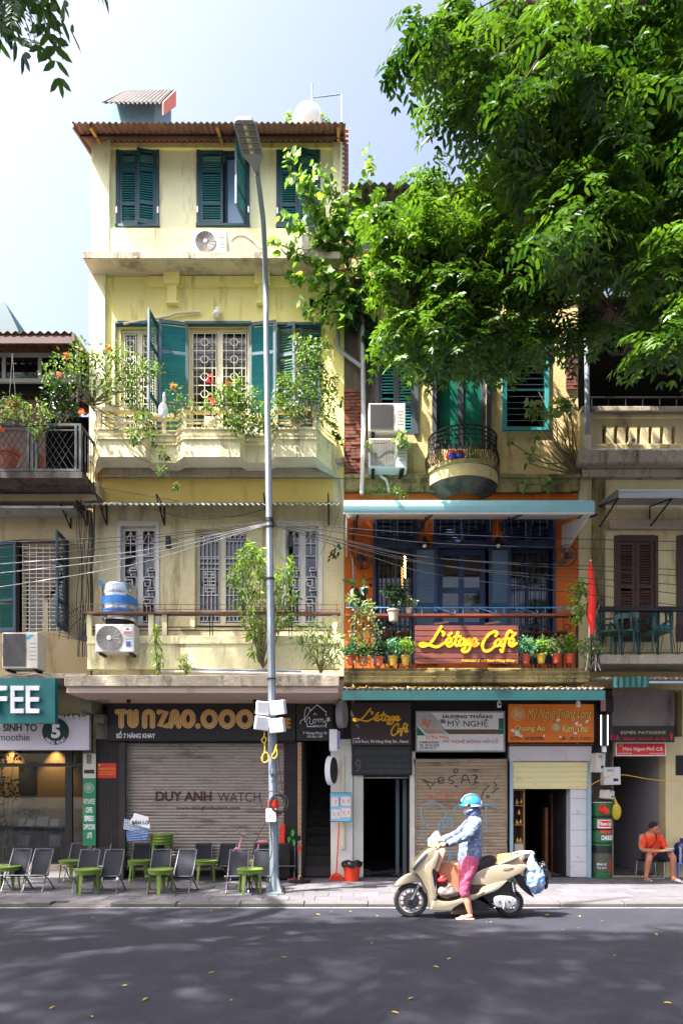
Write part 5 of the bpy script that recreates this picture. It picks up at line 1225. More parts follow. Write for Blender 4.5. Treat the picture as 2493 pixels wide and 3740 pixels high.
# --- projecting light boxes
s = thing('light_box_sign', 'white rectangular projecting light box beside the stair entrance', 'sign', P(1221,2745,-.5)); MB().box(wx(1202,-.55), wx(1231,-.55), -.55, -.43, wz(2743,-.55), wz(2664,-.55)).build('box', m_wl, s, bevel=.01); MB().box(wx(1231,-.55)+.001, wx(1231,-.55)+.05, -.5, -.1, wz(2730,-.5), wz(2670,-.5)).build('side_panel', M('lilac panel', c(150,146,190), .5), s)
MB().box(wx(1226,-.2), wx(1232,-.2), -.428, -.04, wz(2700,-.2), wz(2694,-.2)).build('bracket', m_iron, s)
s = thing('oval_sign', 'black and white oval projecting sign below the light box', 'sign', P(1210,2868,-.35))
def oval(par, px, py, rx_, rz_, Y, wd_, m1, m2, ang=62):
    mm = MB().lathe([(1, -.06), (1, .06)], (0,0,0), 36, 'y').mesh('rim', m1, True); mm.transform(Matrix.Translation(P(px,py,Y)) @ Matrix.Rotation(R(ang), 4, 'Z') @ Matrix.Diagonal((rx_, wd_/.12, rz_, 1))); obj('rim', mm, par)
    mm = MB().lathe([(.9, -.065), (.9, .065)], (0,0,0), 36, 'y').mesh('face', m2); mm.transform(Matrix.Translation(P(px,py,Y)) @ Matrix.Rotation(R(ang), 4, 'Z') @ Matrix.Diagonal((rx_, wd_/.12, rz_, 1))); obj('face', mm, par)
oval(s, 1210, 2815, .2, .27, -.35, .1, m_wl, m_black, 68); MB().box(wx(1222,-.2), wx(1228,-.2), -.33, -.05, wz(2818,-.2), wz(2812,-.2)).build('bracket', m_iron, s)
s = thing('round_blade_sign', 'grey round blade sign on edge beside the brown café sign', 'sign', P(1248,2660,-.4)); oval(s, 1248, 2610, .24, .25, -.4, .12, M('grey sign rim', c(140,140,142), .5), m_grey_l, 76); MB().box(wx(1256,-.2), wx(1262,-.2), -.35, .08, wz(2612,-.2), wz(2606,-.2)).build('bracket', m_iron, s)
# --- beauty poster
YP = -.3
s = thing('beauty_poster', 'pale blue poster board with four pictures of eyes and brows', 'poster', P(1246,3005,YP))
pb_ = M('poster blue', c(120,190,220), .4, .06, 3); MB().pb(1204, 2895, 1284, 3003, YP, .015).build('board', m_black, s); pr_(1206, 2897, 1282, 3001, YP, pb_, s)
skn = M('poster skin', c(228,206,198), .5, .06, 9)
for (a, b, c_, d) in ((1209,2913,1240,2946), (1244,2911,1281,2944), (1210,2957,1244,2992), (1246,2952,1281,2986)):
    pr_(a, b, c_, d, YP, skn, s, 'picture', .007)
    for ex in ((a+9, c_-9) if a != 1209 else (a+16,)):
        MB().ell(P(ex, (b+d)/2+3, YP-.009), (.018,.001,.007), 10, 5).build('eye', M('eye print', c(52,44,48), .4), s); MB().ell(P(ex, (b+d)/2-4, YP-.009), (.026,.001,.005), 10, 5).build('brow', M('brow print', c(96,72,62), .5), s)
pr_(1237, 2913, 1240, 2946, YP, m_maroon, s, off=.009)
text('TATTOO & SPA', (1212, 2899, 1278, 2904), YP-.006, M('navy print', c(40,60,110), .5), s, .001)
# --- L'étage café brown sign
YL = -.12
s = sign('brown_cafe_sign', "square dark brown sign with yellow script L'étage Café over the open doorway", 1281, 2568, 1500, 2722, YL, .1, M('brown sign face', c(64,48,46), .5, .08, 3, .03, 30))
GL = {'L': [[(538,630),(524,652),(503,686),(484,706),(460,715),(446,708),(460,700),(488,709),(518,717),(550,700)], [(541,652),(549,658),(545,668)]],
      'e1': [[(560,702),(576,695),(580,683),(570,679),(559,690),(561,708),(574,714),(590,702)], [(568,668),(580,658)]],
      't': [[(608,655),(598,690),(597,706),(604,713),(614,704)], [(590,676),(618,672)]],
      'a': [[(636,686),(626,681),(615,692),(614,706),(622,712),(632,700),(637,684),(634,704),(640,712),(647,704)]],
      'g': [[(664,688),(656,683),(646,694),(647,706),(656,706),(664,690),(661,712),(650,733),(634,738),(626,730),(640,719)]],
      'e2': [[(670,704),(682,698),(687,688),(678,682),(669,692),(671,708),(681,713),(694,703)]],
      'C': [[(768,670),(775,657),(762,652),(740,664),(720,690),(712,715),(722,734),(742,732),(768,712)]],
      'a2': [[(790,690),(780,685),(768,696),(767,710),(776,713),(786,702),(792,686),(789,707),(796,713),(804,705)]],
      'f': [[(838,655),(829,648),(819,660),(809,690),(801,720),(795,738),(789,729)], [(800,686),(828,682)]],
      'e3': [[(826,704),(840,698),(846,688),(837,682),(826,692),(828,708),(840,713),(856,702)], [(840,672),(852,660)]]}
l1 = [q for k in ('L','e1','t','a','g','e2') for q in GL[k]]; l2 = [q for k in ('C','a2','f','e3') for q in GL[k]]
mgl = M('yellow script letter', c(246,186,20), .45, .04)
TB1 = lambda x, y: (wx(1288+(x-445)/245*170, YL), wz(2590+(y-632)/106*56, YL)); TB2 = lambda x, y: (wx(1428+(x-712)/144*62, YL), wz(2642+(y-648)/90*46, YL))
strokes(l1, YL, mgl, s, .03, TB1, th=.01, layer=.012); strokes(l2, YL, mgl, s, .026, TB2, th=.01, layer=.012)
text('2nd floor, 9A Hang Khay Str., Hanoi', (1296, 2703, 1490, 2717), YL-.003, m_wl, s, .002, .005); strokes([[(820,640),(820,597),(872,597)], [(862,590),(874,597),(862,604)]], YL, m_wl, s, .01, lambda x, y: (wx(950+x/2.412,YL), wz(2450+y/2.412,YL)), sm=0, th=.002, layer=.003)
# --- dark 9A board
YD = -.06
s = sign('menu_board', 'faded black menu board with large 9A and grey lines of dishes', 1286, 2726, 1502, 2830, YD, .05, M('faded black board', c(34,36,38), .5, .1, 3), m_iron, fw=2)
mgd = M('faded grey print', c(84,84,84), .7, .1)
text('ĐẶC SẢN HỮU LŨNG - LẠNG SƠN', (1294, 2733, 1492, 2760), YD-.002, mgd, s, .002); text('9', (1296, 2772, 1318, 2823), YD-.002, mgd, s, .002, .02); text('A', (1320, 2772, 1326, 2781), YD-.002, mgd, s, .002)
for k, r_ in enumerate((('- VỊT QUAY', '- HEO SỮA QUAY', '- BÁNH CUỐN'), ('- KHÂU NHỤC', '- LẠP SƯỜN', '- BÁNH NGẢI'))):
    for j, tx in enumerate(r_): text(tx, (1332+j*54, 2770+k*21, 1332+j*54+48, 2782+k*21), YD-.002, mgd, s, .002)
text('HÀNG KHAY  098 477 7888 - 094 456 7899', (1322, 2811, 1494, 2822), YD-.002, mgd, s, .002)
# --- Hương Thắng
YH_ = -.1
s = sign('craft_sign', 'white and green framed sign HƯƠNG THẮNG MỸ NGHỆ over the graffitied shutter', 1522, 2603, 1838, 2742, YH_, .08, M('white sign face', c(232,230,228), .5, .04, 3), M('grey sign frame', c(150,148,144), .5), fw=5)
mgn = M('sign green', c(16,110,80), .5); mgr = M('sign grey', c(186,184,182), .5); mrd = M('sign red', c(186,44,34), .5); mor = M('sign orange', c(226,130,70), .5); mnv = M('sign navy', c(28,34,84), .5)
MB().prism([TT for TT in [(wx(a,YH_), wz(b,YH_)) for a, b in ((1522,2653),(1553,2687),(1522,2687))]], YH_-.003, YH_-.001).build('print', mgn, s)
MB().prism([(wx(a,YH_), wz(b,YH_)) for a, b in ((1618,2665),(1838,2665),(1838,2682),(1640,2682))], YH_-.003, YH_-.001).build('print', mgn, s); pr_(1820, 2624, 1838, 2664, YH_, mgn, s)
MB().prism([(wx(a,YH_), wz(b,YH_)) for a, b in ((1524,2605),(1576,2605),(1640,2681),(1556,2681),(1524,2650))], YH_-.0028, YH_-.001).build('print', mgr, s)
text('HƯƠNG THẮNG', (1615, 2607, 1797, 2624), YH_-.004, mnv, s, .002, .03); text('9B', (1606, 2628, 1626, 2644), YH_-.004, mnv, s, .002, .02); text('MỸ NGHỆ', (1634, 2626, 1782, 2660), YH_-.004, mnv, s, .002, .005)
text('TRANH', (1548, 2666, 1616, 2680), YH_-.005, mor, s, .002); text('SƠN·MÀI', (1554, 2684, 1636, 2701), YH_-.005, mor, s, .002)
text('TRANH THÊU THANH ĐỒNG', (1640, 2664, 1816, 2681), YH_-.005, mrd, s, .002, .03); text('MỸ NGHỆ ĐÔNG HỒ CỔ', (1618, 2698, 1818, 2718), YH_-.004, mrd, s, .002, .03)
text('9 HÀNG KHAY', (1530, 2706, 1603, 2716), YH_-.004, m_darkl, s, .002, .02); text('TEL  0912612230', (1530, 2718, 1602, 2727), YH_-.004, m_darkl, s, .002, .01); text('DD: 0989 958 711', (1533, 2729, 1592, 2737), YH_-.004, m_darkl, s, .002)
g = MB(); cpx, cpy = 1553, 2637
for k in range(9): ribbon(g, [(wx(cpx+(-12+3*k)+j*1.5*math.sin(k), YH_), wz(cpy+14-j*6-5*math.sin(k*.7), YH_)) for j in range(5)], 3*sc(YH_), YH_-.006)
g.build('dragon_print', mor, s)
# --- orange Mỹ Nghệ Thăng Long
YO = -.2
s = sign('orange_craft_sign', 'peeling orange sign with yellow script Mỹ Nghệ Thăng Long', 1857, 2572, 2168, 2711, YO, .08, M('peeling orange sign', c(240,126,30), .5, .08, 3, .03, 30))
myl = M('pale yellow print', c(244,206,110), .5); mbk = m_darkl
for o_, mt_, of in ((1.6, mbk, .002), (0, myl, .004)):
    text('Mỹ Nghệ Thăng Long', (1927+o_, 2588+o_, 2160+o_, 2634+o_), YO-of, mt_, s, .002, .02, .25); text('Quang An', (1880+o_, 2650+o_, 1990+o_, 2678+o_), YO-of, mt_, s, .002, .03); text('Kim Thu', (2054+o_, 2648+o_, 2145+o_, 2676+o_), YO-of, mt_, s, .002, .03)
text('ĐTCH : 04 8259996', (1864, 2692, 1985, 2704), YO-.004, mbk, s, .002, 0, .2); text('DĐ : 0913 210452', (2044, 2692, 2160, 2704), YO-.004, mbk, s, .002, 0, .2)
cp = P(1891,2608,YO); MB().lathe([(.135, 0), (.135, -.004), (.001, -.005)], (cp.x, YO-.001, cp.z), 32, 'y').build('disc', M('pale orange disc', c(226,160,110), .5), s); text('9c', (1877, 2592, 1903, 2622), YO-.008, myl, s, .003, .03)
cp = P(2029,2656,YO); MB().lathe([(.085, 0), (.085, -.01), (.001, -.011)], (cp.x, YO-.001, cp.z), 8, 'y').build('emblem', M('silver emblem', c(176,176,150), .5), s); MB().lathe([(.06, 0), (.06, -.004), (.001, -.005)], (cp.x, YO-.013, cp.z), 16, 'y').build('emblem_disc', M('gold emblem', c(216,190,110), .5), s)
random.seed(5)
for (px, py, r_) in ((1872,2668,9), (1887,2682,14), (1900,2689,9), (1985,2689,7), (2036,2630,8), (2104,2643,9), (2142,2636,8), (2099,2679,7), (2045,2692,6), (2118,2648,5)):
    n = 9; MB().prism([(wx(px+r_*random.uniform(.55,1.1)*math.cos(2*math.pi*k/n), YO), wz(py+r_*.85*random.uniform(.5,1.1)*math.sin(2*math.pi*k/n), YO)) for k in range(n)], YO-.0075, YO-.0065).build('peeled_patch', m_wl, s)
# --- patisserie and Món Ngon
YE = -.265
s = thing('patisserie_lettering', 'faded gold patisserie letters with red 11A and red arrow on a sooty lintel', 'sign', P(2350,2705,YE))
text('ESMÉE PATISSERIE', (2266, 2668, 2430, 2682), YE-.002, M('faded gold letter', c(190,170,120), .5), s, .008, .02); text('11A', (2231, 2684, 2260, 2704), YE-.002, mrd, s, .01, .04); text('HÀNG KHAY - TRONG NGÕ - LÊN TẦNG 2', (2272, 2690, 2438, 2704), YE-.002, mrd, s, .006, .02)
MB().prism([(wx(a,YE), wz(b,YE)) for a, b in ((2446,2703),(2446,2688),(2441,2688),(2449,2675),(2457,2688),(2453,2688),(2453,2703))], YE-.012, YE-.002).build('arrow', mrd, s)
YN = -.1
s = sign('red_food_sign', 'small red sign with white words Món Ngon Phố Cổ over the alley', 2250, 2716, 2427, 2758, YN, .05, M('food sign red', c(212,44,24), .45, .05), m_wl, fw=3)
text('Món Ngon Phố Cổ', (2274, 2726, 2418, 2746), YN-.002, m_wl, s, .002, .03); text('M', (2256, 2718, 2274, 2732), YN-.002, my, s, .002, 0, .4); text('ĐT: 09.88.333.683', (2256, 2750, 2305, 2755), YN-.002, m_wl, s, .002); text('TRONG NGÕ 50M', (2370, 2750, 2420, 2755), YN-.002, m_wl, s, .002)
# --- main L'étage café sign on the balcony: wooden slats
YW = -1.3
s = thing('slatted_cafe_sign', "reddish wooden slat sign with large yellow script L'étage Café on the balcony", 'sign', P(1704,2427,YW))
mws = M('red brown sign slat', c(112,56,44), .55, .15, 5, .1, 40, rnd=.1)
for k in range(7):
    y0_ = 2285+k*20.2; MB().pb(1515, y0_, 1892, y0_+17.5, YW+random.uniform(0,.006), .025).build('slat', mws, s, bevel=.003)
for px in (1560, 1704, 1850): MB().pb(px-6, 2286, px+6, 2425, YW+.034, .03).build('batten', m_wood, s)
TM = lambda x, y: (wx(1150+x/1.1675, YW), wz(1750+y/1.1675, YW))
strokes(l1+l2, YW, mgl, s, 11.5/1.1675*sc(YW), TM, th=.02, layer=.022)
text('Address: 2 nd floor Hang Khay', (1682, 2408, 1880, 2421), YW-.002, mgl, s, .006, .0, .3)
for px in (1610, 1795): MB().obox(P(px-25,2282,YW+.0), (.24,0,.03), (0,.03,0), (0,0,.03)).build('hanger', m_wood, s)
# --- graffiti on the beige shutter
YR = .034
gs = thing('shutter_graffiti', 'black, red and pale blue spray graffiti on the beige roller shutter', 'graffiti', P(1680,3150,YR))
T4 = lambda x, y: (wx(1450+x/2.0907, YR), wz(2450+y/2.0907, YR))
mb4 = M('black spray', c(52,46,46), .8, .1); mr4 = M('red spray', c(196,96,70), .8, .1); mc4 = M('blue spray', c(120,160,186), .8, .12)
strokes([[(190,830),(225,860),(255,905)], [(205,835),(240,850),(270,860)], [(262,880),(290,850)], [(345,835),(315,845),(318,820),(345,815),(355,850),(330,862),(310,850)], [(445,800),(400,815),(395,835),(430,845),(425,860),(400,865)], [(445,752),(428,765),(435,780),(455,778),(465,762),(450,752)], [(490,865),(500,810),(530,800),(550,855)], [(495,840),(545,835)], [(590,870),(600,800),(575,800)], [(590,795),(610,815),(590,840),(615,865)], [(735,850),(755,875),(740,895)], [(700,880),(660,920),(640,985)], [(775,895),(745,915),(725,935)], [(685,955),(700,960),(695,972),(682,965),(685,955)], [(440,882),(460,888)]], YR, mb4, gs, 7/2.0907*sc(YR), T4, th=.001, sm=4)
strokes([[(230,945),(245,990),(262,950),(235,955)], [(265,955),(275,990),(300,945)], [(300,985),(295,950),(320,935)], [(320,990),(370,985),(365,925),(335,920),(340,985)], [(380,985),(385,920),(420,925),(415,950),(385,955),(425,985)], [(430,980),(440,920),(465,915)], [(430,950),(460,945)], [(470,970),(480,930),(500,965),(515,925)], [(520,900),(530,945)], [(540,900),(548,945)]], YR, mr4, gs, 5/2.0907*sc(YR), T4, th=.001, sm=3)
T5 = lambda x, y: (wx(1400+x/2.412, YR), wz(2850+y/2.412, YR))
strokes([[(370,540),(340,500),(335,450),(350,420),(400,405)], [(400,405),(350,370),(330,300),(340,230),(400,200),(470,205),(530,240),(550,290),(535,350)], [(480,400),(510,350),(540,400),(520,450),(480,430),(500,390)], [(560,420),(565,350),(600,340)], [(610,440),(600,330),(640,230),(680,220)], [(870,215),(900,240),(900,460)], [(890,580),(900,640)], [(520,700),(540,640),(580,650),(570,710)], [(600,720),(590,640),(640,640),(650,700)], [(900,210),(960,230),(1020,250)]], YR, mc4, gs, 11/2.412*sc(YR), T5, th=.0012, sm=5)
# ================================================================ street furniture and clutter
random.seed(21)
# --- lamp post
YPo = gy(3262); px0 = 1002
lp = thing('street_lamp', 'tall grey octagonal street lamp post with curved arm and LED head', 'street lamp', (wx(px0,YPo), YPo, 0))
xb = wx(px0,YPo); zt = wz(1010,YPo); xt = wx(971,YPo)
MB().tube([(xb, YPo, .02), (xb+(xt-xb)*.5, YPo, zt*.5), (xt, YPo, zt-.6)], [.074, .058, .044], 8).build('pole', m_galv, lp)
d_ = lambda d: d-D
arm = smoothpts([(xt, YPo, zt-.62), (wx(970,YPo), YPo, zt-.1), (wx(962,d_(9.66)), d_(9.66), 10.3), (wx(951,d_(9.28)), d_(9.28), 10.36), (wx(938,d_(8.85)), d_(8.85), 10.33)], 6)
MB().tube(arm, [.044]*7+[.04]*(len(arm)-7), 8).build('arm', m_galv, lp, smooth=True)
# LED head
hx, hy, hz = wx(937,d_(8.82)), d_(8.82), 10.325
hd = MB(); L_ = .66; pr = [(-.05, .035), (.02, .05), (.12, .09), (.2, .15), (L_-.06, .155), (L_, .12)]
def headv(u, v, z): return (hx+v-.075*u/L_, hy-u, hz+z+.0*u)
vs = []
for u, hw_ in pr: vs += [headv(u, -hw_, 0), headv(u, hw_, 0), headv(u, hw_*.75, .07), headv(u, -hw_*.75, .07)]
fs = []
for i in range(len(pr)-1):
    o = i*4
    for a, b in ((0,1),(1,2),(2,3),(3,0)): fs.append((o+a, o+b, o+4+b, o+4+a))
fs += [(3,2,1,0), (20,21,22,23)]
head = hd.add(vs, fs).build('lamp_head', M('lamp head grey', c(130,132,134), .45, .05, metal=.2), lp, bevel=.015)
for k in range(5):
    u = .24+k*.08
    for v in (-.08, .08): MB().add([headv(u, v-.045, -.006), headv(u, v+.045, -.006), headv(u+.06, v+.045, -.006), headv(u+.06, v-.045, -.006), headv(u, v-.045, -.001), headv(u, v+.045, -.001), headv(u+.06, v+.045, -.001), headv(u+.06, v-.045, -.001)], [(0,1,2,3),(7,6,5,4),(0,4,5,1),(1,5,6,2),(2,6,7,3),(3,7,4,0)]).build('led_panel', M('led panel grey', c(96,92,88), .3, .1), head)
    MB().ell(headv(u+.03, 0, -.005), (.026,.026,.012), 10, 6).build('led_lens', M('led lens yellow', c(206,196,110), .2, .1), head, smooth=True)
MB().prismz([(xb-.16,YPo-.16),(xb+.16,YPo-.16),(xb+.16,YPo+.16),(xb-.16,YPo+.16)], .003, .022).build('base_plate', m_galv, lp)
for q in range(4):
    a = R(45+90*q); dx, dy = math.cos(a), math.sin(a)
    MB().add([(xb+dx*.07-dy*.006, YPo+dy*.07+dx*.006, .022), (xb+dx*.19-dy*.006, YPo+dy*.19+dx*.006, .022), (xb+dx*.07-dy*.006, YPo+dy*.07+dx*.006, .26), (xb+dx*.07+dy*.006, YPo+dy*.07-dx*.006, .022), (xb+dx*.19+dy*.006, YPo+dy*.19-dx*.006, .022), (xb+dx*.07+dy*.006, YPo+dy*.07-dx*.006, .26)], [(0,1,2),(5,4,3),(1,4,5,2),(0,3,4,1)]).build('gusset', m_galv, lp)
    MB().lathe([(.018,.022),(.018,.05),(.009,.05),(.009,.1)], (xb+dx*.2*.95, YPo+dy*.2*.95, 0), 6).build('bolt', m_brown_iron, lp)
def polex(z): return xb+(xt-xb)*z/zt
def pp(px, py, off=-.1): return P(px, py, YPo+off)
for py, h_ in ((1900,.06), (1925,.02), (2115,.03), (2480,.02)): z = wz(py,YPo); MB().lathe([(.085-z*.0032, -h_/2), (.085-z*.0032, h_/2)], (polex(z), YPo, z), 12).build('clamp', m_iron, lp)
z = wz(2955,YPo); MB().lathe([(.093-z*.003, -.14), (.093-z*.003, .14)], (polex(z), YPo, z), 12).build('orange_tape', m_red, lp)
text('B1', (990, 2826, 1014, 2841), YPo-.085, m_darkl, lp, .003, .02); text('21', (988, 2848, 1004, 2860), YPo-.085, m_darkl, lp, .003, .02)
# four white wifi boxes
for i, (a, b, c_, d, rz) in enumerate(((936,2563,982,2612,14), (989,2560,1043,2611,-14), (931,2618,982,2668,16), (986,2625,1040,2677,-12))):
    cx0, cz0 = wx((a+c_)/2,YPo-.15), wz((b+d)/2,YPo-.15); w_, h_ = (c_-a)*sc(YPo-.15), (d-b)*sc(YPo-.15)
    t = thing('antenna_box', ('upper' if i < 2 else 'lower')+' white tilted antenna box on the '+('chair' if i % 2 == 0 else 'stairway')+' side of the lamp post', 'antenna box', (cx0, YPo-.15, cz0-h_/2))
    o = MB().box(-w_/2, w_/2, -.07, .07, -h_/2, h_/2).build('housing', M('white antenna plastic', c(228,228,230), .4, .02), t, bevel=.015, loc=(cx0, YPo-.17, cz0), rot=(R(8), R((3,-4,6,-5)[i]), R(rz)))
    MB().tube([(cx0, YPo-.1, cz0), (polex(cz0), YPo, cz0)], .018, 6).build('mount', m_galv, t)
jb = thing('junction_box', 'small white junction box strapped low on the lamp post', 'junction box', pp(990,3008)); MB().pb(971, 2955, 1008, 3004, YPo-.16, .1).build('housing', M('white antenna plastic', (1,1,1)), jb, bevel=.012); MB().pb(983, 2975, 990, 2985, YPo-.163, .002).build('latch', m_grey_l, jb)
t = thing('cable_coil', 'coil of black cable hanging on the lamp post', 'cable coil', pp(1010,2965))
for k in range(6): MB().torus(pp(1018+random.uniform(-6,6),2938+random.uniform(-5,5),-.12-.012*k), .125+random.uniform(-.015,.03), .0085, 'y', 30, 6).build('loop', m_cable_d, t)
MB().torus(pp(1000,2935,-.1), .2, .007, 'y', 30, 6).build('loop', m_cable_d, t)
myel = M('yellow cable', c(236,190,30), .5, .05)
for i, pts in enumerate((((965,2668),(964,2690),(955,2705),(966,2715),(972,2700),(965,2692)), ((966,2715),(966,2745),(955,2770),(965,2786),(980,2775),(975,2750),(962,2755),(958,2775)), ((1000,2750),(1010,2720),(1005,2745),(992,2760),(1000,2772),(1012,2755),(1008,2730)))):
    tag(MB().tube(smoothpts([pp(a,b,-.11-.01*i) for a, b in pts], 6), .009, 6).build('yellow_cable', myel), ('short yellow cable hooked under the upper antenna box', 'looped yellow cable hanging below the antenna boxes', 'tangled yellow cable wrapped round the lamp post')[i], 'cable')
tag(MB().tube(smoothpts([pp(1012,2700,-.09), pp(1020,2800,-.1), pp(1030,2880,-.1), pp(1035,2930,-.12)], 5), .006, 5).build('black_drop_cable', m_cable_d), 'thin black cable dropping down the post to the coil', 'cable')
tag(MB().tube(smoothpts([pp(970,3005,-.1), pp(940,3060,-.12), pp(928,3120,-.12), pp(945,3160,-.12), pp(975,3155,-.11), pp(993,3110,-.1), pp(990,3040,-.1), pp(985,3005,-.1)], 6), .007, 5).build('black_loop_cable', m_cable_d), 'black cable hanging in a loop beneath the junction box', 'cable')
# --- overhead cables
CB = [((-300,1985),(975,1905),(500,1958)), ((-300,2008),(975,1907),(450,1975)), ((-300,2052),(975,1909),(480,1992)), ((-300,2078),(972,1911),(470,2018)), ((-300,2120),(972,1914),(480,2036)), ((-300,2185),(972,1917),(470,2066)),
      ((983,1903),(2900,1985),(1700,1955)), ((983,1905),(2900,2020),(1600,1985)), ((983,1907),(2900,2095),(1600,2040)), ((983,1909),(2900,2130),(1550,2035)), ((983,1912),(2900,2215),(1560,2060)), ((983,1914),(2900,2260),(1600,2100)), ((983,1917),(2900,2165),(1650,2070))]
for i, (a, b, mdl) in enumerate(CB):
    tag(MB().tube(smoothpts([P(*a,YPo), P((a[0]+mdl[0])/2,(a[1]+mdl[1])/2+6,YPo), P(*mdl,YPo), P((b[0]+mdl[0])/2,(b[1]+mdl[1])/2+4,YPo), P(*b,YPo)], 6), .0075 if i in (3,4,5) else .0055, 6).build('overhead_cable', m_cable if 2 < i < 6 else m_cable_d), 'thin dark overhead cable running from the lamp post along the coffee shop house' if i < 3 else 'pale overhead cable running from the lamp post along the coffee shop house' if i < 6 else 'dark overhead cable running from the lamp post across the café balcony', 'cable', 'dark overhead cables on the coffee side' if i < 3 else 'overhead cables on the coffee side' if i < 6 else 'overhead cables on the café side')
for i, pts in enumerate((((560,1860),(700,1895),(860,1885),(968,1860)), ((1168,2030),(1215,1930),(1240,1860)), ((230,1755),(420,1790),(650,1830)))): tag(MB().tube(smoothpts([P(a,b,-.5) for a, b in pts], 5), .005, 5).build('wall_wire', m_cable_d), ('thin dark wire sagging under the rain roof of the yellow house', 'thin dark wire climbing beside the fretwork window', 'thin dark wire under the flower balcony')[i], 'wire')
# wire tangle between number 5 and 7
for i in range(9):
    x = 285+i*7; tag(MB().tube(smoothpts([P(x+random.uniform(-6,6), y, -.25+random.uniform(-.12,.1)) for y in range(1760, 2480, 80)], 4), random.choice((.006,.009,.012)), 5).build('hanging_wire', m_cable_d), 'dark wire in the tangle hanging between the shaded house and yellow house', 'wire', 'wire tangle between the two houses')
for i in range(9):
    x = 2150+i*5; tag(MB().tube(smoothpts([P(x+random.uniform(-14,14), y, -1.2+random.uniform(-.15,.15)) for y in range(2200, 2500, 50)], 4), random.choice((.006,.01)), 5).build('hanging_wire', m_pvc_w if i % 3 == 0 else m_cable_d), 'wire in the tangle by the red flag beside the café balcony', 'wire', 'wire tangle by the red flag')
for i in range(4): tag(MB().tube(smoothpts([P(1290+random.uniform(-10,10), y, -.5+random.uniform(-.1,.1)) for y in range(1900, 2480, 70)], 4), .006, 5).build('hanging_wire', m_cable_d), 'thin wire hanging beside the café awning end', 'wire', 'wires at the café awning end')
tag(MB().tube(smoothpts([P(2135,2885,-.35), P(2180,2855,-.3), P(2258,2830,-.3), P(2400,2850,-.35), P(2600,2855,-.35)], 5), .008, 5).build('yellow_rope', M('yellow rope', c(206,160,50), .7)), 'thin yellow rope stretched across the alley mouth', 'rope')
tag(MB().tube(smoothpts([P(2262,1910,-.3), P(2250,1860,-.6), P(2258,1800,-.9)], 4), .008, 5).build('yellow_rope', MATS['yellow rope']), 'short yellow rope tied down from the silver awning', 'rope')
# --- fan of iron spikes between the balconies
for (cx0, cy0, r_, n, Y, lab) in ((322,2345,150,15,-.55,'lower'), (335,1470,95,9,-.62,'upper')):
    t = thing('spike_fan', lab+' black iron spiked fan guard between the two balconies', 'spike guard', P(cx0,cy0,Y))
    for k in range(n): q = R(95+80*k/n); MB().tube([P(cx0,cy0,Y), P(cx0+r_*math.cos(q)*.9,cy0-r_*math.sin(q)*1.1,Y)], [.009,.003], 5).build('spike', m_iron, t)
    for rr in (.55, .8): MB().tube([P(cx0+r_*rr*math.cos(R(95+80*k/12))*.9,cy0-r_*rr*math.sin(R(95+80*k/12))*1.1,Y-.012) for k in range(13)], .006, 5).build('hoop', m_iron, t)
# --- air conditioners
def daik(t, x0, x1, z0, z1, Y): MB().prism([(x1-.24,z1-.12),(x1-.16,z1-.12),(x1-.06,z1-.04),(x1-.14,z1-.04)], Y-.004, Y-.002).build('logo', M('cyan logo', c(60,170,214), .5), t)
def fuji(t, x0, x1, z0, z1, Y):
    w_ = x1-x0; MB().box(x1-w_*.28, x1-w_*.06, Y-.006, Y-.002, z1-.16, z1-.05).build('sticker', m_wl, t); MB().prism([(x1-w_*.23,z1-.1),(x1-w_*.11,z1-.1),(x1-w_*.17,z1-.06)], Y-.009, Y-.007).build('logo', M('blue logo', c(40,80,170), .5), t); MB().box(x1-w_*.27, x1-w_*.07, Y-.009, Y-.007, z1-.15, z1-.125).build('logo_band', m_red, t); MB().box(x1-w_*.2, x1-w_*.1, Y-.006, Y-.002, z0+.1, z0+.18).build('sticker', MATS['blue logo'], t)
acunit('air_conditioner', 'white round fan air conditioner under the half open shutter of the top storey', 702, 841, 828, 922, -.38, .28)
acunit('air_conditioner', 'white slatted air conditioner behind the wild fig on the top storey ledge', 1095, 826, 1228, 918, -.38, .28, None, 'slat')
acunit('air_conditioner', 'white air conditioner with red and blue sticker below the steel tank', 348, 2280, 490, 2382, -1.12, .28, None, 'round', .36, None, fuji)
acunit('air_conditioner', 'big beige gridded air conditioner with cyan logo above the coffee sign', 7, 2310, 138, 2442, -.9, .32, m_ac2, 'grid', .38, None, daik)
acunit('air_conditioner', 'upper beige air conditioner beside the grey drainpipe', 1346, 1472, 1480, 1574, -.42, .28, m_ac2, 'grid', .42)
acunit('air_conditioner', 'lower white gridded air conditioner beneath another, above the aqua awning', 1347, 1600, 1486, 1708, -.42, .28, m_ac, 'slat', .42)
for (a, py) in ((1360,1580), (1455,1580), (1360,1715), (1460,1715)): tag(MB().box(wx(a,-.4), wx(a+8,-.4), -.4, -.002, wz(py+6,-.4), wz(py,-.4)).build('wall_bracket', m_iron), 'black iron bracket under a stacked air conditioner', 'bracket', 'brackets of stacked air conditioners')
t = tag(MB().tube(smoothpts([P(845,880,-.2), P(868,862,-.25), P(905,868,-.22), P(950,905,-.2), P(985,912,-.2)], 6), .03, 8).build('insulated_hose', m_pvc_w, smooth=True), 'white insulated hose arching from the top storey air conditioner', 'hose')
tag(MB().tube(smoothpts([P(1385,1712,-.2), P(1392,1740,-.2), P(1410,1755,-.2), P(1420,1800,-.2)], 5), .025, 8).build('insulated_hose', m_pvc_w, smooth=True), 'white hose drooping below the stacked air conditioners', 'hose')
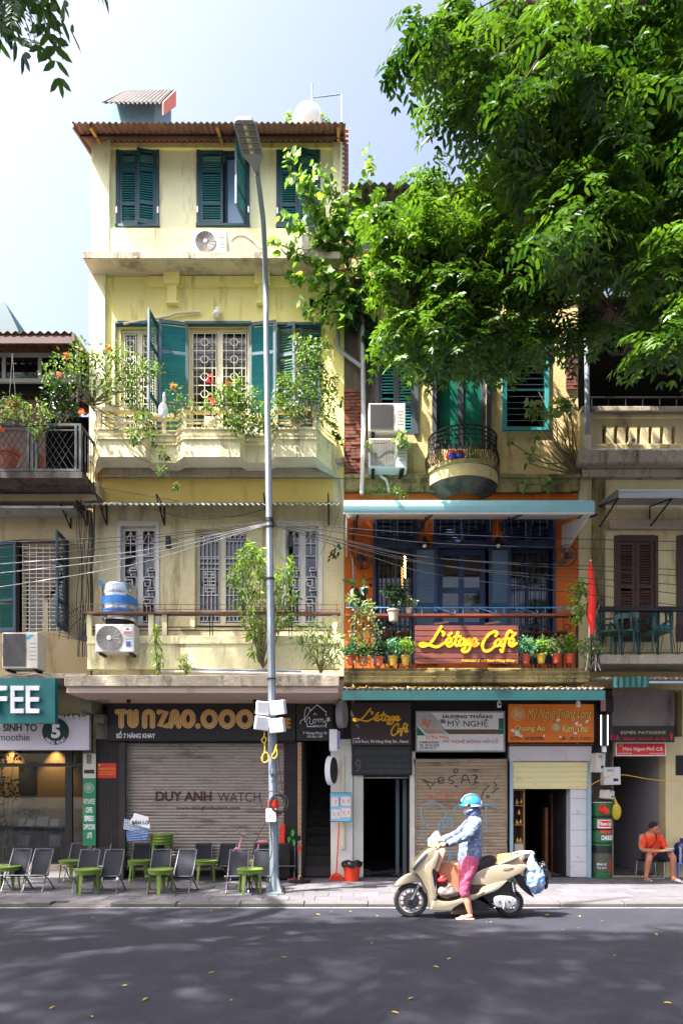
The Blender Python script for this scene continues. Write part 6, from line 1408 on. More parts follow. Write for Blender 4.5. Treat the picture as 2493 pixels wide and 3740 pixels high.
# --- steel water tank
Ytk = -.45; cp = P(438,2275,Ytk); r_ = 62*sc(Ytk)
t = thing('steel_water_tank', 'stainless steel water tank with blue band on the yellow house balcony', 'water tank', cp)
hh = wz(2130,Ytk)-cp.z
MB().lathe([(r_*.95,0),(r_,.03),(r_,hh*.3),(r_*.975,hh*.33),(r_,hh*.36),(r_,hh*.6),(r_*.975,hh*.63),(r_,hh*.66),(r_,hh*.84),(r_*.95,hh*.9),(r_*.6,hh*.97),(.02,hh)], cp, 32).build('drum', m_steel, t, smooth=True)
MB().lathe([(r_*1.004,hh*.38),(r_*1.004,hh*.58)], cp, 32).build('blue_band', M('tank blue', c(40,120,196), .4), t, smooth=True); MB().lathe([(r_*1.004,.05),(r_*1.004,hh*.27)], cp, 32).build('blue_band', MATS['tank blue'], t, smooth=True)
MB().lathe([(.06,hh-.01),(.06,hh+.025),(.02,hh+.035)], cp, 16).build('lid', m_steel, t); MB().tube([P(375,2140,Ytk-.1), P(365,2122,Ytk-.1)], .03, 8).build('inlet_cap', MATS['tank blue'], t); MB().lathe([(.25,-.25),(.25,-.002)], cp, 12).build('stand', m_iron, t)
# --- green stools and stacked stools
def make_stool(mat):
    t = thing('plastic_stool', '', 'stool'); MB().lathe([(.20,.372),(.212,.385),(.212,.398),(.20,.404),(.10,.402),(.001,.401)], n=28).build('top', mat, t, smooth=True); MB().lathe([(.195,.33),(.2,.372),(.19,.372),(.186,.33)], n=28).build('skirt', mat, t, smooth=True)
    for k in range(4):
        q = R(35+90*k); dx, dy = math.cos(q), math.sin(q); nx, ny = -dy, dx
        vs = []
        for (r0, z, hw_, th) in ((.185,.375,.055,.012), (.18,.3,.034,.02), (.2,.12,.026,.016), (.212,0,.02,.012)):
            for s1, s2 in ((-1,0),(1,0),(.7,1),(-.7,1)): vs.append((dx*(r0-th*s2)+nx*hw_*s1, dy*(r0-th*s2)+ny*hw_*s1, z))
        fs = [(o+a, o+b, o+4+b, o+4+a) for o in (0,4,8) for a, b in ((0,1),(1,2),(2,3),(3,0))]+[(3,2,1,0), (12,13,14,15)]
        MB().add(vs, [f_[::-1] for f_ in fs]).build('leg', mat, t)
    return t
st0 = make_stool(m_stool)
def foot(px, py): Y = gy(py); return (wx(px,Y), Y, 0)
stools = [(8,3258,'cut off by the wall end'),(308,3272,'second from the coffee shop'),(578,3272,'between dark folding chairs near the shutter'),(908,3270,'in a patch of sunlight beside the lamp post'),(247,3228,'behind the chairs by the menu banner'),(500,3228,'behind the chairs below the baskets'),(745,3228,'behind the chairs at the middle of the shutter'),(950,3226,'behind the chairs next to the lamp post')]
for i, (px, py, lab) in enumerate(stools):
    o = st0 if i == 0 else dup(st0); o.location = foot(px, py); o.location.y += .15; o.rotation_euler.z = random.uniform(0, 1.5); o['label'] = 'low green round plastic stool '+lab; o['group'] = 'green plastic stools'
for i in range(3):
    o = dup(st0); o.location = (wx(592,-.3), -.32, .34+.055*i); o.rotation_euler.z = .3; o['label'] = 'green plastic stool nested '+('lowest','in the middle','topmost')[i]+' of the stack by the shutter'; o['group'] = 'green plastic stools'
bs = tag(MB().box(wx(560,-.3), wx(625,-.3), -.5, -.14, 0, .338).build('crate_stand', m_stool_d, bevel=.01), 'dark green plastic crate holding up the stack of stools', 'crate')
# --- folding sling chairs
def make_chair():
    t = thing('folding_chair', '', 'chair'); w_ = .165
    def loop(pts, rr=.0105, name='frame_loop'): MB().tube(smoothpts(pts, 4, True), rr, 7, True).build(name, m_chrome, t, smooth=True)
    loop([(-w_,-.26,.012),(-w_,-.1,.2),(-w_,.1,.42),(-w_+.005,.27,.66),(-w_+.03,.285,.685),(w_-.03,.285,.685),(w_-.005,.27,.66),(w_,.1,.42),(w_,-.1,.2),(w_,-.26,.012),(w_-.03,-.28,.011),(-w_+.03,-.28,.011)])
    v = w_+.024
    loop([(-v,-.2,.27),(-v,-.03,.2),(-v,.2,.03),(-v+.03,.24,.012),(v-.03,.24,.012),(v,.2,.03),(v,-.03,.2),(v,-.2,.27),(v-.03,-.22,.278),(-v+.03,-.22,.278)])
    for s_ in (-1, 1):
        MB().tube([(s_*v,-.2,.275),(s_*v*.98,-.02,.262),(s_*w_,.03,.335)], .009, 6).build('hinge_bar', m_iron, t)
    pts = [(.278,.672),(.2,.55),(.12,.42),(.06,.31),(.02,.262),(-.05,.25),(-.13,.262),(-.215,.282)]; pts = smoothpts([(a,b,0) for a, b in pts], 3)
    m = MB(); vs = []; n = len(pts)
    for p in pts:
        for xx, sag in ((-.152,0),(-.08,.012),(0,.016),(.08,.012),(.152,0)): vs.append((xx, p.x+sag*.6, p.y-sag))
    k = len(vs); vs2 = [(x, y+.003, z-.003) for x, y, z in vs]
    fs = [(i*5+j, i*5+j+1, i*5+j+6, i*5+j+5) for i in range(n-1) for j in range(4)]
    m.add(vs+vs2, fs+[tuple(q+k for q in f_[::-1]) for f_ in fs]).build('sling', m_fabric, t, smooth=True)
    return t
ch0 = make_chair()
chairs = [(32,3262,4),(112,3262,-3),(292,3266,8),(383,3266,-4),(566,3266,5),(655,3266,-5),(858,3266,4),(945,3266,-6),(258,3222,6),(340,3221,-4),(495,3221,3),(577,3221,0),(730,3221,4),(812,3221,-3),(940,3221,-6),(1040,3221,3)]
labs = ['beside the stool at the coffee shop end','in front of the dark bookshelf','left of the second front stool','in front of the ribbed pillar','behind the stool near the baskets','in front of the shutter centre','half lit behind the sunlit stool','half lit beside the lamp post','in the back row below the menu banner','in the back row by the pillar','holding plastic baskets by the pillar','pushed against the stack of green stools','in the back row below the word DUY','in the back row below the word ANH','in the back row by the pink bicycle','in the back row behind the lamp post']
for i, ((px, py, rz), lab) in enumerate(zip(chairs, labs)):
    o = ch0 if i == 0 else dup(ch0); x, y, z = foot(px, py); o.location = (x, y+.25, 0); o.rotation_euler.z = R(rz+random.uniform(-5,5)); o.scale = (.95, .78, .97); o['label'] = 'dark blue folding sling chair '+lab; o['group'] = 'folding sling chairs on the sidewalk'
# --- baskets on a chair
Yb = -.42
for i, (pts, mt_, lab) in enumerate((([(463,3040),(545,3025),(534,3068),(466,3072)], M('blue basket plastic', c(110,140,196), .4), 'blue perforated plastic basket on a folding chair'), ([(456,2992),(548,3020),(532,3046),(452,3028)], M('pale basket plastic', c(176,190,206), .4), 'pale tilted plastic basket stacked on a blue one'))):
    t = thing('plastic_basket', lab, 'basket', P(500,3070-30*i,Yb)); m = MB(); (ax, ay), (bx_, by), (cx0, cy0), (dx, dy) = pts
    n = 9
    lerp = lambda p, q, u: (p[0]+(q[0]-p[0])*u, p[1]+(q[1]-p[1])*u)
    for k in range(n+1):
        u = k/n; p, q = lerp(pts[0], pts[1], u), lerp(pts[3], pts[2], u)
        for YY in (Yb-.12, Yb+.16): m.tube([P(*p,YY), P(*q,YY)], .008, 4)
    for k in range(5):
        v = k/4; p, q = lerp(pts[0], pts[3], v), lerp(pts[1], pts[2], v)
        for YY in (Yb-.125, Yb+.165): m.tube([P(*p,YY), P(*q,YY)], .008, 4)
        m.tube([P(*p,Yb-.12), P(*p,Yb+.16)], .008, 4); m.tube([P(*q,Yb-.12), P(*q,Yb+.16)], .008, 4)
    m.build('mesh_wall', mt_, t); a, b = P(*pts[3],Yb-.12), P(*pts[2],Yb-.12); MB().add([a, b, b+Vector((0,.28,0)), a+Vector((0,.28,0))], [(0,1,2,3),(3,2,1,0)][:1]).build('base', mt_, t)
    q0 = [P(*p,Yb-.118) for p in pts]; MB().add(q0+[p+Vector((0,.003,0)) for p in q0], [(3,2,1,0),(4,5,6,7)]).build('lining', M('basket lining '+str(i), c(150,168,206) if i == 0 else c(186,196,206), .5, .06), t)
pc = thing('folded_placard', 'white placard with black capital letters stuffed in the pale basket', 'placard', P(520,3010,Yb-.16))
o1 = MB().add([P(490,2970,Yb-.05), P(543,2985,Yb-.05), P(535,3020,Yb-.05), P(478,3005,Yb-.05)], [(3,2,1,0)]).build('sheet', m_wl, pc); MB().add([P(480,2988,Yb-.155), P(548,3005,Yb-.155), P(546,3028,Yb-.155), P(474,3008,Yb-.155)], [(3,2,1,0)]).build('sheet', m_wl, pc)
text('BÁN LẠI', (482, 2996, 545, 3014), Yb-.165, m_darkl, pc, .002, .03)
tag(MB().box(wx(425,-.3), wx(437,-.3), -.32, -.1, 0, wz(3150,-.3)).build('styrofoam_box', m_wl, bevel=.01), 'white foam box standing by the ribbed pillar', 'box')
# --- pink bicycle
Yy = -.28; bk_ = thing('pink_bicycle', 'small pink bicycle parked behind the folding chairs against the shutter', 'bicycle', (wx(900,Yy), Yy, 0)); mpk = M('pink paint', c(226,150,160), .35, .05)
wr = .2
for px in (858, 985):
    q = MB().torus((wx(px,Yy), Yy, wr), wr-.02, .018, 'y', 32, 8).build('tyre', m_cable_d, bk_, smooth=True); s_ = MB()
    for k in range(10): s_.tube([(wx(px,Yy), Yy, wr), (wx(px,Yy)+math.cos(k*.628)*(wr-.03), Yy, wr+math.sin(k*.628)*(wr-.03))], .002, 4)
    s_.torus((wx(px,Yy), Yy, wr), wr-.035, .006, 'y', 32, 6); s_.build('rim', m_steel, q)
f1 = P(880,3068,Yy); f2 = P(872,3095,Yy); bb_ = P(925,3165,Yy); sp = P(945,3085,Yy)
for nm, pts, r0 in (('fork', [f1, (wx(858,Yy), Yy-.04, wr)], .014), ('frame_tube', smoothpts([f2, P(895,3130,Yy), bb_], 4), .02), ('seat_tube', [bb_, sp], .016), ('chain_stay', [bb_, (wx(985,Yy), Yy+.03, wr)], .012), ('stem', [f2, P(886,3045,Yy)], .012)): MB().tube(pts, r0, 8).build(nm, mpk, bk_, smooth=True)
MB().tube(smoothpts([P(862,3025,Yy-.18), P(876,3048,Yy-.1), P(888,3052,Yy), P(905,3040,Yy+.06), P(942,3046,Yy+.2)], 5), .011, 8).build('handlebar', m_steel, bk_, smooth=True)
for p_, q_ in (((862,3025),(866,3032)), ((932,3044),(944,3047))): MB().tube([P(*p_,Yy-.17 if p_[0] < 900 else Yy+.16), P(*q_,Yy-.15 if p_[0] < 900 else Yy+.2)], .016, 8).build('grip', m_terra, bk_)
MB().ell(P(958,3075,Yy), (.11,.06,.03), 14, 7).build('saddle', mpk, bk_, smooth=True); MB().tube([P(852,3110,Yy), P(862,3100,Yy), P(880,3105,Yy)], .03, 6).build('mudguard', mpk, bk_)
# --- floor fan
Yf = gy(3222); t = thing('floor_fan', 'standing fan with bright green blades beside the stair entrance', 'fan', (wx(1094,Yf), Yf, 0)); X = wx(1094,Yf)
MB().lathe([(.2,.003),(.2,.02),(.06,.05),(.03,.1)], (X, Yf, 0), 24).build('base', m_black, t, smooth=True); MB().lathe([(.035,.06),(.03,.12),(.02,.13)], (X, Yf, 0), 12).build('collar', m_pot_y, t); MB().tube([(X, Yf, .1), (X, Yf, wz(3085,Yf))], .014, 8).build('stem', m_steel, t)
hx_, hz_ = wx(1066,Yf), wz(3062,Yf); ax = Vector((-.82,-.57,.05)).normalized(); side_ = Vector((0,0,1)).cross(ax).normalized(); up_ = ax.cross(side_)
hc = Vector((hx_, Yf-.03, hz_)); B_ = lambda u, v, w2=0: hc+side_*u+up_*v+ax*w2
for k in range(3):
    q0 = R(90+120*k); pts = []
    for rr, dq in ((.04,-.5),(.1,-.75),(.155,-.55),(.16,-.1),(.14,.25),(.04,.3)): pts.append(B_(rr*math.cos(q0+dq), rr*math.sin(q0+dq), .012*dq))
    MB().add(pts+[p+ax*.003 for p in pts], [tuple(range(6)), tuple(range(11,5,-1))]).build('blade', M('bright green plastic', c(50,170,50), .4), t)
m = MB()
for rr, dd in ((.19,0), (.19,.05), (.15,.07), (.1,.085), (.05,.09), (.14,-.05)): m.tube([B_(rr*math.cos(q*.2618), rr*math.sin(q*.2618), dd) for q in range(24)], .003, 4, True)
for k in range(24): q = k*.2618; m.tube([B_(.19*math.cos(q), .19*math.sin(q), 0), B_(.18*math.cos(q), .18*math.sin(q), .05), B_(.03*math.cos(q), .03*math.sin(q), .09)], .0016, 3)
m.build('cage', m_iron, t); MB().tube([B_(0,0,-.02), B_(0,0,-.17)], [.06,.045], 12).build('motor', m_black, t, smooth=True); MB().box(X-.035, X+.035, Yf-.04, Yf+.04, wz(3108,Yf), wz(3092,Yf)).build('control_box', m_red, t, bevel=.006)
tag(MB().box(wx(1022,-.2), wx(1040,-.2), -.24, -.16, .35, wz(3012,-.2)).build('red_board', m_red, bevel=.004), 'upright red board leaning behind the lamp post', 'board')
tag(MB().box(wx(1018,-.25), wx(1060,-.25), -.33, -.16, .02, wz(3080,-.25)).build('black_speaker', m_black, bevel=.02), 'black boxy speaker standing beside the ribbed pillar', 'speaker')
tag(MB().box(wx(1050,-.35), wx(1085,-.35), -.42, -.3, .003, .03).build('dustpan', m_red, bevel=.006), 'flat orange dustpan lying by the fan base', 'dustpan')
# --- broom and bin
Ybr = gy(3219); t = thing('broom', 'orange red broom leaning against the white column', 'broom', (wx(1226,Ybr), Ybr, 0))
MB().tube([P(1228,3190,Ybr), P(1238,3005,Ybr+.12)], .012, 8).build('handle', m_red, t); MB().prism([(wx(a,Ybr), wz(b,Ybr)) for a, b in ((1198,3218),(1254,3218),(1248,3198),(1228,3186),(1208,3198))], Ybr-.03, Ybr+.03).build('brush', m_red, t)
m = MB()
for k in range(16): x = wx(1200+k*3.5,Ybr); m.tube([(x, Ybr-.034, .005), (wx(1228,Ybr)+(x-wx(1228,Ybr))*.55, Ybr-.034, .1)], .003, 4)
m.build('bristles', m_pot_r, t)
Ybn = gy(3222)+.14; cp = (wx(1284,Ybn), Ybn, 0); t = thing('bin', 'orange red bucket bin lined with a black bag', 'bin', cp)
MB().lathe([(.125,.003),(.165,.31),(.172,.32),(.165,.32),(.122,.02)], cp, 28).build('bucket', m_red, t, smooth=True, ang=60)
m = MB(); n = 40; vs = []
for j, (r0, z) in enumerate(((.178,.26),(.186,.3),(.185,.335),(.16,.36),(.12,.33),(.08,.28))):
    for k in range(n): q = 2*math.pi*k/n; w1 = .014*math.sin(q*7+j)+.01*math.sin(q*13+2*j); vs.append((cp[0]+(r0+w1)*math.cos(q), cp[1]+(r0+w1)*math.sin(q), z+.014*math.sin(q*5+j*1.3)))
m.add(vs, [(j*n+k, j*n+(k+1)%n, (j+1)*n+(k+1)%n, (j+1)*n+k) for j in range(5) for k in range(n)]+[tuple(range(5*n, 6*n))])
m.build('bag', M('black plastic bag', c(20,20,22), .3, .1, 8, .3, 12), t, smooth=True, ang=80)
# --- advertising column of cans by the alley
Ya_ = gy(3210)+.18; cx0 = wx(2196,Ya_); z1 = wz(2930,Ya_); r_ = 36*sc(Ya_)
t = thing('drink_ad_column', 'tall column wrapped in green and black soft drink advertising', 'advert column', (cx0, Ya_, 0))
mk = {'k': M('ad black', c(34,36,36), .4, .1, 5), 'g': M('ad green', c(40,104,60), .4, .1, 5), 's': M('ad grey green', c(78,84,70), .4, .15, 5), 'w': m_wl, 'r': m_red}
rows = [(0,.08,'g'),(.08,.33,'s'),(.33,.42,'k'),(.42,.455,'g'),(.455,.47,'k'),(.47,.62,'g'),(.62,.65,'k'),(.65,.79,'g'),(.79,.82,'k'),(.82,.99,'g'),(.99,1,'w')]
for a, b, k in rows: MB().lathe([(r_,a*z1+.004),(r_,b*z1-.001)], (cx0, Ya_, 0), 28).build('wrap_band', mk[k], t, smooth=True)
def wrap(tx, py0, py1, a0, a1, mat, bold=.03, sh=0):
    o = text(tx, (0, py0, 100, py1), Ya_-r_-.004, mat, t, .003, bold, sh, sub=2)
    me = o.data; n = len(me.vertices); v = np.empty(n*3, 'f'); me.vertices.foreach_get('co', v); v = v.reshape(-1,3); u = (v[:,0]-v[:,0].min())/(np.ptp(v[:,0])); q = np.radians(a0+(a1-a0)*u); rr = Ya_-v[:,1]
    zz = H+(v[:,2]-H)
    v2 = np.stack([cx0+rr*np.sin(q), Ya_-rr*np.cos(q), zz], 1); me.vertices.foreach_set('co', v2.astype('f').ravel()); me.update()
def wrapq(py0, py1, a0, a1, mat, off=.003):
    n = 8; vs = []
    for k in range(n+1): q = R(a0+(a1-a0)*k/n); vs += [(cx0+(r_+off)*math.sin(q), Ya_-(r_+off)*math.cos(q), wz(py1,Ya_-r_)), (cx0+(r_+off)*math.sin(q), Ya_-(r_+off)*math.cos(q), wz(py0,Ya_-r_))]
    MB().add(vs, [(2*k, 2*k+2, 2*k+3, 2*k+1) for k in range(n)]).build('print', mat, t)
wrapq(2995, 3026, -45, 40, m_wl, .002); wrapq(2998, 3022, -40, 36, m_red, .0025); wrap('Thums Up', 3003, 3020, -38, 34, m_wl, .03, .2); wrapq(3034, 3044, -30, 48, m_red, .003); wrap('CHARGED', 3052, 3070, -25, 52, m_wl, .03); wrap('BÙNG VỊ', 3153, 3164, -48, 2, m_wl, .03); wrap('THE MÁT', 3166, 3176, -48, 5, m_wl, .03)
wrapq(3140, 3195, 15, 45, MATS['poster skin'] if False else M('ad picture', c(150,70,50), .5, .4, 20), .002)
Yk = Ya_-.24; q0 = P(2206,2960,Yk); t = thing('red_scoop', 'small red plastic bucket hung on the advert column', 'bucket', q0); mm = MB().lathe([(.05,-.08),(.085,.08),(.078,.08),(.045,-.07)], n=20).mesh('pail', m_red, True, 60); mm.transform(Matrix.Translation(q0) @ Matrix.Rotation(R(-55), 4, 'Y')); obj('pail', mm, t); MB().tube(smoothpts([q0+Vector((-.08,0,.08)), q0+Vector((-.02,-.03,.12)), q0+Vector((.05,0,.09))], 4), .005, 5).build('handle', m_pot_y, t)
q0 = P(2250,2965,Yk+.1); t = thing('yellow_plastic_bag', 'translucent yellow plastic bag hanging beside the advert column', 'bag', q0); MB().ell(q0, (.09,.07,.16), 16, 10).build('bag_body', M('yellow bag', c(190,170,40), .35, .25, 9), t, smooth=True); MB().tube([q0+Vector((0,0,.14)), q0+Vector((-.06,.05,.38))], [.03,.01], 8).build('bag_neck', MATS['yellow bag'], t)
# --- meter boxes
for i, (a, b, c_, d, Y, rz, mt_, lab) in enumerate(((2163,2752,2200,2822,-.25,8,m_ac2,'grey latched meter box beside the cream shutter'), (2198,2803,2258,2868,-.3,-4,m_ac,'white electricity meter box with printed labels'), (2198,2888,2232,2918,-.2,22,m_ac2,'small grey box with blue label above the advert column'))):
    t = thing('meter_box', lab, 'meter box', P((a+c_)/2,d,Y)); w_, h_ = (c_-a)*sc(Y), (d-b)*sc(Y); o = MB().box(-w_/2, w_/2, -.1, .1, -h_/2, h_/2).build('housing', mt_, t, bevel=.01, loc=P((a+c_)/2,(b+d)/2,Y+.1), rot=(0,R(rz*.4),R(rz*1.2)))
    MB().box(-w_*.3, w_*.1, -.104, -.101, h_*.25, h_*.38).build('label_plate', m_grey_l if i != 2 else M('blue label', c(90,170,206), .5), o, local=True); MB().box(w_*.05, w_*.35, -.104, -.101, -h_*.3, -h_*.15).build('label_plate', m_darkl, o, local=True)
    MB().box(-w_*.1, w_*.1, .101, .16, -.03, .03).build('mount', m_iron, o, local=True)
s = thing('vertical_lightbox', 'narrow black vertical light box with glowing white edges beside the alley', 'sign', P(2206,2730,-.5)); MB().pb(2194, 2610, 2219, 2724, -.5, .1).build('box', m_black, s, bevel=.006)
for a in (2193, 2217): MB().pb(a, 2612, a+3, 2722, -.508, .006).build('light_strip', M('lit white edge', c(240,240,250), .4, emit=(.8,.85,1,1.2)), s)
MB().pb(2201, 2726, 2213, 2748, -.47, .06).build('end_cap', m_wl, s); MB().box(wx(2200,-.2), wx(2206,-.2), -.398, .09, wz(2640,-.2), wz(2634,-.2)).build('bracket', m_iron, s)
s = thing('small_alarm_box', 'small pink faced black box high beside the orange sign', 'box', P(2212,2600,-.3)); MB().pb(2192, 2548, 2240, 2600, -.3, .15).build('housing', m_black, s, bevel=.006); MB().pb(2193, 2552, 2211, 2598, -.304, .003).build('face', M('pink label', c(196,140,140), .5), s)
# cctv and spot lamps under canopies
for i, (px, py, Y, lab) in enumerate(((1822,2572,-.9,'round white security camera under the green awning'), (2110,2570,-.9,'white spotlight over the orange craft sign'), (470,2556,-.6,'black spotlight over the gold lettered fascia'), (930,2556,-.6,'black spotlight behind the lamp post over the fascia'))):
    t = thing('security_camera' if i == 0 else 'spotlight', lab, 'camera' if i == 0 else 'spotlight', P(px,py,Y)); mt_ = m_wl if i < 2 else m_black; p = P(px,py,Y)
    MB().lathe([(.035,-.06),(.038,.02),(.02,.05)], p, 14).build('body', mt_, t, smooth=True); MB().tube([p+Vector((0,0,.04)), p+Vector((0,.03,.16))], .012, 6).build('mount', mt_, t)
    if i == 0: MB().ell(p+Vector((0,-.03,-.01)), (.022,.015,.022), 10, 6).build('lens', m_black, t)
# --- café balcony: fans, lamps, light string, stools
for i, (px, py, sg, lab) in enumerate(((1325,2040,1,'brown wall fan on the orange pilaster beside the string light'), (2068,2030,-1,'brown wall fan on the orange wall near the red flag'))):
    Y = -.35; p = P(px,py,Y); t = thing('wall_fan', lab, 'fan', p); ax = Vector((sg*.6,-.75,-.3)).normalized(); s1 = Vector((0,0,1)).cross(ax).normalized(); u1 = ax.cross(s1); mfn = M('brown fan plastic', c(92,62,46), .4)
    m = MB()
    for rr, dd in ((.19,0),(.19,.05),(.12,.08),(.05,.09)): m.tube([p+s1*rr*math.cos(q*.2618)+u1*rr*math.sin(q*.2618)+ax*dd for q in range(24)], .006 if rr > .15 else .003, 4, True)
    for k in range(16): q = k*.3927; m.tube([p+s1*.19*math.cos(q)+u1*.19*math.sin(q)+ax*.05, p+ax*.09], .002, 3)
    m.build('cage', m_iron, t)
    for k in range(3): q = 2.09*k; pts = [p+s1*a*math.cos(q+b)+u1*a*math.sin(q+b)+ax*.03 for a, b in ((.04,-.4),(.15,-.6),(.17,0),(.13,.4),(.04,.4))]; MB().add(pts+[v-ax*.004 for v in pts], [tuple(range(5)), tuple(range(9,4,-1))]).build('blade', mfn, t)
    MB().tube([p-ax*.0, p-ax*.12], .06, 12).build('motor', m_black, t); MB().tube([p-ax*.12, (p.x+.0, -.01, p.z-.05)], .02, 6).build('arm', m_black, t)
for px in (1550, 1818):
    p = P(px,1985,-.2); t = thing('wall_lantern', 'black cone wall lantern between the navy transoms', 'lantern', p, 'café wall lanterns'); MB().lathe([(.11,-.03),(.09,0),(.04,.1),(.025,.13)], p, 16).build('shade', m_black, t, smooth=True); MB().ell(p+Vector((0,0,-.04)), (.04,.04,.04), 10, 6).build('bulb', m_wl, t, smooth=True); MB().tube([p+Vector((0,0,.1)), (p.x, -.004, p.z+.1)], .012, 6).build('arm', m_black, t)
tag(MB().tube(smoothpts([P(1478+(3 if k % 2 else -3), 2032+k*6, -.15) for k in range(14)], 3), .009, 5).build('string_light', M('warm glowing string light', c(255,190,80), .4, emit=(1,.55,.12,7))), 'zigzag of glowing amber string light in the café window', 'light')
icm = M('tinsel light dots', c(206,206,210), .4)
tg = thing('icicle_lights', 'strands of small unlit white icicle lights hung across the navy transoms', 'string light', P(1690,1890,-.2))
for k in range(26):
    px = 1372+k*26; L2 = random.randint(4, 11); m = MB(); m.tube([P(px,1885,-.18), P(px+2,1885+L2*8,-.18)], .0015, 3)
    for q in range(L2): m.ell(P(px+random.uniform(-1,2),1890+q*8,-.18), (.006,.006,.009), 5, 4)
    m.build('strand', icm, tg)
def bar_stool(px, py, Y, lab):
    p = P(px,py,Y); t = thing('bar_stool', lab, 'stool', (p.x, Y, wz(2440,-1.05)), 'dark stools on the café balcony'); z0 = wz(2440,-1.05); MB().lathe([(.14,0),(.15,.02),(.14,.04)], (p.x, Y, p.z), 16).build('seat', m_wood, t)
    for a in range(4): q = R(45+90*a); MB().tube([(p.x+.1*math.cos(q), Y+.1*math.sin(q), p.z), (p.x+.16*math.cos(q), Y+.16*math.sin(q), z0)], .012, 6).build('leg', m_iron, t)
    MB().torus((p.x, Y, p.z-.2), .13, .008, 'z', 20, 5).build('ring', m_iron, t)
for px, lab in ((1405,'dark bar stool behind the climbing plant'), (1475,'dark bar stool between railing and slatted sign'), (1925,'dark bar stool just past the slatted sign'), (1985,'dark bar stool behind the potted row'), (2040,'dark bar stool near the end of the balcony')): bar_stool(px, 2318, -.6, lab)
# --- furled red flag
YF = -1.35; t = thing('furled_flag', 'furled bright red flag on a pole at the end of the café balcony', 'flag', P(2158,2360,YF)); MB().tube([P(2150,2330,YF), P(2158,2045,YF)], .012, 6).build('pole', m_pvc_w, t)
pts = [(2157,2050,3),(2156,2080,9),(2160,2140,12),(2161,2200,14),(2159,2250,14),(2160,2270,12),(2163,2300,8),(2158,2320,5)]; MB().tube(smoothpts([P(a,b,YF-.02) for a, b, q in pts], 4), [max(.01, np.interp(i/4, range(8), [q for a, b, q in pts])*sc(YF)) for i in range(29)], 10).build('cloth', m_redcloth, t, smooth=True)
# --- balcony of number 11: green chairs
def gchair(px, py, Y, rz, lab):
    p = P(px,py,Y); t = thing('plastic_armchair', lab, 'chair', (0,0,0), 'teal plastic chairs on the railing balcony'); mt_ = M('teal plastic', c(34,96,92), .4, .05)
    MB().box(-.2,.2,-.2,.2,.38,.42).build('seat', mt_, t, bevel=.01)
    bw = wallholes(-.21,.21,.42,.82,.18,[(-.06,.06,.5,.72),(-.15,-.09,.5,.72),(.09,.15,.5,.72)],.03); bw.build('backrest', mt_, t)
    for a, b in ((-.18,-.18),(.18,-.18),(-.18,.18),(.18,.18)): MB().tube([(a,b,.38),(a*1.1,b*1.1,0)], .018, 6).build('leg', mt_, t)
    for s_ in (-1,1): MB().tube([(s_*.22,.18,.62),(s_*.23,-.1,.6),(s_*.21,-.19,.4)], .02, 6).build('arm', mt_, t)
    t.location = p; t.rotation_euler.z = R(rz)
gchair(2225,2392,-.35,60,'teal plastic armchair turned sideways behind the iron railing'); gchair(2280,2392,-.3,-35,'teal plastic armchair at the wooden shutters'); gchair(2392,2392,-.35,190,'teal plastic armchair with slotted back facing the shutters')
# blue and red thing on round balcony: helmet pair
Yhm = -.45
for i, (px, rz) in enumerate(((1648,10),(1676,-10))):
    p = P(px,1683,Yhm); t = thing('toy_helmet', ('blue faced red child helmet by the green curtain','red child helmet with a blue face next to its twin')[i], 'helmet', p); MB().ell(p+Vector((0,0,.09)), (.1,.09,.11), 16, 10).build('shell', m_red, t, smooth=True); MB().ell(p+Vector((0,-.06,.06)), (.07,.05,.06), 12, 8).build('visor', M('cobalt blue', c(40,70,170), .4), t, smooth=True)
# water dispenser bottle and blue stool at right edge
Yw = gy(3212)+.15; p = (wx(2488,Yw), Yw, 0); t = thing('blue_stool', 'bright blue plastic stool carrying a water bottle', 'stool', p); mbs = M('bright blue plastic', c(70,120,210), .4); MB().box(p[0]-.16, p[0]+.16, Yw-.16, Yw+.16, .27, .3).build('seat', mbs, t, bevel=.01)
for a, b in ((-1,-1),(1,-1),(-1,1),(1,1)): MB().tube([(p[0]+a*.13, Yw+b*.13, .27), (p[0]+a*.16, Yw+b*.16, 0)], [(.03,.015),(.02,.012)], 6).build('leg', mbs, t)
t = thing('water_bottle', 'large navy blue water bottle standing on the blue stool', 'bottle', (p[0], Yw, .3)); MB().lathe([(.12,.302),(.135,.32),(.135,.45),(.128,.46),(.135,.47),(.135,.6),(.11,.66),(.03,.7),(.03,.76)], (p[0], Yw, 0), 24).build('body', M('navy water bottle', c(26,44,92), .2), t, smooth=True); text('AVABSI', (2479, 3095, 2487, 3160), Yw-.139, m_wl, t, .001)
tag(MB().box(wx(2453,Yw+.1), wx(2466,Yw+.1), Yw+.1, Yw+.25, .05, wz(3115,Yw+.1)).build('white_canister', m_wl, bevel=.03), 'white canister between the seated man and the blue stool', 'canister')
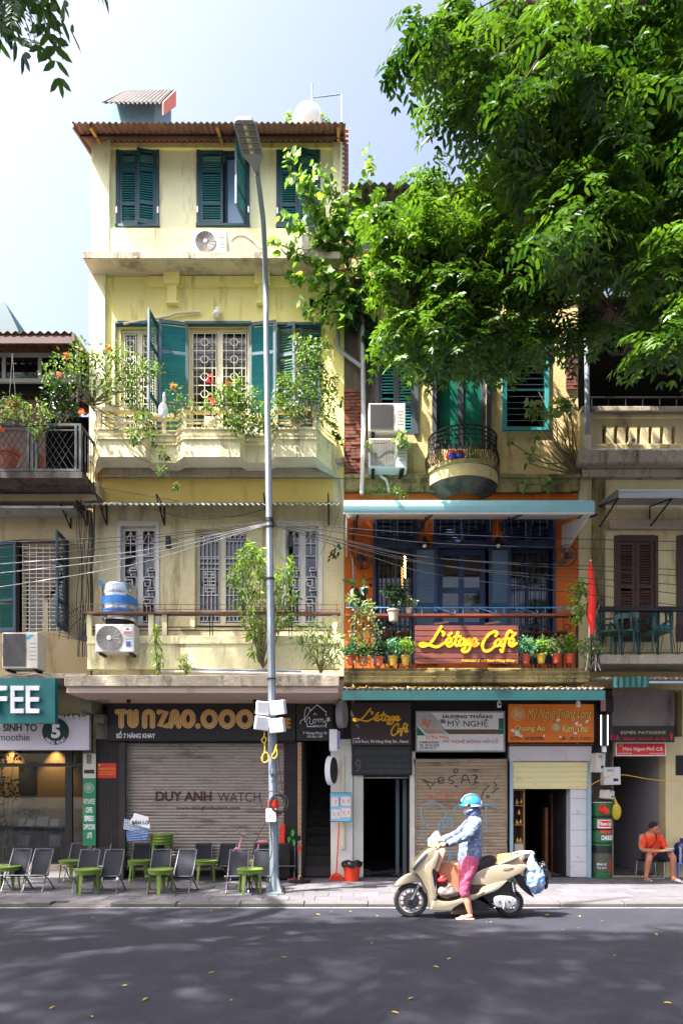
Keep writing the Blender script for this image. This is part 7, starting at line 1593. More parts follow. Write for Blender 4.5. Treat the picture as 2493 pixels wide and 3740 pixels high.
# café window shelf, books and pictures
Yi = .75
t = thing('bookshelf', 'low dark bookshelf in the coffee shop window', 'bookshelf', P(120,3155,Yi)); sh0, sh1 = wx(-120,Yi), wx(225,Yi)
for py in (3020, 3092, 3160): MB().box(sh0, sh1, Yi, Yi+.3, wz(py+5,Yi), wz(py,Yi)).build('shelf', m_wood, t)
for px in (-120, 0, 55, 110, 165, 222): MB().box(wx(px,Yi), wx(px+3,Yi), Yi+.002, Yi+.298, wz(3160,Yi), wz(3025,Yi)-.001).build('divider', m_wood, t)
MB().box(sh0, sh1, Yi+.301, Yi+.32, 0.06, wz(3020,Yi)).build('back', m_dark, t)
for (a, b, c_) in ((64,2990,90),(95,2994,128),(134,2984,174),(181,2992,214)): tag(MB().obox(P(a,3019,Yi+.04), ((c_-a)*sc(Yi),0,0), (0,.02,0), (0,.05,(3019-b)*sc(Yi))).build('framed_print', M('cream print', c(206,200,184), .6, .1, 8)), 'small cream print standing on top of the bookshelf', 'picture', 'prints on the bookshelf')
for (a, b, c_) in ((66,3050,72),(76,3052,105),(178,3050,207),(210,3054,218)): tag(MB().obox(P(a,3091,Yi+.05), ((c_-a)*sc(Yi),0,0), (0,.03,0), (0,.04,(3091-b)*sc(Yi))).build('book', M('grey book', c(120,120,120), .6, .2, 8, rnd=.2)), 'grey book leaning on the upper shelf behind glass', 'book', 'books in the coffee shop window')
for px in (120, 136, 146, 154): tag(MB().lathe([(.02,0),(.022,.06),(.01,.08),(.01,.1)], P(px,3091,Yi+.08), 10).build('jar', M('dark jar', c(90,60,50), .2)), 'small dark jar on the bookshelf', 'jar', 'jars on the bookshelf')
t = thing('wall_picture', 'dark framed picture hanging on the warm coffee shop wall', 'picture', P(98,2890,2.15)); MB().pb(68, 2790, 132, 2905, 2.14, .05).build('frame', m_black, t); MB().pb(74, 2797, 126, 2898, 2.135, .004).build('canvas', M('dark canvas', c(56,50,44), .7, .4, 5), t)
# ================================================================ scooter and rider
YSC = (H-ROADZ)*F/(3350-HY)-D
KS = sc(YSC)/2.412
def S(zx, zy): return (wx(1400,YSC)+zx*KS, ROADZ+(1208-zy)*KS)
def S3(zx, zy, y=0.): a, b = S(zx, zy); return Vector((a, YSC+y, b))
def SP(lst, n=4): return [(p.x, p.y) for p in smoothpts([(*S(*q), 0) for q in lst], n, True)]
msc = M('champagne scooter paint', c(160,148,126), .28, .03, 3, coat=.6)
msc_d = M('brown inner plastic', c(70,44,44), .5, .1); mpink = M('reflected pink legshield', c(206,160,140), .4, .05)  # legshield pink is a reflection painted into its colour
mblk = M('black scooter plastic', c(30,28,30), .5, .1); mrub = M('tyre rubber', c(36,35,36), .85, .1, 6, .1, 60); msil = M('silver crankcase', c(190,190,192), .35, .05, metal=.5); mgrey = M('grey fork', c(120,126,136), .4, .05, metal=.4)
sco = thing('motor_scooter', 'champagne beige motor scooter stopped at the kerb, loaded with bags', 'scooter', (S3(640,1208).x, YSC, ROADZ))
def wheel(zx, zy, zr, w_, disc):
    cp = S3(zx, zy); r = zr*KS; t0 = .062
    pr = [(r-t0, w_*.85), (r-t0*.6, w_*1.05), (r-t0*.25, w_), (r-.006, w_*.55), (r, w_*.2)]
    prof = [(a, -b) for a, b in pr]+[(a, b) for a, b in pr[::-1]]
    m = MB(); n = 44; vs = []
    for k in range(n):
        q = 2*math.pi*k/n
        for a, b in prof: vs.append((cp.x+a*math.cos(q), cp.y+b, cp.z+a*math.sin(q)))
    j = len(prof); m.add(vs, [(k*j+i, k*j+(i+1)%j, ((k+1)%n)*j+(i+1)%j, ((k+1)%n)*j+i) for k in range(n) for i in range(j)])
    wl = m.build('wheel', mrub, sco, smooth=True, ang=50)
    rr = r-t0; MB().torus(cp, rr-.006, .016, 'y', 40, 8, w_*.9).build('rim', msil, wl, smooth=True)
    m = MB()
    for k in range(12): q = 2*math.pi*k/12; m.tube([(cp.x+.03*math.cos(q+.2), cp.y, cp.z+.03*math.sin(q+.2)), (cp.x+(rr-.01)*math.cos(q), cp.y, cp.z+(rr-.01)*math.sin(q))], (.012,.007), 6)
    m.build('spokes', mblk if disc else msil, wl); MB().lathe([(.035,-w_*1.2),(.045,-.02),(.045,.02),(.035,w_*1.2)], cp, 18, 'y').build('hub', mgrey, wl, smooth=True)
    if disc:
        m = MB(); m.lathe([(.11,-.002),(.11,.002)], (cp.x, cp.y-w_*1.15, cp.z), 32, 'y'); m.build('brake_disc', M('brake disc steel', c(120,120,122), .3, .1, metal=.8), wl); m = MB()
        for k in range(16): q = 2*math.pi*k/16; m.lathe([(.009,-.003),(.009,.003)], (cp.x+.085*math.cos(q), cp.y-w_*1.15, cp.z+.085*math.sin(q)), 8, 'y')
        m.build('disc_holes', mblk, wl)
wheel(240, 1060, 150, .045, True); wheel(1105, 1082, 126, .05, False)
def pf(nm, pts, hw, b, mat, y=0., n=4, par=None): return MB().puff(SP(pts, n), hw, b, YSC+y).build(nm, mat, par or sco, smooth=True, ang=50)
pf('front_fender', [(102,925),(135,880),(200,835),(265,820),(310,835),(335,865),(330,895),(300,900),(230,905),(160,925),(120,937)], .065, .03, msc)
pf('front_fender_skirt', [(330,900),(352,905),(380,960),(385,1000),(360,990),(340,960)], .052, .012, msc)
for y in (-.06, .06): MB().tube([S3(310,920,y), S3(245,1060,y)], [.022,.017], 10).build('fork', mgrey, sco, smooth=True)
MB().box(S3(205,1075).x, S3(250,1075).x, YSC-.1, YSC-.06, S3(0,1090).z, S3(0,1045).z).build('brake_caliper', mblk, sco, bevel=.01)
# apron: rounded, wide shield
pf('apron', [(245,790),(255,745),(330,655),(395,605),(440,590),(452,620),(425,690),(375,740),(345,765),(395,860),(425,960),(440,1020),(480,1045),(430,1128),(408,1130),(395,1060),(378,980),(330,880),(285,822),(250,815)], .15, .04, msc)
pf('apron_wing', [(345,760),(420,680),(450,612),(475,640),(440,760),(415,790),(430,900),(450,1010),(420,1040),(395,960),(370,860)], .2, .03, msc)
MB().tube(smoothpts([S3(250,780,-.155), S3(290,725,-.16), S3(345,670,-.15), S3(395,625,-.13)], 4), [(.012,.02)]*13, 8).build('indicator_strip', M('smoked lens', c(70,76,88), .12, .05, coat=.5), sco, smooth=True)
pf('legshield', [(478,610),(535,600),(520,660),(480,760),(462,800),(425,760),(440,690)], .16, .03, mpink)
pf('inner_shield', [(405,770),(440,775),(462,800),(452,870),(440,950),(425,900),(408,830)], .155, .015, msc_d)
pf('handlebar_cowl', [(390,585),(398,545),(420,490),(462,450),(482,458),(500,500),(530,530),(525,560),(480,585),(430,592)], .09, .035, M('pale headlight cowl', c(186,178,158), .3, coat=.5))
MB().ell(S3(405,540), (.03,.07,.05), 14, 8).build('headlight', M('headlight glass', c(186,196,206), .08, coat=.8), sco, smooth=True)
for y in (-1, 1):
    MB().tube(smoothpts([S3(480,545,y*.06), S3(500,540,y*.2), S3(512,545,y*.32)], 4), .016, 8).build('handlebar', mblk, sco, smooth=True); MB().tube([S3(508,542,y*.25), S3(520,550,y*.37)], .019, 10).build('grip', mblk, sco)
    MB().tube(smoothpts([S3(490,545,y*.2), S3(475,548,y*.28), S3(500,560,y*.36)], 4), .006, 6).build('brake_lever', msil, sco)
# floor, belly, body
pf('floorboard', [(430,1040),(520,1052),(640,1035),(720,1000),(780,990),(850,960),(845,985),(760,1035),(660,1070),(600,1105),(560,1130),(410,1130),(405,1100)], .19, .02, msc)
pf('floor_mat', [(440,1020),(470,1042),(530,1048),(640,1030),(640,1020),(530,1036),(470,1030)], .15, .008, mblk)
pf('under_tunnel', [(560,1125),(640,1075),(760,1030),(850,985),(860,905),(800,900),(740,930),(735,1000),(900,1060),(960,1100),(900,1140),(800,1140),(640,1145),(590,1138)], .12, .015, mblk)
pf('seat_pillar', [(740,900),(760,820),(800,800),(850,905),(860,920),(800,985),(760,1000),(740,960)], .158, .02, msc_d)
pf('side_panel', [(765,830),(790,812),(860,775),(960,745),(1040,735),(1130,740),(1180,735),(1232,745),(1195,800),(1100,850),(1000,895),(900,935),(862,912),(740,910),(750,865)], .165, .04, msc)
pf('lower_trim', [(860,925),(1030,878),(1050,885),(960,960),(850,1000),(770,1040),(750,1030),(800,990)], .178, .015, msc)
pf('reflector', [(865,970),(890,950),(950,936),(952,948),(930,965),(880,982)], .182, .012, msil)
pf('seat', [(775,815),(800,740),(830,705),(900,685),(965,670),(975,700),(960,735),(1010,735),(950,745),(860,775)], .13, .02, mblk)
pf('pillion_seat', [(955,735),(965,690),(1000,668),(1060,655),(1140,652),(1160,668),(1090,700),(1000,733)], .125, .04, M('tan seat vinyl', c(196,148,96), .5, .06, 5))
pf('tail', [(1000,740),(1130,690),(1220,650),(1300,640),(1310,655),(1230,690),(1205,705),(1232,745),(1140,742)], .1, .012, msc)
MB().tube(smoothpts([S3(990,735,-.13), S3(1100,690,-.14), S3(1200,648,-.13), S3(1300,638,-.06), S3(1310,640,0)], 5), .016, 8).build('grab_rail', M('white rail paint', c(196,190,176), .35), sco, smooth=True)
MB().tube(smoothpts([S3(990,735,.13), S3(1100,690,.14), S3(1200,648,.13), S3(1300,638,.06), S3(1310,640,0)], 5), .016, 8).build('grab_rail', MATS['white rail paint'], sco, smooth=True)
pf('tail_light', [(1232,725),(1275,715),(1285,740),(1230,755)], .07, .02, m_red)
pf('rear_fender', [(1150,850),(1200,830),(1240,900),(1290,985),(1316,1030),(1270,1005),(1200,940),(1160,880)], .07, .01, mblk)
# engine
pf('engine_block', [(830,990),(900,940),(1030,900),(1110,900),(1140,960),(1150,1010),(1100,1060),(960,1080),(880,1090),(820,1050)], .11, .03, mblk)
pf('transmission_case', [(942,1035),(965,1010),(1010,1003),(1090,1010),(1135,1030),(1142,1065),(1115,1095),(1060,1110),(985,1108),(955,1090)], .03, .02, msil, -.15)
for zx, zy in ((992,1055), (1075,1055)): MB().lathe([(.012,0),(.012,-.006)], S3(zx,zy,-.182), 10, 'y').build('cover_bolt', mblk, sco)
MB().tube(smoothpts([S3(1030,1045,-.19), S3(1028,1085,-.195), S3(1020,1112,-.2)], 3), .009, 6).build('kick_starter', msil, sco)
MB().tube([S3(1115,870,-.12), S3(1138,1000,-.12)], .018, 8).build('shock_absorber', mblk, sco)
for k in range(7): MB().torus(S3(1117+2.6*k,885+14*k,-.12), .026, .006, 'z', 16, 5).build('spring_coil', M('dark spring', c(52,52,56), .4, metal=.6), sco)
MB().tube(smoothpts([S3(760,1115,.08), S3(900,1115,.12), S3(1000,1085,.14)], 4), .02, 8).build('exhaust_pipe', mgrey, sco, smooth=True); MB().tube([S3(1000,1085,.15), S3(1190,1040,.16)], [.04,.055], 14).build('muffler', mblk, sco, smooth=True)
MB().tube([S3(800,1130,-.08), S3(860,1110,-.1), S3(930,1125,-.12)], .012, 6).build('side_stand', mblk, sco)
MB().tube(smoothpts([S3(1020,772,-.172), S3(1045,766,-.174), S3(1070,768,-.172), S3(1110,760,-.17)], 3), .004, 5).build('emblem', m_steel, sco)
# cargo
crt = bpy.data.textures.new('crumple', 'CLOUDS'); crt.noise_scale = .045; crt.noise_depth = 2
def crumple(o, k=.045):
    sb = o.modifiers.new('u', 'SUBSURF'); sb.levels = sb.render_levels = 1; q = o.modifiers.new('d', 'DISPLACE'); q.texture = crt; q.strength = k; q.texture_coords = 'OBJECT'; return o
def blob(name, lab, cat, cen, r, mat, ph=1., wob=.12, bump=None):
    m = MB().ell(cen, r, 28, 18); v = []
    for x, y, z in m.v:
        d_ = Vector((x, y, z))-Vector(cen); q = math.atan2(d_.y/r[1], d_.x/r[0]); t = d_.z/r[2]
        k = 1+wob*(math.sin(3*q+ph+2*t)+.6*math.sin(7*q+2*ph-3*t)+.5*math.sin(5*t+ph))*.5; v.append(tuple(Vector(cen)+d_*k))
    m.v = v; return m
cb = tag(MB().box(S3(482,0).x, S3(655,0).x, YSC-.1, YSC+.2, S3(0,1025).z, S3(0,738).z).build('cardboard_box', M('cardboard', c(176,116,84), .8, .08, 4, .05, 30), bevel=.004), 'brown cardboard box standing on the scooter floorboard', 'box')
t = thing('red_net_bag', 'red net bag of fruit hanging behind the scooter legshield', 'bag', S3(500,910,-.13)); blob('', '', '', S3(500,875,-.13), (.075,.06,.055), None).build('bag_body', M('red fruit net', c(150,40,48), .5, .5, 60, .5, 60), t, smooth=True); MB().tube(smoothpts([S3(470,775,-.1), S3(482,820,-.12), S3(498,850,-.13)], 4), [.012]*6+[.03,.045,.05], 8).build('bag_neck', m_red, t, smooth=True)
mplb = M('murky clear plastic bag', c(120,112,104), .15, .6, 14, .3, 20, c(60,44,40), .4, 9); t = thing('clear_plastic_bag', 'bulging clear plastic bag of vegetables on the scooter floor', 'bag', S3(540,1035,-.13)); blob('', '', '', S3(545,978,-.13), (.15,.085,.088), None, 2.).build('bag_body', mplb, t, smooth=True); MB().tube([S3(560,925,-.13), S3(545,890,-.12)], [.05,.012], 8).build('bag_neck', mplb, t, smooth=True)
mbb = M('crumpled blue white bag', c(110,156,206), .2, .3, 6, .8, 14, c(222,224,230), .5, 7, grime=c(206,176,120)); t = thing('blue_white_bag', 'crumpled blue and white plastic bag hung on the scooter tail', 'bag', S3(1310,995,-.1)); m = blob('', '', '', S3(1312,860,-.1), (.125,.09,.2), None, 3., .2)
m.v = [(S3(1290,0).x+(x-S3(1290,0).x)*(1-.5*max(0,(z-S3(0,800).z)/.25))+.05*(S3(0,850).z-z), y, z) for x, y, z in m.v]; crumple(m.build('bag_body', mbb, t, smooth=True)); MB().tube(smoothpts([S3(1285,780,-.1), S3(1280,700,-.1), S3(1290,640,-.08)], 4), [.08,.075,.07,.06,.05,.04,.03,.02,.015], 10).build('bag_neck', mbb, t, smooth=True)
t = thing('black_plastic_bag', 'black plastic bag hanging behind the blue bag on the scooter tail', 'bag', S3(1390,965,.08)); m = blob('', '', '', S3(1415,845,.05), (.085,.1,.175), None, 1.4, .2); m.v = [(x+.12*(S3(0,860).z-z), y, z) for x, y, z in m.v]; crumple(m.build('bag_body', M('black plastic bag', (0,0,0)), t, smooth=True)); MB().tube([S3(1350,800,.06), S3(1310,645,.04)], [.08,.02], 10).build('bag_neck', MATS['black plastic bag'], t, smooth=True)
# ---------------------------------------------------------------- people
def remesh(o, vox, it=6):
    md = o.modifiers.new('r', 'REMESH'); md.mode = 'VOXEL'; md.voxel_size = vox; md.use_smooth_shade = True
    ms = o.modifiers.new('s', 'SMOOTH'); ms.iterations = it; ms.factor = .5
    return o
def limb(m, pts, rad, n=12, up=None, sm=4):
    pts = [Vector(p) for p in pts]; q = smoothpts(pts, sm); rr = []
    for i in range(len(q)):
        u = i/sm; k = min(int(u), len(rad)-2); f_ = u-k; a, b = rad[k], rad[k+1]
        a = a if isinstance(a, tuple) else (a, a); b = b if isinstance(b, tuple) else (b, b); rr.append((a[0]+(b[0]-a[0])*f_, a[1]+(b[1]-a[1])*f_))
    m.tube(q, rr, n, up=up)
    m.ell(q[0], (min(rr[0]),)*3, 10, 6); m.ell(q[-1], (min(rr[-1]),)*3, 10, 6)
def hand(m, wrist, direc, palmn, curl=.6, side=1, size=1.):
    """palm and five fingers; direc = toward fingertips, palmn = palm normal"""
    d = Vector(direc).normalized(); nn = Vector(palmn); nn = (nn-d*nn.dot(d)).normalized(); s_ = d.cross(nn)*side
    w_ = Vector(wrist); k = size
    m.tube([w_, w_+d*.045*k, w_+d*.088*k], [(.026*k,.02*k),(.04*k,.017*k),(.038*k,.014*k)], 10, up=s_)
    for i, (off, ln) in enumerate(((-.03,.062),(-.01,.072),(.011,.068),(.03,.054))):
        p = w_+d*.082*k+s_*off*k; pts = [p]; dd = d.copy()
        for j, fr in enumerate((.45,.32,.25)):
            dd = (Matrix.Rotation(curl*(1. if j else .6), 3, s_*side) @ dd) if False else (dd*math.cos(curl*.8)+nn*math.sin(curl*.8)).normalized() if j == 0 else (dd+nn*curl*.7).normalized()
            p = p+dd*ln*fr*k*1.3; pts.append(p)
        m.tube(pts, [.0098*k,.0092*k,.0085*k,.007*k], 7)
    b0 = w_+d*.02*k-s_*.03*k; m.tube([b0, b0-s_*.022*k+d*.03*k+nn*.012*k, b0-s_*.018*k+d*.06*k+nn*.03*k], [.013*k,.011*k,.008*k], 7)
rd = thing('rider', 'person in blue helmet, patterned hooded jacket and pink trousers sitting astride the scooter', 'person', S3(700,1200,-.2))
b = MB(); near, far = -.16, .16
def leg(m, y):
    limb(m, [S3(745,735,y*.6), S3(705,850,y), S3(690,950,y*1.1), S3(715,1060,y*1.15), S3(738,1150,y*1.15)], [(.085,.085),(.075,.07),(.054,.054),(.05,.047),(.03,.032)])
    m.tube(smoothpts([S3(755,1168,y*1.15), S3(725,1180,y*1.15), S3(680,1188,y*1.18), S3(640,1194,y*1.2)], 3), [(.032,.03)]*3+[(.036,.026)]*3+[(.042,.016)]*3+[(.036,.01)], 10, up=(0,1,0))
    for k in range(5): m.tube([S3(650,1191,y*1.2+(-.034+.016*k)), S3(626+3*k,1195,y*1.2+(-.036+.017*k))], [.011,.008], 6)
leg(b, near); leg(b, far)
limb(b, [S3(755,730), S3(775,560), S3(790,400), S3(785,335), S3(770,290)], [(.15,.11),(.13,.1),(.15,.1),(.06,.06),(.05,.052)], up=(0,1,0))
b.ell(S3(768,232), (.088,.072,.115), 18, 12); b.ell(S3(716,262), (.014,.014,.018), 8, 6); b.ell(S3(722,285), (.03,.04,.03), 10, 6)
for y in (-.04, .04): b.ell(S3(722,243,y), (.012,.016,.009), 8, 6)
for y in (near, far):
    sg = 1 if y < 0 else -1
    limb(b, [S3(790,375,y*1.15), S3(700,480,y*1.5), S3(600,520,y*1.75), S3(528,548,y*1.95)], [(.05,.05),(.042,.042),(.036,.036),(.024,.028)])
    hand(b, S3(530,548,y*1.97), (-1, -.0, .05), (-.15, 0, -1), .95, -sg)
remesh(b.build('body', m_skin, rd, smooth=True), .0065, 4)
jk = M('blue white flecked jacket', c(96,112,146), .85, .35, 38, .2, 90, c(190,196,210), .42, 34)
j = MB()
limb(j, [S3(752,715), S3(762,640), S3(772,540), S3(785,430), S3(792,365), S3(785,318)], [(.165,.15),(.175,.155),(.175,.15),(.18,.125),(.165,.09),(.075,.07)], 20, (0,1,0))
j.ell(S3(795,300), (.09,.095,.065), 14, 8)
for y in (near, far): limb(j, [S3(795,375,y*1.1), S3(705,475,y*1.5), S3(620,515,y*1.7), S3(560,540,y*1.88), S3(530,552,y*1.95)], [(.078,.082),(.066,.068),(.056,.058),(.048,.05),(.04,.043)], 14)
jo = j.build('jacket', jk, rd, smooth=True); remesh(jo, .011, 3)
cl = bpy.data.textures.new('folds', 'CLOUDS'); cl.noise_scale = .07; cl.noise_depth = 3
md = jo.modifiers.new('d', 'DISPLACE'); md.texture = cl; md.strength = .035; md.mid_level = .5; md.texture_coords = 'OBJECT'
tr = MB()
for y in (near, far): limb(tr, [S3(750,712,y*.5), S3(735,760,y*.75), S3(705,850,y), S3(690,930,y*1.1), S3(695,985,y*1.13)], [(.125,.13),(.11,.115),(.098,.095),(.078,.076),(.07,.07)], 16)
tr.ell(S3(765,735), (.13,.15,.09), 16, 10)
pt = tr.build('trousers', M('pink printed trousers', c(176,70,104), .85, .25, 60, .1, 120, c(206,160,176), .3, 70), rd, smooth=True); remesh(pt, .011, 3)
md = pt.modifiers.new('d', 'DISPLACE'); md.texture = cl; md.strength = .02; md.texture_coords = 'OBJECT'
hc = S3(770,205); hm = MB(); n = 28; prof = []
vs = []; rows_ = 9
for i in range(rows_+1):
    t_ = math.pi*.5*i/rows_*1.16
    for k in range(n):
        q = 2*math.pi*k/n; lim = 1.0 if math.cos(q) > -.2 else .92
        tt_ = t_*lim; vs.append((hc.x+.132*math.sin(tt_)*math.cos(q), hc.y+.112*math.sin(tt_)*math.sin(q), hc.z-.01+.128*math.cos(tt_)))
fs = [(i*n+k, i*n+(k+1)%n, (i+1)*n+(k+1)%n, (i+1)*n+k)[::-1] for i in range(rows_) for k in range(n)]
hel = hm.add(vs, fs).build('helmet', M('metallic blue helmet', c(46,140,206), .22, .04, coat=.8), rd, smooth=True, ang=80); so_ = hel.modifiers.new('s', 'SOLIDIFY'); so_.thickness = .012
m = MB(); k0 = 10; vs = []
for k in range(k0+1):
    q = R(118+124*k/k0); vs += [(hc.x+.134*math.cos(q), hc.y+.114*math.sin(q), hc.z-.012), (hc.x+.134*math.cos(q)*1.0-.055*max(0,-math.cos(q)), hc.y+.114*math.sin(q), hc.z-.03)]
m.add(vs+[(x, y, z-.008) for x, y, z in vs], [(2*k, 2*k+1, 2*k+3, 2*k+2) for k in range(k0)]+[(2*k+22+2, 2*k+22+3, 2*k+22+1, 2*k+22) for k in range(k0)]).build('visor_peak', MATS['metallic blue helmet'], hel, smooth=True)
MB().tube([(hc.x+.141*math.sin(a)*1, hc.y, hc.z-.012+.139*math.cos(a)) for a in [R(-75+15*k) for k in range(12)]], (.028,.004), 8, up=(0,1,0)).build('white_stripe', m_wl, hel, smooth=True)
MB().tube([(hc.x+.136*math.cos(R(95+170*0-195*k/14+0)), hc.y-.116*abs(math.sin(R(95-195*k/14)))-.0, hc.z-.035) for k in range(15)], (.004,.016), 6).build('white_band', m_wl, hel)
hood = MB(); hood.ell(S3(785,262), (.082,.092,.07), 16, 10); hood.tube([S3(790,250), S3(800,310)], [.08,.1], 14); remesh(hood.build('hood', M('navy hood', c(66,82,120), .85, .2, 30), rd, smooth=True), .012, 3)
mk_ = MB(); mk_.ell(S3(724,278), (.042,.056,.048), 14, 9); mk_.tube([S3(724,275,-.05), S3(775,262,-.088)], (.03,.012), 8); mk_.tube([S3(724,275,.05), S3(775,262,.088)], (.03,.012), 8); remesh(mk_.build('face_mask', M('blue white patterned mask', c(120,136,166), .85, .4, 40, .1, 60, c(220,222,228), .4, 30), rd, smooth=True), .008, 2)
for y in (near, far):
    m = MB(); m.prismz([(S3(620,0).x, YSC+y*1.2-.05), (S3(612,0).x, YSC+y*1.2), (S3(620,0).x, YSC+y*1.2+.05), (S3(690,0).x, YSC+y*1.18+.045), (S3(770,0).x, YSC+y*1.15+.035), (S3(776,0).x, YSC+y*1.15), (S3(770,0).x, YSC+y*1.15-.035), (S3(690,0).x, YSC+y*1.18-.045)], ROADZ+.003, ROADZ+.018)
    m.build('sandal', M('beige sandal', c(206,170,150), .7), rd, bevel=.004); MB().tube(smoothpts([S3(672,1196,y*1.18-.05), S3(668,1178,y*1.18-.02), S3(668,1176,y*1.18+.02), S3(672,1196,y*1.18+.05)], 4), (.004,.018), 6).build('sandal_strap', MATS['beige sandal'], rd)
# ---------------------------------------------------------------- seated man
YMn = gy(3211)-.02; KM = sc(YMn)/2.767
def G(zx, zy, y=0.): return Vector((wx(2050,YMn)+zx*KM, YMn+y, (2106-zy)*KM))
mn = thing('seated_man', 'man in orange polo shirt and dark shorts sitting in the alley mouth with a phone', 'person', G(960,2106))
b = MB(); hipz = 1890
limb(b, [G(960,1900,.2), G(945,1780,.17), G(935,1680,.13), G(935,1625,.1), G(938,1590,.08)], [(.16,.11),(.15,.1),(.17,.1),(.055,.055),(.05,.05)], 16, (1,0,0))
# head turned to the right
hd_ = G(948,1588,.06); b.ell(hd_, (.088,.075,.11), 18, 14); b.ell(hd_+Vector((.082,-.01,-.012)), (.022,.016,.022), 8, 6); b.ell(hd_+Vector((.05,-.012,-.07)), (.045,.045,.04), 10, 8); b.ell(hd_+Vector((.085,-.01,-.055)), (.012,.025,.006), 8, 5); b.ell(hd_+Vector((.085,-.01,-.068)), (.012,.023,.007), 8, 5); b.ell(hd_+Vector((-.01,-.078,-.01)), (.02,.012,.032), 8, 6); b.ell(hd_+Vector((.075,-.035,.022)), (.014,.018,.008), 8, 5)
for sx, kx, fx, ky in ((-1, 838, 822, -.18), (1, 1078, 1095, -.16)):
    limb(b, [G(935 if sx < 0 else 1000,1905,.16), G((935+kx*1.1)/2.05,1880,0) if False else G(kx+(40 if sx < 0 else -30),1875,-.02), G(kx,1880,ky), G((kx+fx)/2,1990,ky+.05), G(fx,2070,ky+.06)], [(.085,.085),(.078,.078),(.06,.06),(.05,.052),(.034,.034)])
    b.tube(smoothpts([G(fx,2080,ky+.09), G(fx-2*sx*-1,2090,ky+.02), G(fx+sx*6,2096,ky-.07), G(fx+sx*10,2099,ky-.13)], 3), [(.034,.032)]*3+[(.037,.028)]*3+[(.043,.018)]*3+[(.036,.011)], 10, up=(1,0,0))
    for k in range(5): b.tube([G(fx+sx*9,2098,ky-.11)+Vector((-.034+.016*k,0,0)), G(fx+sx*11,2101,ky-.16+.008*abs(k-1))+Vector((-.036+.017*k,0,0))], [.011,.008], 6)
limb(b, [G(840,1680,.12), G(818,1800,.04), G(880,1815,-.1), G(945,1812,-.2)], [(.052,.052),(.045,.045),(.04,.04),(.026,.028)])
limb(b, [G(1030,1680,.12), G(1062,1790,.04), G(1060,1815,-.08), G(1040,1815,-.18)], [(.052,.052),(.045,.045),(.04,.04),(.026,.028)])
hand(b, G(945,1812,-.2), (.8,-.35,.15), (.2,-.6,.8), .7, -1, .92); hand(b, G(1040,1815,-.18), (-.8,-.4,.2), (-.2,-.6,.8), .7, 1, .92)
remesh(b.build('body', m_skin2, mn, smooth=True), .0065, 4)
sh = MB(); limb(sh, [G(965,1878,.19), G(950,1790,.17), G(938,1690,.13), G(935,1655,.12), G(934,1636,.11)], [(.17,.13),(.165,.125),(.165,.11),(.11,.08),(.06,.06)], 20, (1,0,0))
limb(sh, [G(868,1676,.12), G(845,1725,.08), G(832,1772,.05)], [(.055,.06),(.062,.062),(.06,.06)], 14); limb(sh, [G(1004,1676,.12), G(1035,1722,.08), G(1050,1770,.05)], [(.055,.06),(.062,.062),(.06,.06)], 14)
so2 = remesh(sh.build('polo_shirt', M('orange polo cotton', c(226,70,34), .85, .06, 10, .1, 100), mn, smooth=True), .011, 3); md = so2.modifiers.new('d', 'DISPLACE'); md.texture = cl; md.strength = .022; md.texture_coords = 'OBJECT'
MB().torus(G(936,1632,.1), .056, .014, 'z', 20, 8).build('collar', MATS['orange polo cotton'], mn, smooth=True)
ss = MB(); limb(ss, [G(905,1885,.16), G(880,1878,0), G(855,1880,-.1)], [(.11,.105),(.1,.1),(.09,.09)], 14); limb(ss, [G(1010,1885,.16), G(1040,1878,0), G(1060,1882,-.08)], [(.11,.105),(.1,.1),(.09,.09)], 14); ss.ell(G(960,1885,.18), (.19,.12,.1), 16, 10)
remesh(ss.build('shorts', M('dark navy shorts', c(28,32,50), .85, .1), mn, smooth=True), .012, 3)
hr = MB(); n = 24; vs = []
for i in range(9):
    for k in range(n):
        q = 2*math.pi*k/n; lim = 1.05 if math.cos(q) > .3 else 1.75 if math.cos(q) < -.3 else 1.35; t_ = lim*i/8
        vs.append((hd_.x-.004+.094*math.sin(t_)*math.cos(q), hd_.y+.081*math.sin(t_)*math.sin(q), hd_.z+.006+.112*math.cos(t_)))
hr.add(vs, [(i*n+k, (i+1)*n+k, (i+1)*n+(k+1)%n, i*n+(k+1)%n) for i in range(8) for k in range(n)]); ho = hr.build('hair', m_hair, mn, smooth=True, ang=90); q = ho.modifiers.new('s', 'SOLIDIFY'); q.thickness = .008
MB().ell(hd_+Vector((.083,-.04,.012)), (.006,.012,.005), 8, 5).build('eye', m_darkl, mn); MB().ell(hd_+Vector((.086,-.035,.032)), (.006,.02,.005), 8, 5).build('eyebrow', m_hair, mn)
MB().tube(smoothpts([G(960,1650,.06), G(958,1700,-.0), G(920,1760,.0), G(870,1805,.05)], 5), (.022,.005), 8).build('bag_strap', m_black, mn)
for sx, fx, ky in ((-1, 822, -.18), (1, 1095, -.16)):
    c0 = G(fx+sx*4,2106,ky-.03); MB().prismz([(c0.x+.048*math.cos(R(q))*(1 if q < 180 else 1), c0.y+.14*math.sin(R(q))) for q in range(0, 360, 24)], .003, .016).build('sandal', M('pale pink sandal', c(206,160,150), .7), mn); MB().tube([G(fx+sx*4,2100,ky-.06)+Vector((-.048,0,-.01)), G(fx+sx*6,2088,ky-.08), G(fx+sx*4,2100,ky-.06)+Vector((.048,0,-.01))], .007, 6).build('sandal_strap', MATS['pale pink sandal'], mn)
t = thing('phone', 'mobile phone held by the seated man', 'phone', G(995,1805,-.27)); MB().obox(G(970,1812,-.3), (.13,.0,.015), (0,-.045,.05), (0,.005,.006)).build('slab', M('pale phone', c(206,206,206), .3), t)
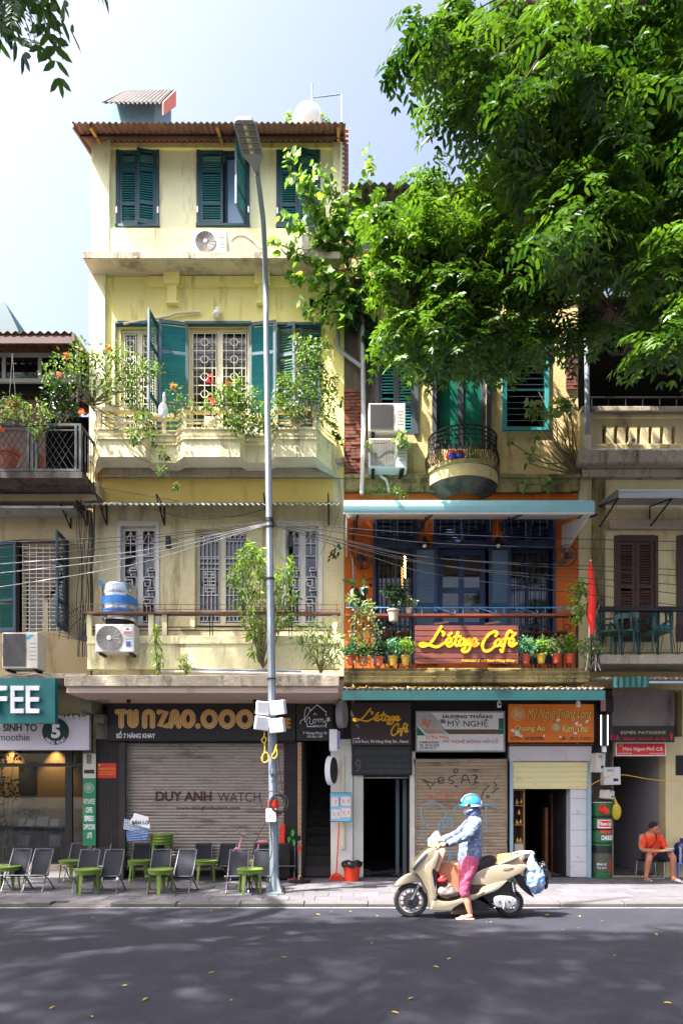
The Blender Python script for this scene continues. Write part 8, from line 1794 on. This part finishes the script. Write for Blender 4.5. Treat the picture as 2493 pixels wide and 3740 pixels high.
t = thing('low_chair', 'low dark chair with bent steel legs under the seated man', 'chair', G(960,2106,.2)); MB().box(G(850,0).x, G(1070,0).x, YMn+.02, YMn+.4, G(0,1925).z-.025, G(0,1925).z).build('seat', m_black, t, bevel=.01)
for y in (.04, .38): MB().tube(smoothpts([G(860,1930,y), G(850,2040,y), G(858,2098,y), G(1000,2102,y), G(1050,2095,y), G(1050,2030,y), G(1045,1930,y)], 4), .01, 8).build('leg_loop', m_steel, t, smooth=True)
# ================================================================ vegetation
random.seed(3)
def branch(m, a, b, r0, r1, wob=.12, n=5, sides=6, sag=0.):
    a, b = Vector(a), Vector(b); L_ = (b-a).length; pts = []
    for i in range(n+1):
        t = i/n; p = a.lerp(b, t)
        if 0 < i < n: p += Vector((random.gauss(0,1), random.gauss(0,1), random.gauss(0,1)))*wob*L_*.35
        p.z -= sag*4*t*(1-t); pts.append(p)
    q = smoothpts(pts, 3); m.tube(q, [r0+(r1-r0)*i/(len(q)-1) for i in range(len(q))], sides); return q
# ---- big street tree on the right
tr_ = thing('street_tree', 'large leafy street tree arching over the café house and terrace house', 'tree', (9.2, -4.6, 0))
m = MB(); base = Vector((9.2,-4.6,-.1)); q = smoothpts([base, (9.1,-4.5,2.5), (8.8,-4.4,5), (8.4,-4.2,7)], 4); m.tube(q, [.5-.2*i/(len(q)-1) for i in range(len(q))], 14); trunk_top = q[-1]
m.build('trunk', m_bark, tr_, smooth=True)
polyA = [(1475,-60),(1500,30),(1520,110),(1550,140),(1555,200),(1610,230),(1645,300),(1680,310),(1680,370),(1730,420),(1745,510),(1790,490),(1840,440),(1870,470),(1830,520),(1820,590),(1860,640),(1850,700),(1960,760),(2000,900),(2010,1150),(1985,1300),(2020,1360),(2075,1400),(2110,1330),(2150,1270),(2240,1300),(2280,1390),(2330,1300),(2420,1220),(2500,1320),(3100,1360),(3100,-60)]
polyB = [(1350,720),(1380,690),(1440,660),(1480,680),(1560,660),(1590,690),(1650,690),(1700,670),(1760,690),(1790,665),(1860,650),(1960,740),(2010,900),(2010,1200),(1960,1330),(1925,1300),(1880,1320),(1840,1270),(1780,1300),(1700,1310),(1640,1330),(1560,1310),(1500,1300),(1470,1250),(1440,1260),(1410,1180),(1380,1130),(1370,1010),(1340,920),(1360,830)]
holes = [((2330,1040),34),((2440,1080),40),((2360,1000),26),((2260,960),22),((2150,1010),26),((2430,1000),26),((2120,1180),20),((2090,160),22),((1850,120),18),((2050,320),16),((2480,300),26),((2440,560),22),((2300,100),18),((2200,20),20),((2170,760),16)]
def sample(poly, n, y0, y1, skip=()):
    xs = [p[0] for p in poly]; ys = [p[1] for p in poly]; out_ = []
    while len(out_) < n:
        x = random.uniform(min(xs), max(xs)); y = random.uniform(min(ys), max(ys))
        if not inpoly(x, y, poly): continue
        if any((x-h[0][0])**2+(y-h[0][1])**2 < h[1]**2*1.6 for h in skip): continue
        Y = random.uniform(y0, y1); out_.append((x, y, Y))
    return out_
def sprays(cens, per, tint0, tint1, ln=.34, ll=.165, lw=.062, pairs=5, spread=.15, lift=.1):
    """each centre: a twig end with several pinnate leaves fanning out and drooping"""
    B, Dd, T, Ln = [], [], [], []
    for cpos in cens:
        a0 = random.uniform(0, 6.28); young = random.random()
        for k in range(per):
            q = a0+6.28*k/per+random.gauss(0,.3); B.append((cpos[0]+random.gauss(0,spread), cpos[1]+random.gauss(0,spread), cpos[2]+random.gauss(0,spread)*.8))
            Dd.append((math.cos(q), math.sin(q), random.uniform(-.25,.55)+lift)); T.append(tint0+(tint1-tint0)*(young*.7+random.random()*.3)); Ln.append(ln*random.uniform(.75,1.2))
    return compound(np.array(B), np.array(Dd), pairs, np.array(Ln), ll, lw, np.array(T), .8)
def clumps(poly, n, per, y0, y1, skip=(), k=.95):
    """boughs: flattened clumps of twig ends with open air between them"""
    cx1 = sum(q[0] for q in poly)/len(poly); cy1 = sum(q[1] for q in poly)/len(poly); out_ = []
    for x, y, Y in sample(poly, n, y0, y1, skip):
        p0 = P(cx1+(x-cx1)*k, cy1+(y-cy1)*k-16, Y); tl = random.uniform(-.5,.5)
        for _ in range(per):
            u = Vector((random.gauss(0,.2), random.gauss(0,.2), 0)); u.z = random.gauss(0,.07)+tl*u.x*.4-abs(u.length)*.35; out_.append(p0+u)
    return out_
B_c = clumps(polyB, 72, 6, -2.4, -1.0); A_c = clumps(polyA, 225, 6, -4.6, -1.7, holes, .89)
leafobj('crown', [sprays(B_c, 6, .05, .95, spread=.06), sprays(A_c, 6, .0, .7, spread=.06)], m_leaf, tr_)
# limbs reaching into the crown
limbs = [[trunk_top, (7.2,-3.8,8.2), (5.2,-3.2,8.6), P(2250,1150,-2.6), P(2080,1000,-2.2), P(1900,930,-1.8), P(1650,900,-1.6)], [trunk_top, (7.6,-3.8,9.4), (6.2,-3.4,10.8), P(2300,500,-3), P(2000,350,-3.2), P(1750,250,-3.2)], [trunk_top, (7.8,-4,9), P(2450,700,-3.4), P(2200,620,-3), P(1950,600,-2.6)], [trunk_top, (7.5,-3,8), P(2493,1260,-2.2), P(2250,1290,-2)], [trunk_top, (8.2,-4.2,10), (7.2,-4,13), P(2200,60,-4), P(1900,-40,-4)]]
ends = []
for l in limbs:
    m = MB(); q = smoothpts(l, 6); m.tube(q, [.2-.17*i/(len(q)-1) for i in range(len(q))], 9); m.build('limb', m_bark, tr_, smooth=True); ends += q[6:]
m = MB(); allc = B_c[::3]+A_c[::4]
for cpos in allc:
    e = min(ends, key=lambda p: (p-cpos).length); m.tube(smoothpts([e, e.lerp(cpos,.5)+Vector((random.gauss(0,.08), random.gauss(0,.08), .08)), cpos], 3), [.016,.014,.012,.01,.008,.006,.004], 4)
tag(m.build('twigs', m_bark, tr_), kind='stuff')
# ---- street tree beside the camera: crown overhead shades the road; one spray hangs into view
t2 = thing('roadside_tree', 'roadside tree whose hanging leaf sprays show against the sky above the roof hut', 'tree', (-7.6, -7.4, 0))
m = MB(); q = smoothpts([(-7.6,-7.4,-.2), (-7.5,-7.3,3), (-7.2,-7.2,6), (-6.8,-7.1,8.4)], 4); m.tube(q, [.45-.15*i/(len(q)-1) for i in range(len(q))], 12); m.build('trunk', m_bark, t2, smooth=True); tp = q[-1]
def inview(p, mx=140):
    d_ = p[1]+D
    if d_ < .3: return False
    px = CX+p[0]*F/d_; py = HY-(p[2]-H)*F/d_; mm = mx+.5*F/d_
    return -mm < px < IW+mm and -mm < py < IH
random.seed(8)
# sunny gaps: ground patches that must stay open to the sun
gaps = []
for _ in range(26): gaps.append((random.uniform(-6,6), random.uniform(-9.2,-2.9), random.uniform(.5,1.3), random.uniform(.15,.36)))
cl_ = []; cand = 0
while len(cl_) < 1480 and cand < 60000:
    cand += 1
    gx, gy_ = random.uniform(-6.5,6.2), random.uniform(-9.6,2.0); z = random.uniform(12.5,17)
    if -.6 > gy_ > -3.5 and (gx > -1.3+.4*random.gauss(0,1)): continue          # pavement right of the post is in full sun
    if gy_ > -.6:
        if gx > (1.9 if gy_ < .65 else -1.0) or random.random() < .25: continue
    elif gy_ > -4.4 and gx > 1.2 and random.random() < .9: continue        # sunny road beyond the scooter
    if any(((gx-a)/w1)**2+((gy_-b)/h1)**2 < 1 for a, b, w1, h1 in gaps): continue
    p = (gx+SUN.x/SUN.z*z, gy_+SUN.y/SUN.z*z, z)
    if inview(p, 160): continue
    cl_.append(p)
spr = []
for (px, py, d_) in ((40,-60,4.6),(110,-70,4.5),(-60,-40,4.8),(170,-90,4.6),(10,-110,4.9),(80,-150,4.7)):
    spr.append(P(px,py,d_-D))
sb, sdr, st_ = [], [], []
for (px, py, dx, dz, ln) in ((20,-30,.05,-1,.34),(60,-40,.18,-1,.5),(120,-60,.5,-1,.44),(95,-20,.35,-1,.4),(-40,-30,.1,-1,.4),(150,-70,.55,-1,.28),(30,-70,-.1,-1,.3),(75,-60,.0,-1,.38),(0,-40,-.15,-1,.36),(130,-50,.2,-1,.42),(100,-60,.42,-1,.5),(50,-20,.3,-1,.46),(140,-60,.62,-1,.4),(10,-50,.12,-1,.44),(-20,-60,.2,-1,.4)):
    p = P(px*.8-10,py,4.55-D+random.uniform(-.2,.2)); sb.append(p); sdr.append((dx*.8, random.uniform(-.15,.15), dz)); st_.append(ln*.78)
hang = compound(np.array(sb), np.array(sdr), 9, np.array(st_), .085, .03, RNG.uniform(.05,.4,len(sb)), .03)
leafobj('crown', [sprays(cl_, 6, .05, .8, .34, .15, .055, 5, .2), hang, sprays(spr, 5, .05,.5)], m_leaf_d, t2)
m = MB()
for tgt in ((-3.5,-6.4,14.5), (-11,-5,14), (-7,-9.5,14.5), (-4.5,-8.8,15), (-12,-8.5,14), (-7.5,-3.6,15.5), (-1,-8.5,15.8)): branch(m, tp, tgt, .16, .03, .15, 5, 7)
branch(m, tp, P(60,-100,4.6-D), .1, .015, .1, 5, 6); m.build('limbs', m_bark, t2, smooth=True)
m = MB()
for p in cl_[::3]:
    k = min(((-3.5,-6.4,14.5), (-11,-5,14), (-7,-9.5,14.5), (-4.5,-8.8,15), (-12,-8.5,14), (-7.5,-3.6,15.5), (-1,-8.5,15.8), tuple(tp)), key=lambda a: (Vector(a)-Vector(p)).length); m.tube([k, Vector(k).lerp(Vector(p),.5)+Vector((0,0,.2)), p], [.02,.014,.006], 4)
tag(m.build('twigs', m_bark, t2), kind='stuff')
# ---- park trees across the road, behind the viewpoint (seen in the window panes)
for i, (X, Y, z0, r0) in enumerate(((-13,-20,5.2,3.6), (-5,-21,5.6,3.8), (3,-20.5,5.2,3.6), (11,-21,5.5,3.8), (19,-20,5,3.5), (-21,-20,5,3.5))):
    t = thing('park_tree', 'broad park tree across the road, mirrored in the house windows', 'tree', (X, Y, 0), 'park trees across the road'); MB().tube(smoothpts([(X,Y,-.3),(X+.2,Y,2),(X,Y+.2,z0)], 4), [.35-.02*k for k in range(9)], 10).build('trunk', m_bark, t, smooth=True)
    leafobj('crown', scatter([(X+random.gauss(0,r0*.45), Y+random.gauss(0,r0*.35), z0+random.gauss(.6,r0*.4), 1.1) for _ in range(34)], 45, .5, .26, .3, (0,.6)), m_leaf_d, t)
# ---- generic plants
def plant(name, lab, cat, base, clusters, per, ln, wd, mat, group=None, stems=True, heart=False, droop=.3, tint=(.1,.9), up=.8, stem_r=.012, flowers=(), fm=None, pot=None, fl=(.05,.04)):
    base = Vector(base); t = thing(name, lab, cat, base, group)
    leafobj('foliage', scatter(clusters, per, ln, wd, droop, tint, heart, up), mat, t)
    if stems:
        m = MB()
        for cl in clusters: branch(m, base, cl[:3], stem_r, stem_r*.3, .1, 4, 5)
        m.build('stems', m_twig, t)
    for f_ in flowers: leafobj('flower', scatter([f_], 16, fl[0], fl[1], .1, (0,1), False, .5, .4, 1.4), fm or m_petal, t, None)
    if pot:
        r0, h_, mt_ = pot; MB().lathe([(r0*.7,0),(r0,h_*.88),(r0*1.12,h_*.88),(r0*1.12,h_),(r0*.95,h_),(r0*.9,h_*.9),(.01,h_*.88)], (base.x, base.y, base.z-h_), 20).build('pot', mt_, t, smooth=True, ang=45)
    return t
def C(*a): return [(*P(px,py,Y), r*sc(Y), *( [k] if k else [])) for px, py, Y, r, k in [(q+(None,))[:5] for q in a]]
# wild fig growing from the party wall: branches and heart leaves
fg = thing('wild_fig', 'wild fig with pale heart shaped leaves growing out of the wall between the houses', 'tree', P(1318,1130,-.1))
m = MB(); root = P(1318,1130,-.12); crotch = P(1250,925,-.3); tips = []
MB().tube(smoothpts([P(1330,1400,-.08), P(1316,1250,-.1), root, P(1290,1020,-.2), crotch], 4), [.06]*5+[.05]*6+[.035]*6, 8).build('trunk', m_bark, fg, smooth=True)
fb = [(crotch,(1060,560,-.75)),(crotch,(1110,700,-.7)),(crotch,(1040,800,-.75)),(crotch,(1160,600,-.6)),(crotch,(1210,680,-.5)),(P(1255,960,-.3),(1350,570,-.4)),(P(1255,960,-.3),(1290,690,-.5)),(P(1255,960,-.3),(1390,720,-.4)),(P(1260,990,-.3),(1000,890,-.7)),(P(1270,1020,-.2),(1060,1010,-.6)),(P(1280,1040,-.2),(1100,1130,-.5)),(P(1290,1060,-.2),(1180,1170,-.45)),(P(1290,1060,-.2),(1240,1180,-.4)),(P(1290,1020,-.2),(1330,950,-.45)),(P(1300,1060,-.2),(1350,1120,-.4)),(P(1260,960,-.3),(1170,840,-.5)),(P(1290,1040,-.2),(1200,1010,-.5)),(crotch,(1090,640,-.8)),(P(1255,960,-.3),(1330,820,-.5))]
pos, dr, tn = [], [], []
for a, e in fb:
    e = P(*e); q = branch(m, a, e, .02, .004, .1, 5, 5)
    L_ = len(q)
    for i in range(int(L_*.3), L_):
        for _ in range(5):
            pos.append(q[i]+Vector((random.gauss(0,.07), random.gauss(0,.07), random.gauss(0,.06)))); dr.append((random.gauss(0,.6), random.gauss(-.2,.5), random.uniform(-1,-.1))); tn.append(random.random())
n = len(pos); nr = rv(n)*.6+np.array([-.35,-.5,.6]); sz = RNG.uniform(.1,.19,n)
leafobj('foliage', [leaves(np.array(pos), np.array(dr), nr, sz, sz*.8, np.array(tn), .2, True)], m_leaf_fic, fg); m.build('branches', m_twig, fg)
# flower balcony
yB = -.7
plant('bougainvillea', 'sprawling climber with coral flowers at the corner of the flower balcony', 'plant', P(330,1480,-.6), C((180,1370,-.9,34),(230,1330,-.9,45),(280,1300,-.85,50),(330,1290,-.8,50),(380,1300,-.8,50),(430,1300,-.8,48),(470,1320,-.8,45),(320,1350,-.8,55),(390,1360,-.8,60),(450,1380,-.8,55),(270,1370,-.85,45),(510,1380,-.8,45),(540,1345,-.8,35),(580,1350,-.8,22,.5),(420,1430,-.8,50),(480,1430,-.8,40),(350,1420,-.75,40),(500,1480,-.85,40),(520,1540,-.9,38),(490,1590,-.9,30),(560,1600,-.9,25,.6),(600,1660,-.9,20,.5),(590,1720,-.9,16,.4),(640,1775,-.9,12,.4)), 80, .075, .042, m_leaf_bal, droop=.35, flowers=C((240,1300,-.95,7),(215,1368,-.95,5),(300,1505,-.95,6),(395,1270,-.9,4)))
plant('hibiscus', 'leafy shrub with crimson flowers at the middle of the flower balcony', 'plant', P(860,1560,-.6), C((800,1440,-.8,36),(840,1430,-.85,36),(880,1440,-.85,44),(920,1460,-.85,40),(830,1490,-.85,50),(890,1500,-.88,55),(945,1510,-.85,45),(860,1545,-.9,40),(910,1560,-.9,36),(870,1390,-.8,20,.5),(975,1540,-.85,36),(760,1480,-.8,22,.6)), 105, .075, .045, m_leaf_bal, flowers=C((764,1385,-.9,14),(775,1465,-.9,12),(830,1395,-.9,5)), fm=m_petal_r)
plant('climber', 'pale green climber piled high at the lamp post end of the flower balcony', 'plant', P(1130,1560,-.6), C((1130,1260,-.75,26),(1110,1290,-.8,36),(1160,1300,-.8,34),(1120,1340,-.8,44),(1170,1350,-.75,44),(1080,1390,-.8,40),(1140,1400,-.8,50),(1200,1390,-.7,36),(1040,1430,-.85,40),(1100,1450,-.85,48),(1170,1450,-.8,44),(1215,1460,-.7,34),(1020,1480,-.85,32),(1070,1500,-.85,36),(1195,1520,-.75,34),(1040,1385,-.8,22),(1080,1235,-.7,18,.5),(1190,1250,-.7,16,.5)), 95, .075, .044, m_leaf_bal, tint=(.15,.9))
plant('orange_shrub', 'small shrub with orange tinted leaves between two balcony bays', 'plant', P(640,1520,-.6), C((640,1430,-.75,34),(620,1470,-.75,34),(670,1460,-.75,28),(650,1500,-.8,34),(700,1480,-.75,24),(620,1540,-.85,24,.6)), 40, .06, .03, m_leaf_bal, flowers=C((632,1412,-.8,8)), fm=leafmat('amber leaf', c(196,120,40), c(226,170,70), .6, .3))
# loose cloth bag on balcony
tag(MB().ell(P(596,1500,-.72), (.09,.06,.15), 14, 9).ell(P(600,1455,-.72), (.03,.03,.12), 10, 7).build('hanging_cloth', m_wl, smooth=True), 'white cloth bundle hanging on the flower balcony rail', 'cloth')
# first storey plants
plant('lemon_tree', 'tall thin leafed shrub beside the lamp post on the first storey balcony', 'plant', P(960,2440,-1.05), C((925,2000,-1.1,22,.6),(900,2030,-1.1,34),(950,2030,-1.1,34),(875,2070,-1.1,34),(920,2080,-1.1,42),(970,2090,-1.1,40),(880,2130,-1.1,42),(930,2150,-1.1,46),(1000,2140,-1.05,40),(1040,2100,-1.0,30),(1060,2070,-1,26,.6),(890,2190,-1.1,42),(950,2210,-1.1,46),(1020,2200,-1,40),(1060,2180,-1,30),(910,2260,-1.1,38),(960,2290,-1.1,34),(1010,2270,-1,30),(930,2320,-1.1,26),(1050,2260,-1,22,.6),(930,2380,-1.1,18,.6),(850,2110,-1.1,22,.6)), 68, .125, .034, m_leaf_lem, droop=.6, tint=(.1,1.), up=.5)
plant('spindly_plant', 'upright pale leaved plant on the canopy ledge beside the sticker air conditioner', 'plant', P(575,2470,-1.15), C((572,2290,-1.15,12),(572,2320,-1.15,18),(570,2350,-1.15,20),(575,2380,-1.15,22),(578,2410,-1.15,22),(580,2440,-1.15,20)), 20, .12, .035, m_leaf_lem, droop=1.2, tint=(.3,1))
plant('weed', 'small bright green weed on the mossy canopy ledge', 'plant', P(680,2465,-1.2), C((675,2400,-1.2,16),(665,2425,-1.2,18),(690,2430,-1.2,18),(675,2450,-1.2,20)), 24, .06, .04, m_leaf_lem, tint=(.4,1))
plant('oleander', 'bushy long leafed plant at the café end of the first storey balcony', 'plant', P(1170,2460,-1.0), C((1110,2310,-1.1,28),(1150,2300,-1.1,32),(1190,2310,-1.1,34),(1220,2330,-1.1,30),(1130,2350,-1.1,34),(1180,2360,-1.1,40),(1225,2380,-1.1,32),(1150,2400,-1.1,32),(1200,2410,-1.1,30),(1090,2335,-1.1,20,.6)), 34, .15, .03, m_leaf_pale, droop=.2, tint=(.05,.7), up=.5)
# café balcony plants
yP = -1.2
plant('climbing_vine', 'pale variegated vine climbing the café balcony post', 'plant', P(1310,2420,yP), C((1285,2190,yP,24),(1320,2220,yP,28),(1345,2250,yP,34),(1300,2260,yP,30),(1365,2290,yP,34),(1320,2310,yP,38),(1350,2340,yP,38),(1310,2360,yP,38),(1360,2380,yP,32),(1285,2330,yP,26),(1330,2400,yP,34),(1280,2395,yP,26),(1345,2215,yP,22)), 52, .06, .038, m_leaf_pale, tint=(.1,1))
def potted(px, py, mt_, lm, lab, r=26, ln=.07, wd=.03, h=48, per=80, sp=.6, rp=.075):
    plant('potted_plant', lab, 'potted plant', P(px,py-32,yP), C((px,py-40-h*.25,yP,r),(px-r*sp,py-40-h*.45,yP,r*.8),(px+r*sp,py-40-h*.45,yP,r*.8),(px,py-40-h*.8,yP,r*.7)), per, ln, wd, lm, pot=(rp, .15, mt_), stem_r=.006, tint=(.1,1))
for a in ((1282,2428,m_pot_r,m_leaf_blue,'blue green plant in a red pot at the awning end'), (1328,2432,m_terra,m_leaf_pale,'variegated plant in a terracotta pot under the vine'), (1384,2432,m_terra,m_leaf_dk,'dark plant in a wide terracotta pot before the bar stools'), (1434,2430,m_pot_y,m_leaf_blue,'blue green plant in a yellow pot before the slatted sign'), (1480,2428,m_pot_y,m_leaf_lem,'bright green bushy plant touching the slatted sign'), (1920,2424,m_pot_r,m_leaf_blue,'spiky blue green plant in a red pot at the far edge of the slatted sign'), (1975,2422,m_pot_y,m_leaf_lem,'light green plant in a yellow pot along the balcony'), (2030,2422,m_pot_r,m_leaf_pale,'pale bushy plant in a red pot along the balcony'), (2080,2422,m_pot_r,m_leaf_lem,'bushy plant in the last red pot near the flag')): potted(*a, r=random.uniform(19,31), ln=random.uniform(.05,.1), h=random.uniform(34,64))
plant('tall_pot_plant', 'broad dark leafed plant in a pale pot on the café counter', 'potted plant', P(1436,2228,-1.0), C((1410,2160,-1,22),(1440,2150,-1,26),(1465,2170,-1,22),(1430,2185,-1,26),(1455,2195,-1,22)), 16, .13, .08, m_leaf_dk, heart=True, pot=(.1,.2,m_pot_w), stem_r=.01)
plant('small_pot_plant', 'small pale plant in a clay pot on the café counter', 'potted plant', P(1492,2222,-1.0), C((1490,2190,-1,22),(1475,2205,-1,16),(1508,2200,-1,18)), 34, .05, .03, m_leaf_pale, pot=(.06,.1,m_pot_w), stem_r=.005)
plant('monstera', 'dark broad leafed plant beside the orange pilaster', 'plant', P(1310,2240,-.5), C((1300,2150,-.5,26),(1330,2130,-.5,24),(1320,2180,-.5,28),(1290,2190,-.5,22)), 12, .18, .11, m_leaf_dk, heart=True)
plant('hanging_vine', 'fresh green heart leafed vine trailing from a pot beside the red flag', 'plant', P(2098,2220,-1.15), C((2115,2130,-1.2,22),(2100,2160,-1.2,28),(2130,2160,-1.2,22),(2110,2200,-1.2,30),(2095,2235,-1.2,26),(2125,2225,-1.2,22),(2105,2270,-1.2,16,.6),(2120,2250,-1.2,16,.6)), 34, .075, .055, m_leaf_lem, heart=True, tint=(.3,1), pot=(.07,.12,m_pot_w))
plant('ivy_clump', 'pale ivy clump at the railing corner below the flag', 'plant', P(2150,2440,-1.25), C((2140,2350,-1.25,26),(2170,2340,-1.25,24),(2180,2370,-1.25,24),(2150,2385,-1.25,26),(2125,2370,-1.25,20)), 36, .06, .04, m_leaf_pale, heart=True, tint=(.1,.9))
# wall plants at number 9
plant('balcony_fern', 'bright little plant behind the round iron balcony railing', 'plant', P(1720,1690,-.35), C((1715,1630,-.35,22),(1735,1650,-.35,20),(1710,1660,-.35,22)), 34, .08, .035, m_leaf_lem, tint=(.4,1))
wf = plant('wall_sapling', 'pale leafed sapling rooted in the cracked wall near the louvred window', 'plant', P(2110,1740,-.06), C((1935,1490,-.45,24),(1975,1490,-.45,28),(2010,1505,-.4,26),(1950,1515,-.45,22),(2060,1460,-.35,24),(2080,1490,-.35,22),(2045,1480,-.35,22),(1860,1610,-.3,16,.6),(1950,1600,-.3,16,.6),(1930,1690,-.35,18,.7),(1945,1660,-.3,16,.5),(1920,1770,-.3,20,.7),(2005,1770,-.3,18,.8)), 18, .13, .09, m_leaf_pale, heart=True, tint=(.2,1), stem_r=.018)
m = MB()
for k in range(10): branch(m, P(2115-k*2,1745,-.08), P(2090-k*16+random.uniform(-20,20),1480+random.uniform(-60,120),-.1), .014, .004, .06, 6, 5)
m.build('aerial_roots', m_twig, wf)
plant('ledge_weeds', 'dark green weeds along the ledge beside the aqua awning', 'plant', P(1385,1808,-.3), C((1345,1795,-.3,16),(1375,1790,-.3,20),(1410,1792,-.3,20),(1445,1798,-.3,16),(1470,1802,-.3,12)), 34, .1, .022, m_leaf_lem, tint=(0,.5))
plant('ac_ivy', 'spray of pale ivy over the stacked air conditioners', 'plant', P(1450,1600,-.5), C((1465,1590,-.52,18),(1450,1610,-.52,20),(1478,1615,-.52,18),(1460,1630,-.52,16),(1345,1625,-.5,12,.6)), 22, .085, .06, m_leaf_pale, heart=True, tint=(.3,1))
plant('roof_sapling', 'small heart leafed sapling sprouting above the corrugated roof edge', 'plant', P(1735,690,-.45), C((1720,600,-.45,16),(1705,630,-.45,16),(1755,640,-.45,16),(1735,660,-.45,14)), 10, .13, .1, m_leaf_fic, heart=True)
plant('creeper', 'dark creeper wrapping the drainpipe between the two houses', 'plant', P(1345,1250,-.1), C((1330,1060,-.25,36),(1360,1100,-.2,36),(1300,1110,-.25,32),(1340,1150,-.2,32),(1365,1190,-.15,28),(1350,1240,-.15,26),(1290,1180,-.2,24),(1360,1290,-.12,20)), 100, .09, .06, m_leaf_dk, heart=True)
plant('pilaster_creeper', 'few dark heart leaves trailing beside the brick patch', 'plant', P(1240,1580,-.3), C((1225,1590,-.3,14),(1238,1610,-.3,14),(1225,1570,-.3,10),(1222,2020,-.3,14),(1210,2035,-.3,12),(1232,2010,-.3,12)), 9, .09, .07, m_leaf_dk, heart=True, stems=False)
# plants of number 5
plant('balcony_roses', 'sunlit pale leaves spilling along the lattice railing', 'plant', P(80,1545,-.85), C((10,1500,-.95,32),(45,1490,-.95,30),(0,1530,-.95,26),(60,1520,-.95,26),(105,1490,-.95,20),(100,1530,-.98,26),(125,1560,-.98,24),(150,1490,-.95,26),(165,1520,-.95,26),(150,1555,-.98,24),(-40,1500,-.95,40),(-90,1510,-.95,40),(140,1585,-1,14)), 46, .06, .04, m_leaf_pale, tint=(.3,1), flowers=C((4,1565,-1,4)))
plant('dark_shrub', 'dark bushy shrub behind the lattice railing corner', 'plant', P(220,1560,-.5), C((180,1440,-.5,34),(220,1440,-.5,36),(255,1460,-.5,30),(190,1480,-.5,36),(235,1500,-.5,36),(270,1500,-.5,24),(200,1530,-.55,34),(215,1410,-.5,22)), 60, .08, .045, m_leaf_dk)
hb = plant('hanging_basket', 'green fern in a hanging basket under the shaded terrace', 'plant', P(45,1470,-.3), C((30,1460,-.3,26),(60,1460,-.3,26),(45,1480,-.3,30),(75,1475,-.3,18)), 60, .09, .014, m_leaf_lem, droop=.7, tint=(0,.5), stems=False, pot=(.1,.1,m_terra))
MB().tube([P(45,1290,-.3), P(33,1470,-.3)], .004, 4).tube([P(45,1290,-.3), P(58,1470,-.3)], .004, 4).build('hanger', m_cable, hb)
for px, py, lab in ((35,1720,'wide terracotta pot behind the lattice railing'), (140,1720,'small terracotta pot behind the lattice railing')): tag(MB().lathe([(.1,0),(.15,.28),(.17,.28),(.17,.34),(.14,.34)] if px < 100 else [(.08,0),(.11,.2),(.12,.24),(.1,.24)], P(px,py,-.75), 18).build('plant_pot', m_terra, smooth=True, ang=45), lab, 'pot')
plant('cafe_plant', 'dark indoor tree silhouetted in the coffee shop window', 'plant', P(25,3160,.6), C((20,2760,.6,26),(55,2755,.6,18),(0,2790,.6,22),(10,2850,.6,20),(45,2860,.6,20),(-5,2900,.6,22),(50,2910,.6,18),(5,2960,.6,20),(75,2960,.6,14),(110,2965,.6,16),(145,2960,.6,14),(0,3000,.6,22)), 18, .09, .06, m_leaf_dk, stem_r=.014)
plant('tank_weeds', 'tuft of weeds behind the white roof tank', 'plant', P(1170,440,1.5), C((1050,428,1.4,14),(1130,432,1.3,14),(1165,430,1.3,14),(1185,428,1.3,12),(1055,420,1.4,10)), 26, .07, .04, m_leaf_lem, stems=False)
# ---- fallen leaves
random.seed(31)
lm_ = MB().add([(0,0,.004),(.03,.016,.012),(.075,.012,.01),(.1,0,.004),(.075,-.012,.012),(.03,-.016,.012)], [(0,1,2,3),(0,3,4,5)]).mesh('fallen_leaf', M('fallen yellow leaf', c(180,146,44), .7, .25, 12, rnd=.25))
for (px, py, z) in ((1455,3707,1),(770,3330,1),(1215,3331,1),(1170,3345,1),(1272,3332,1),(1383,3350,1),(1800,3370,1),(1780,3372,1),(1990,3347,1),(2117,3353,1),(2115,3392,1),(2060,3400,1),(2190,3370,1),(2248,3495,1),(2417,3333,1),(1648,3502,1),(1580,3533,1),(1048,3502,1),(465,3602,1),(332,3355,1),(25,3270,0),(663,3367,1),(662,3270,0),(838,3268,0),(548,3262,0),(320,3320,1),(1490,3655,1),(840,3660,1),(180,3690,1),(330,3716,1),(2455,3670,1),(970,3402,1),(2170,3256,0),(330,3268,0),(1360,3450,1),(2400,3420,1),(760,3560,1),(520,3660,1)):
    zz = ROADZ if z else 0.; Y = gy(py, zz); o = obj('fallen_leaf', lm_, None, (wx(px,Y), Y, zz+.006), (random.gauss(0,.1), random.gauss(0,.1), random.uniform(0,6.28)), scale=(random.uniform(.4,.8),)*3); tag(o, 'fallen yellow leaf lying on the '+('asphalt' if z else 'paving'), 'leaf', 'fallen leaves on the '+('road' if z else 'pavement'))
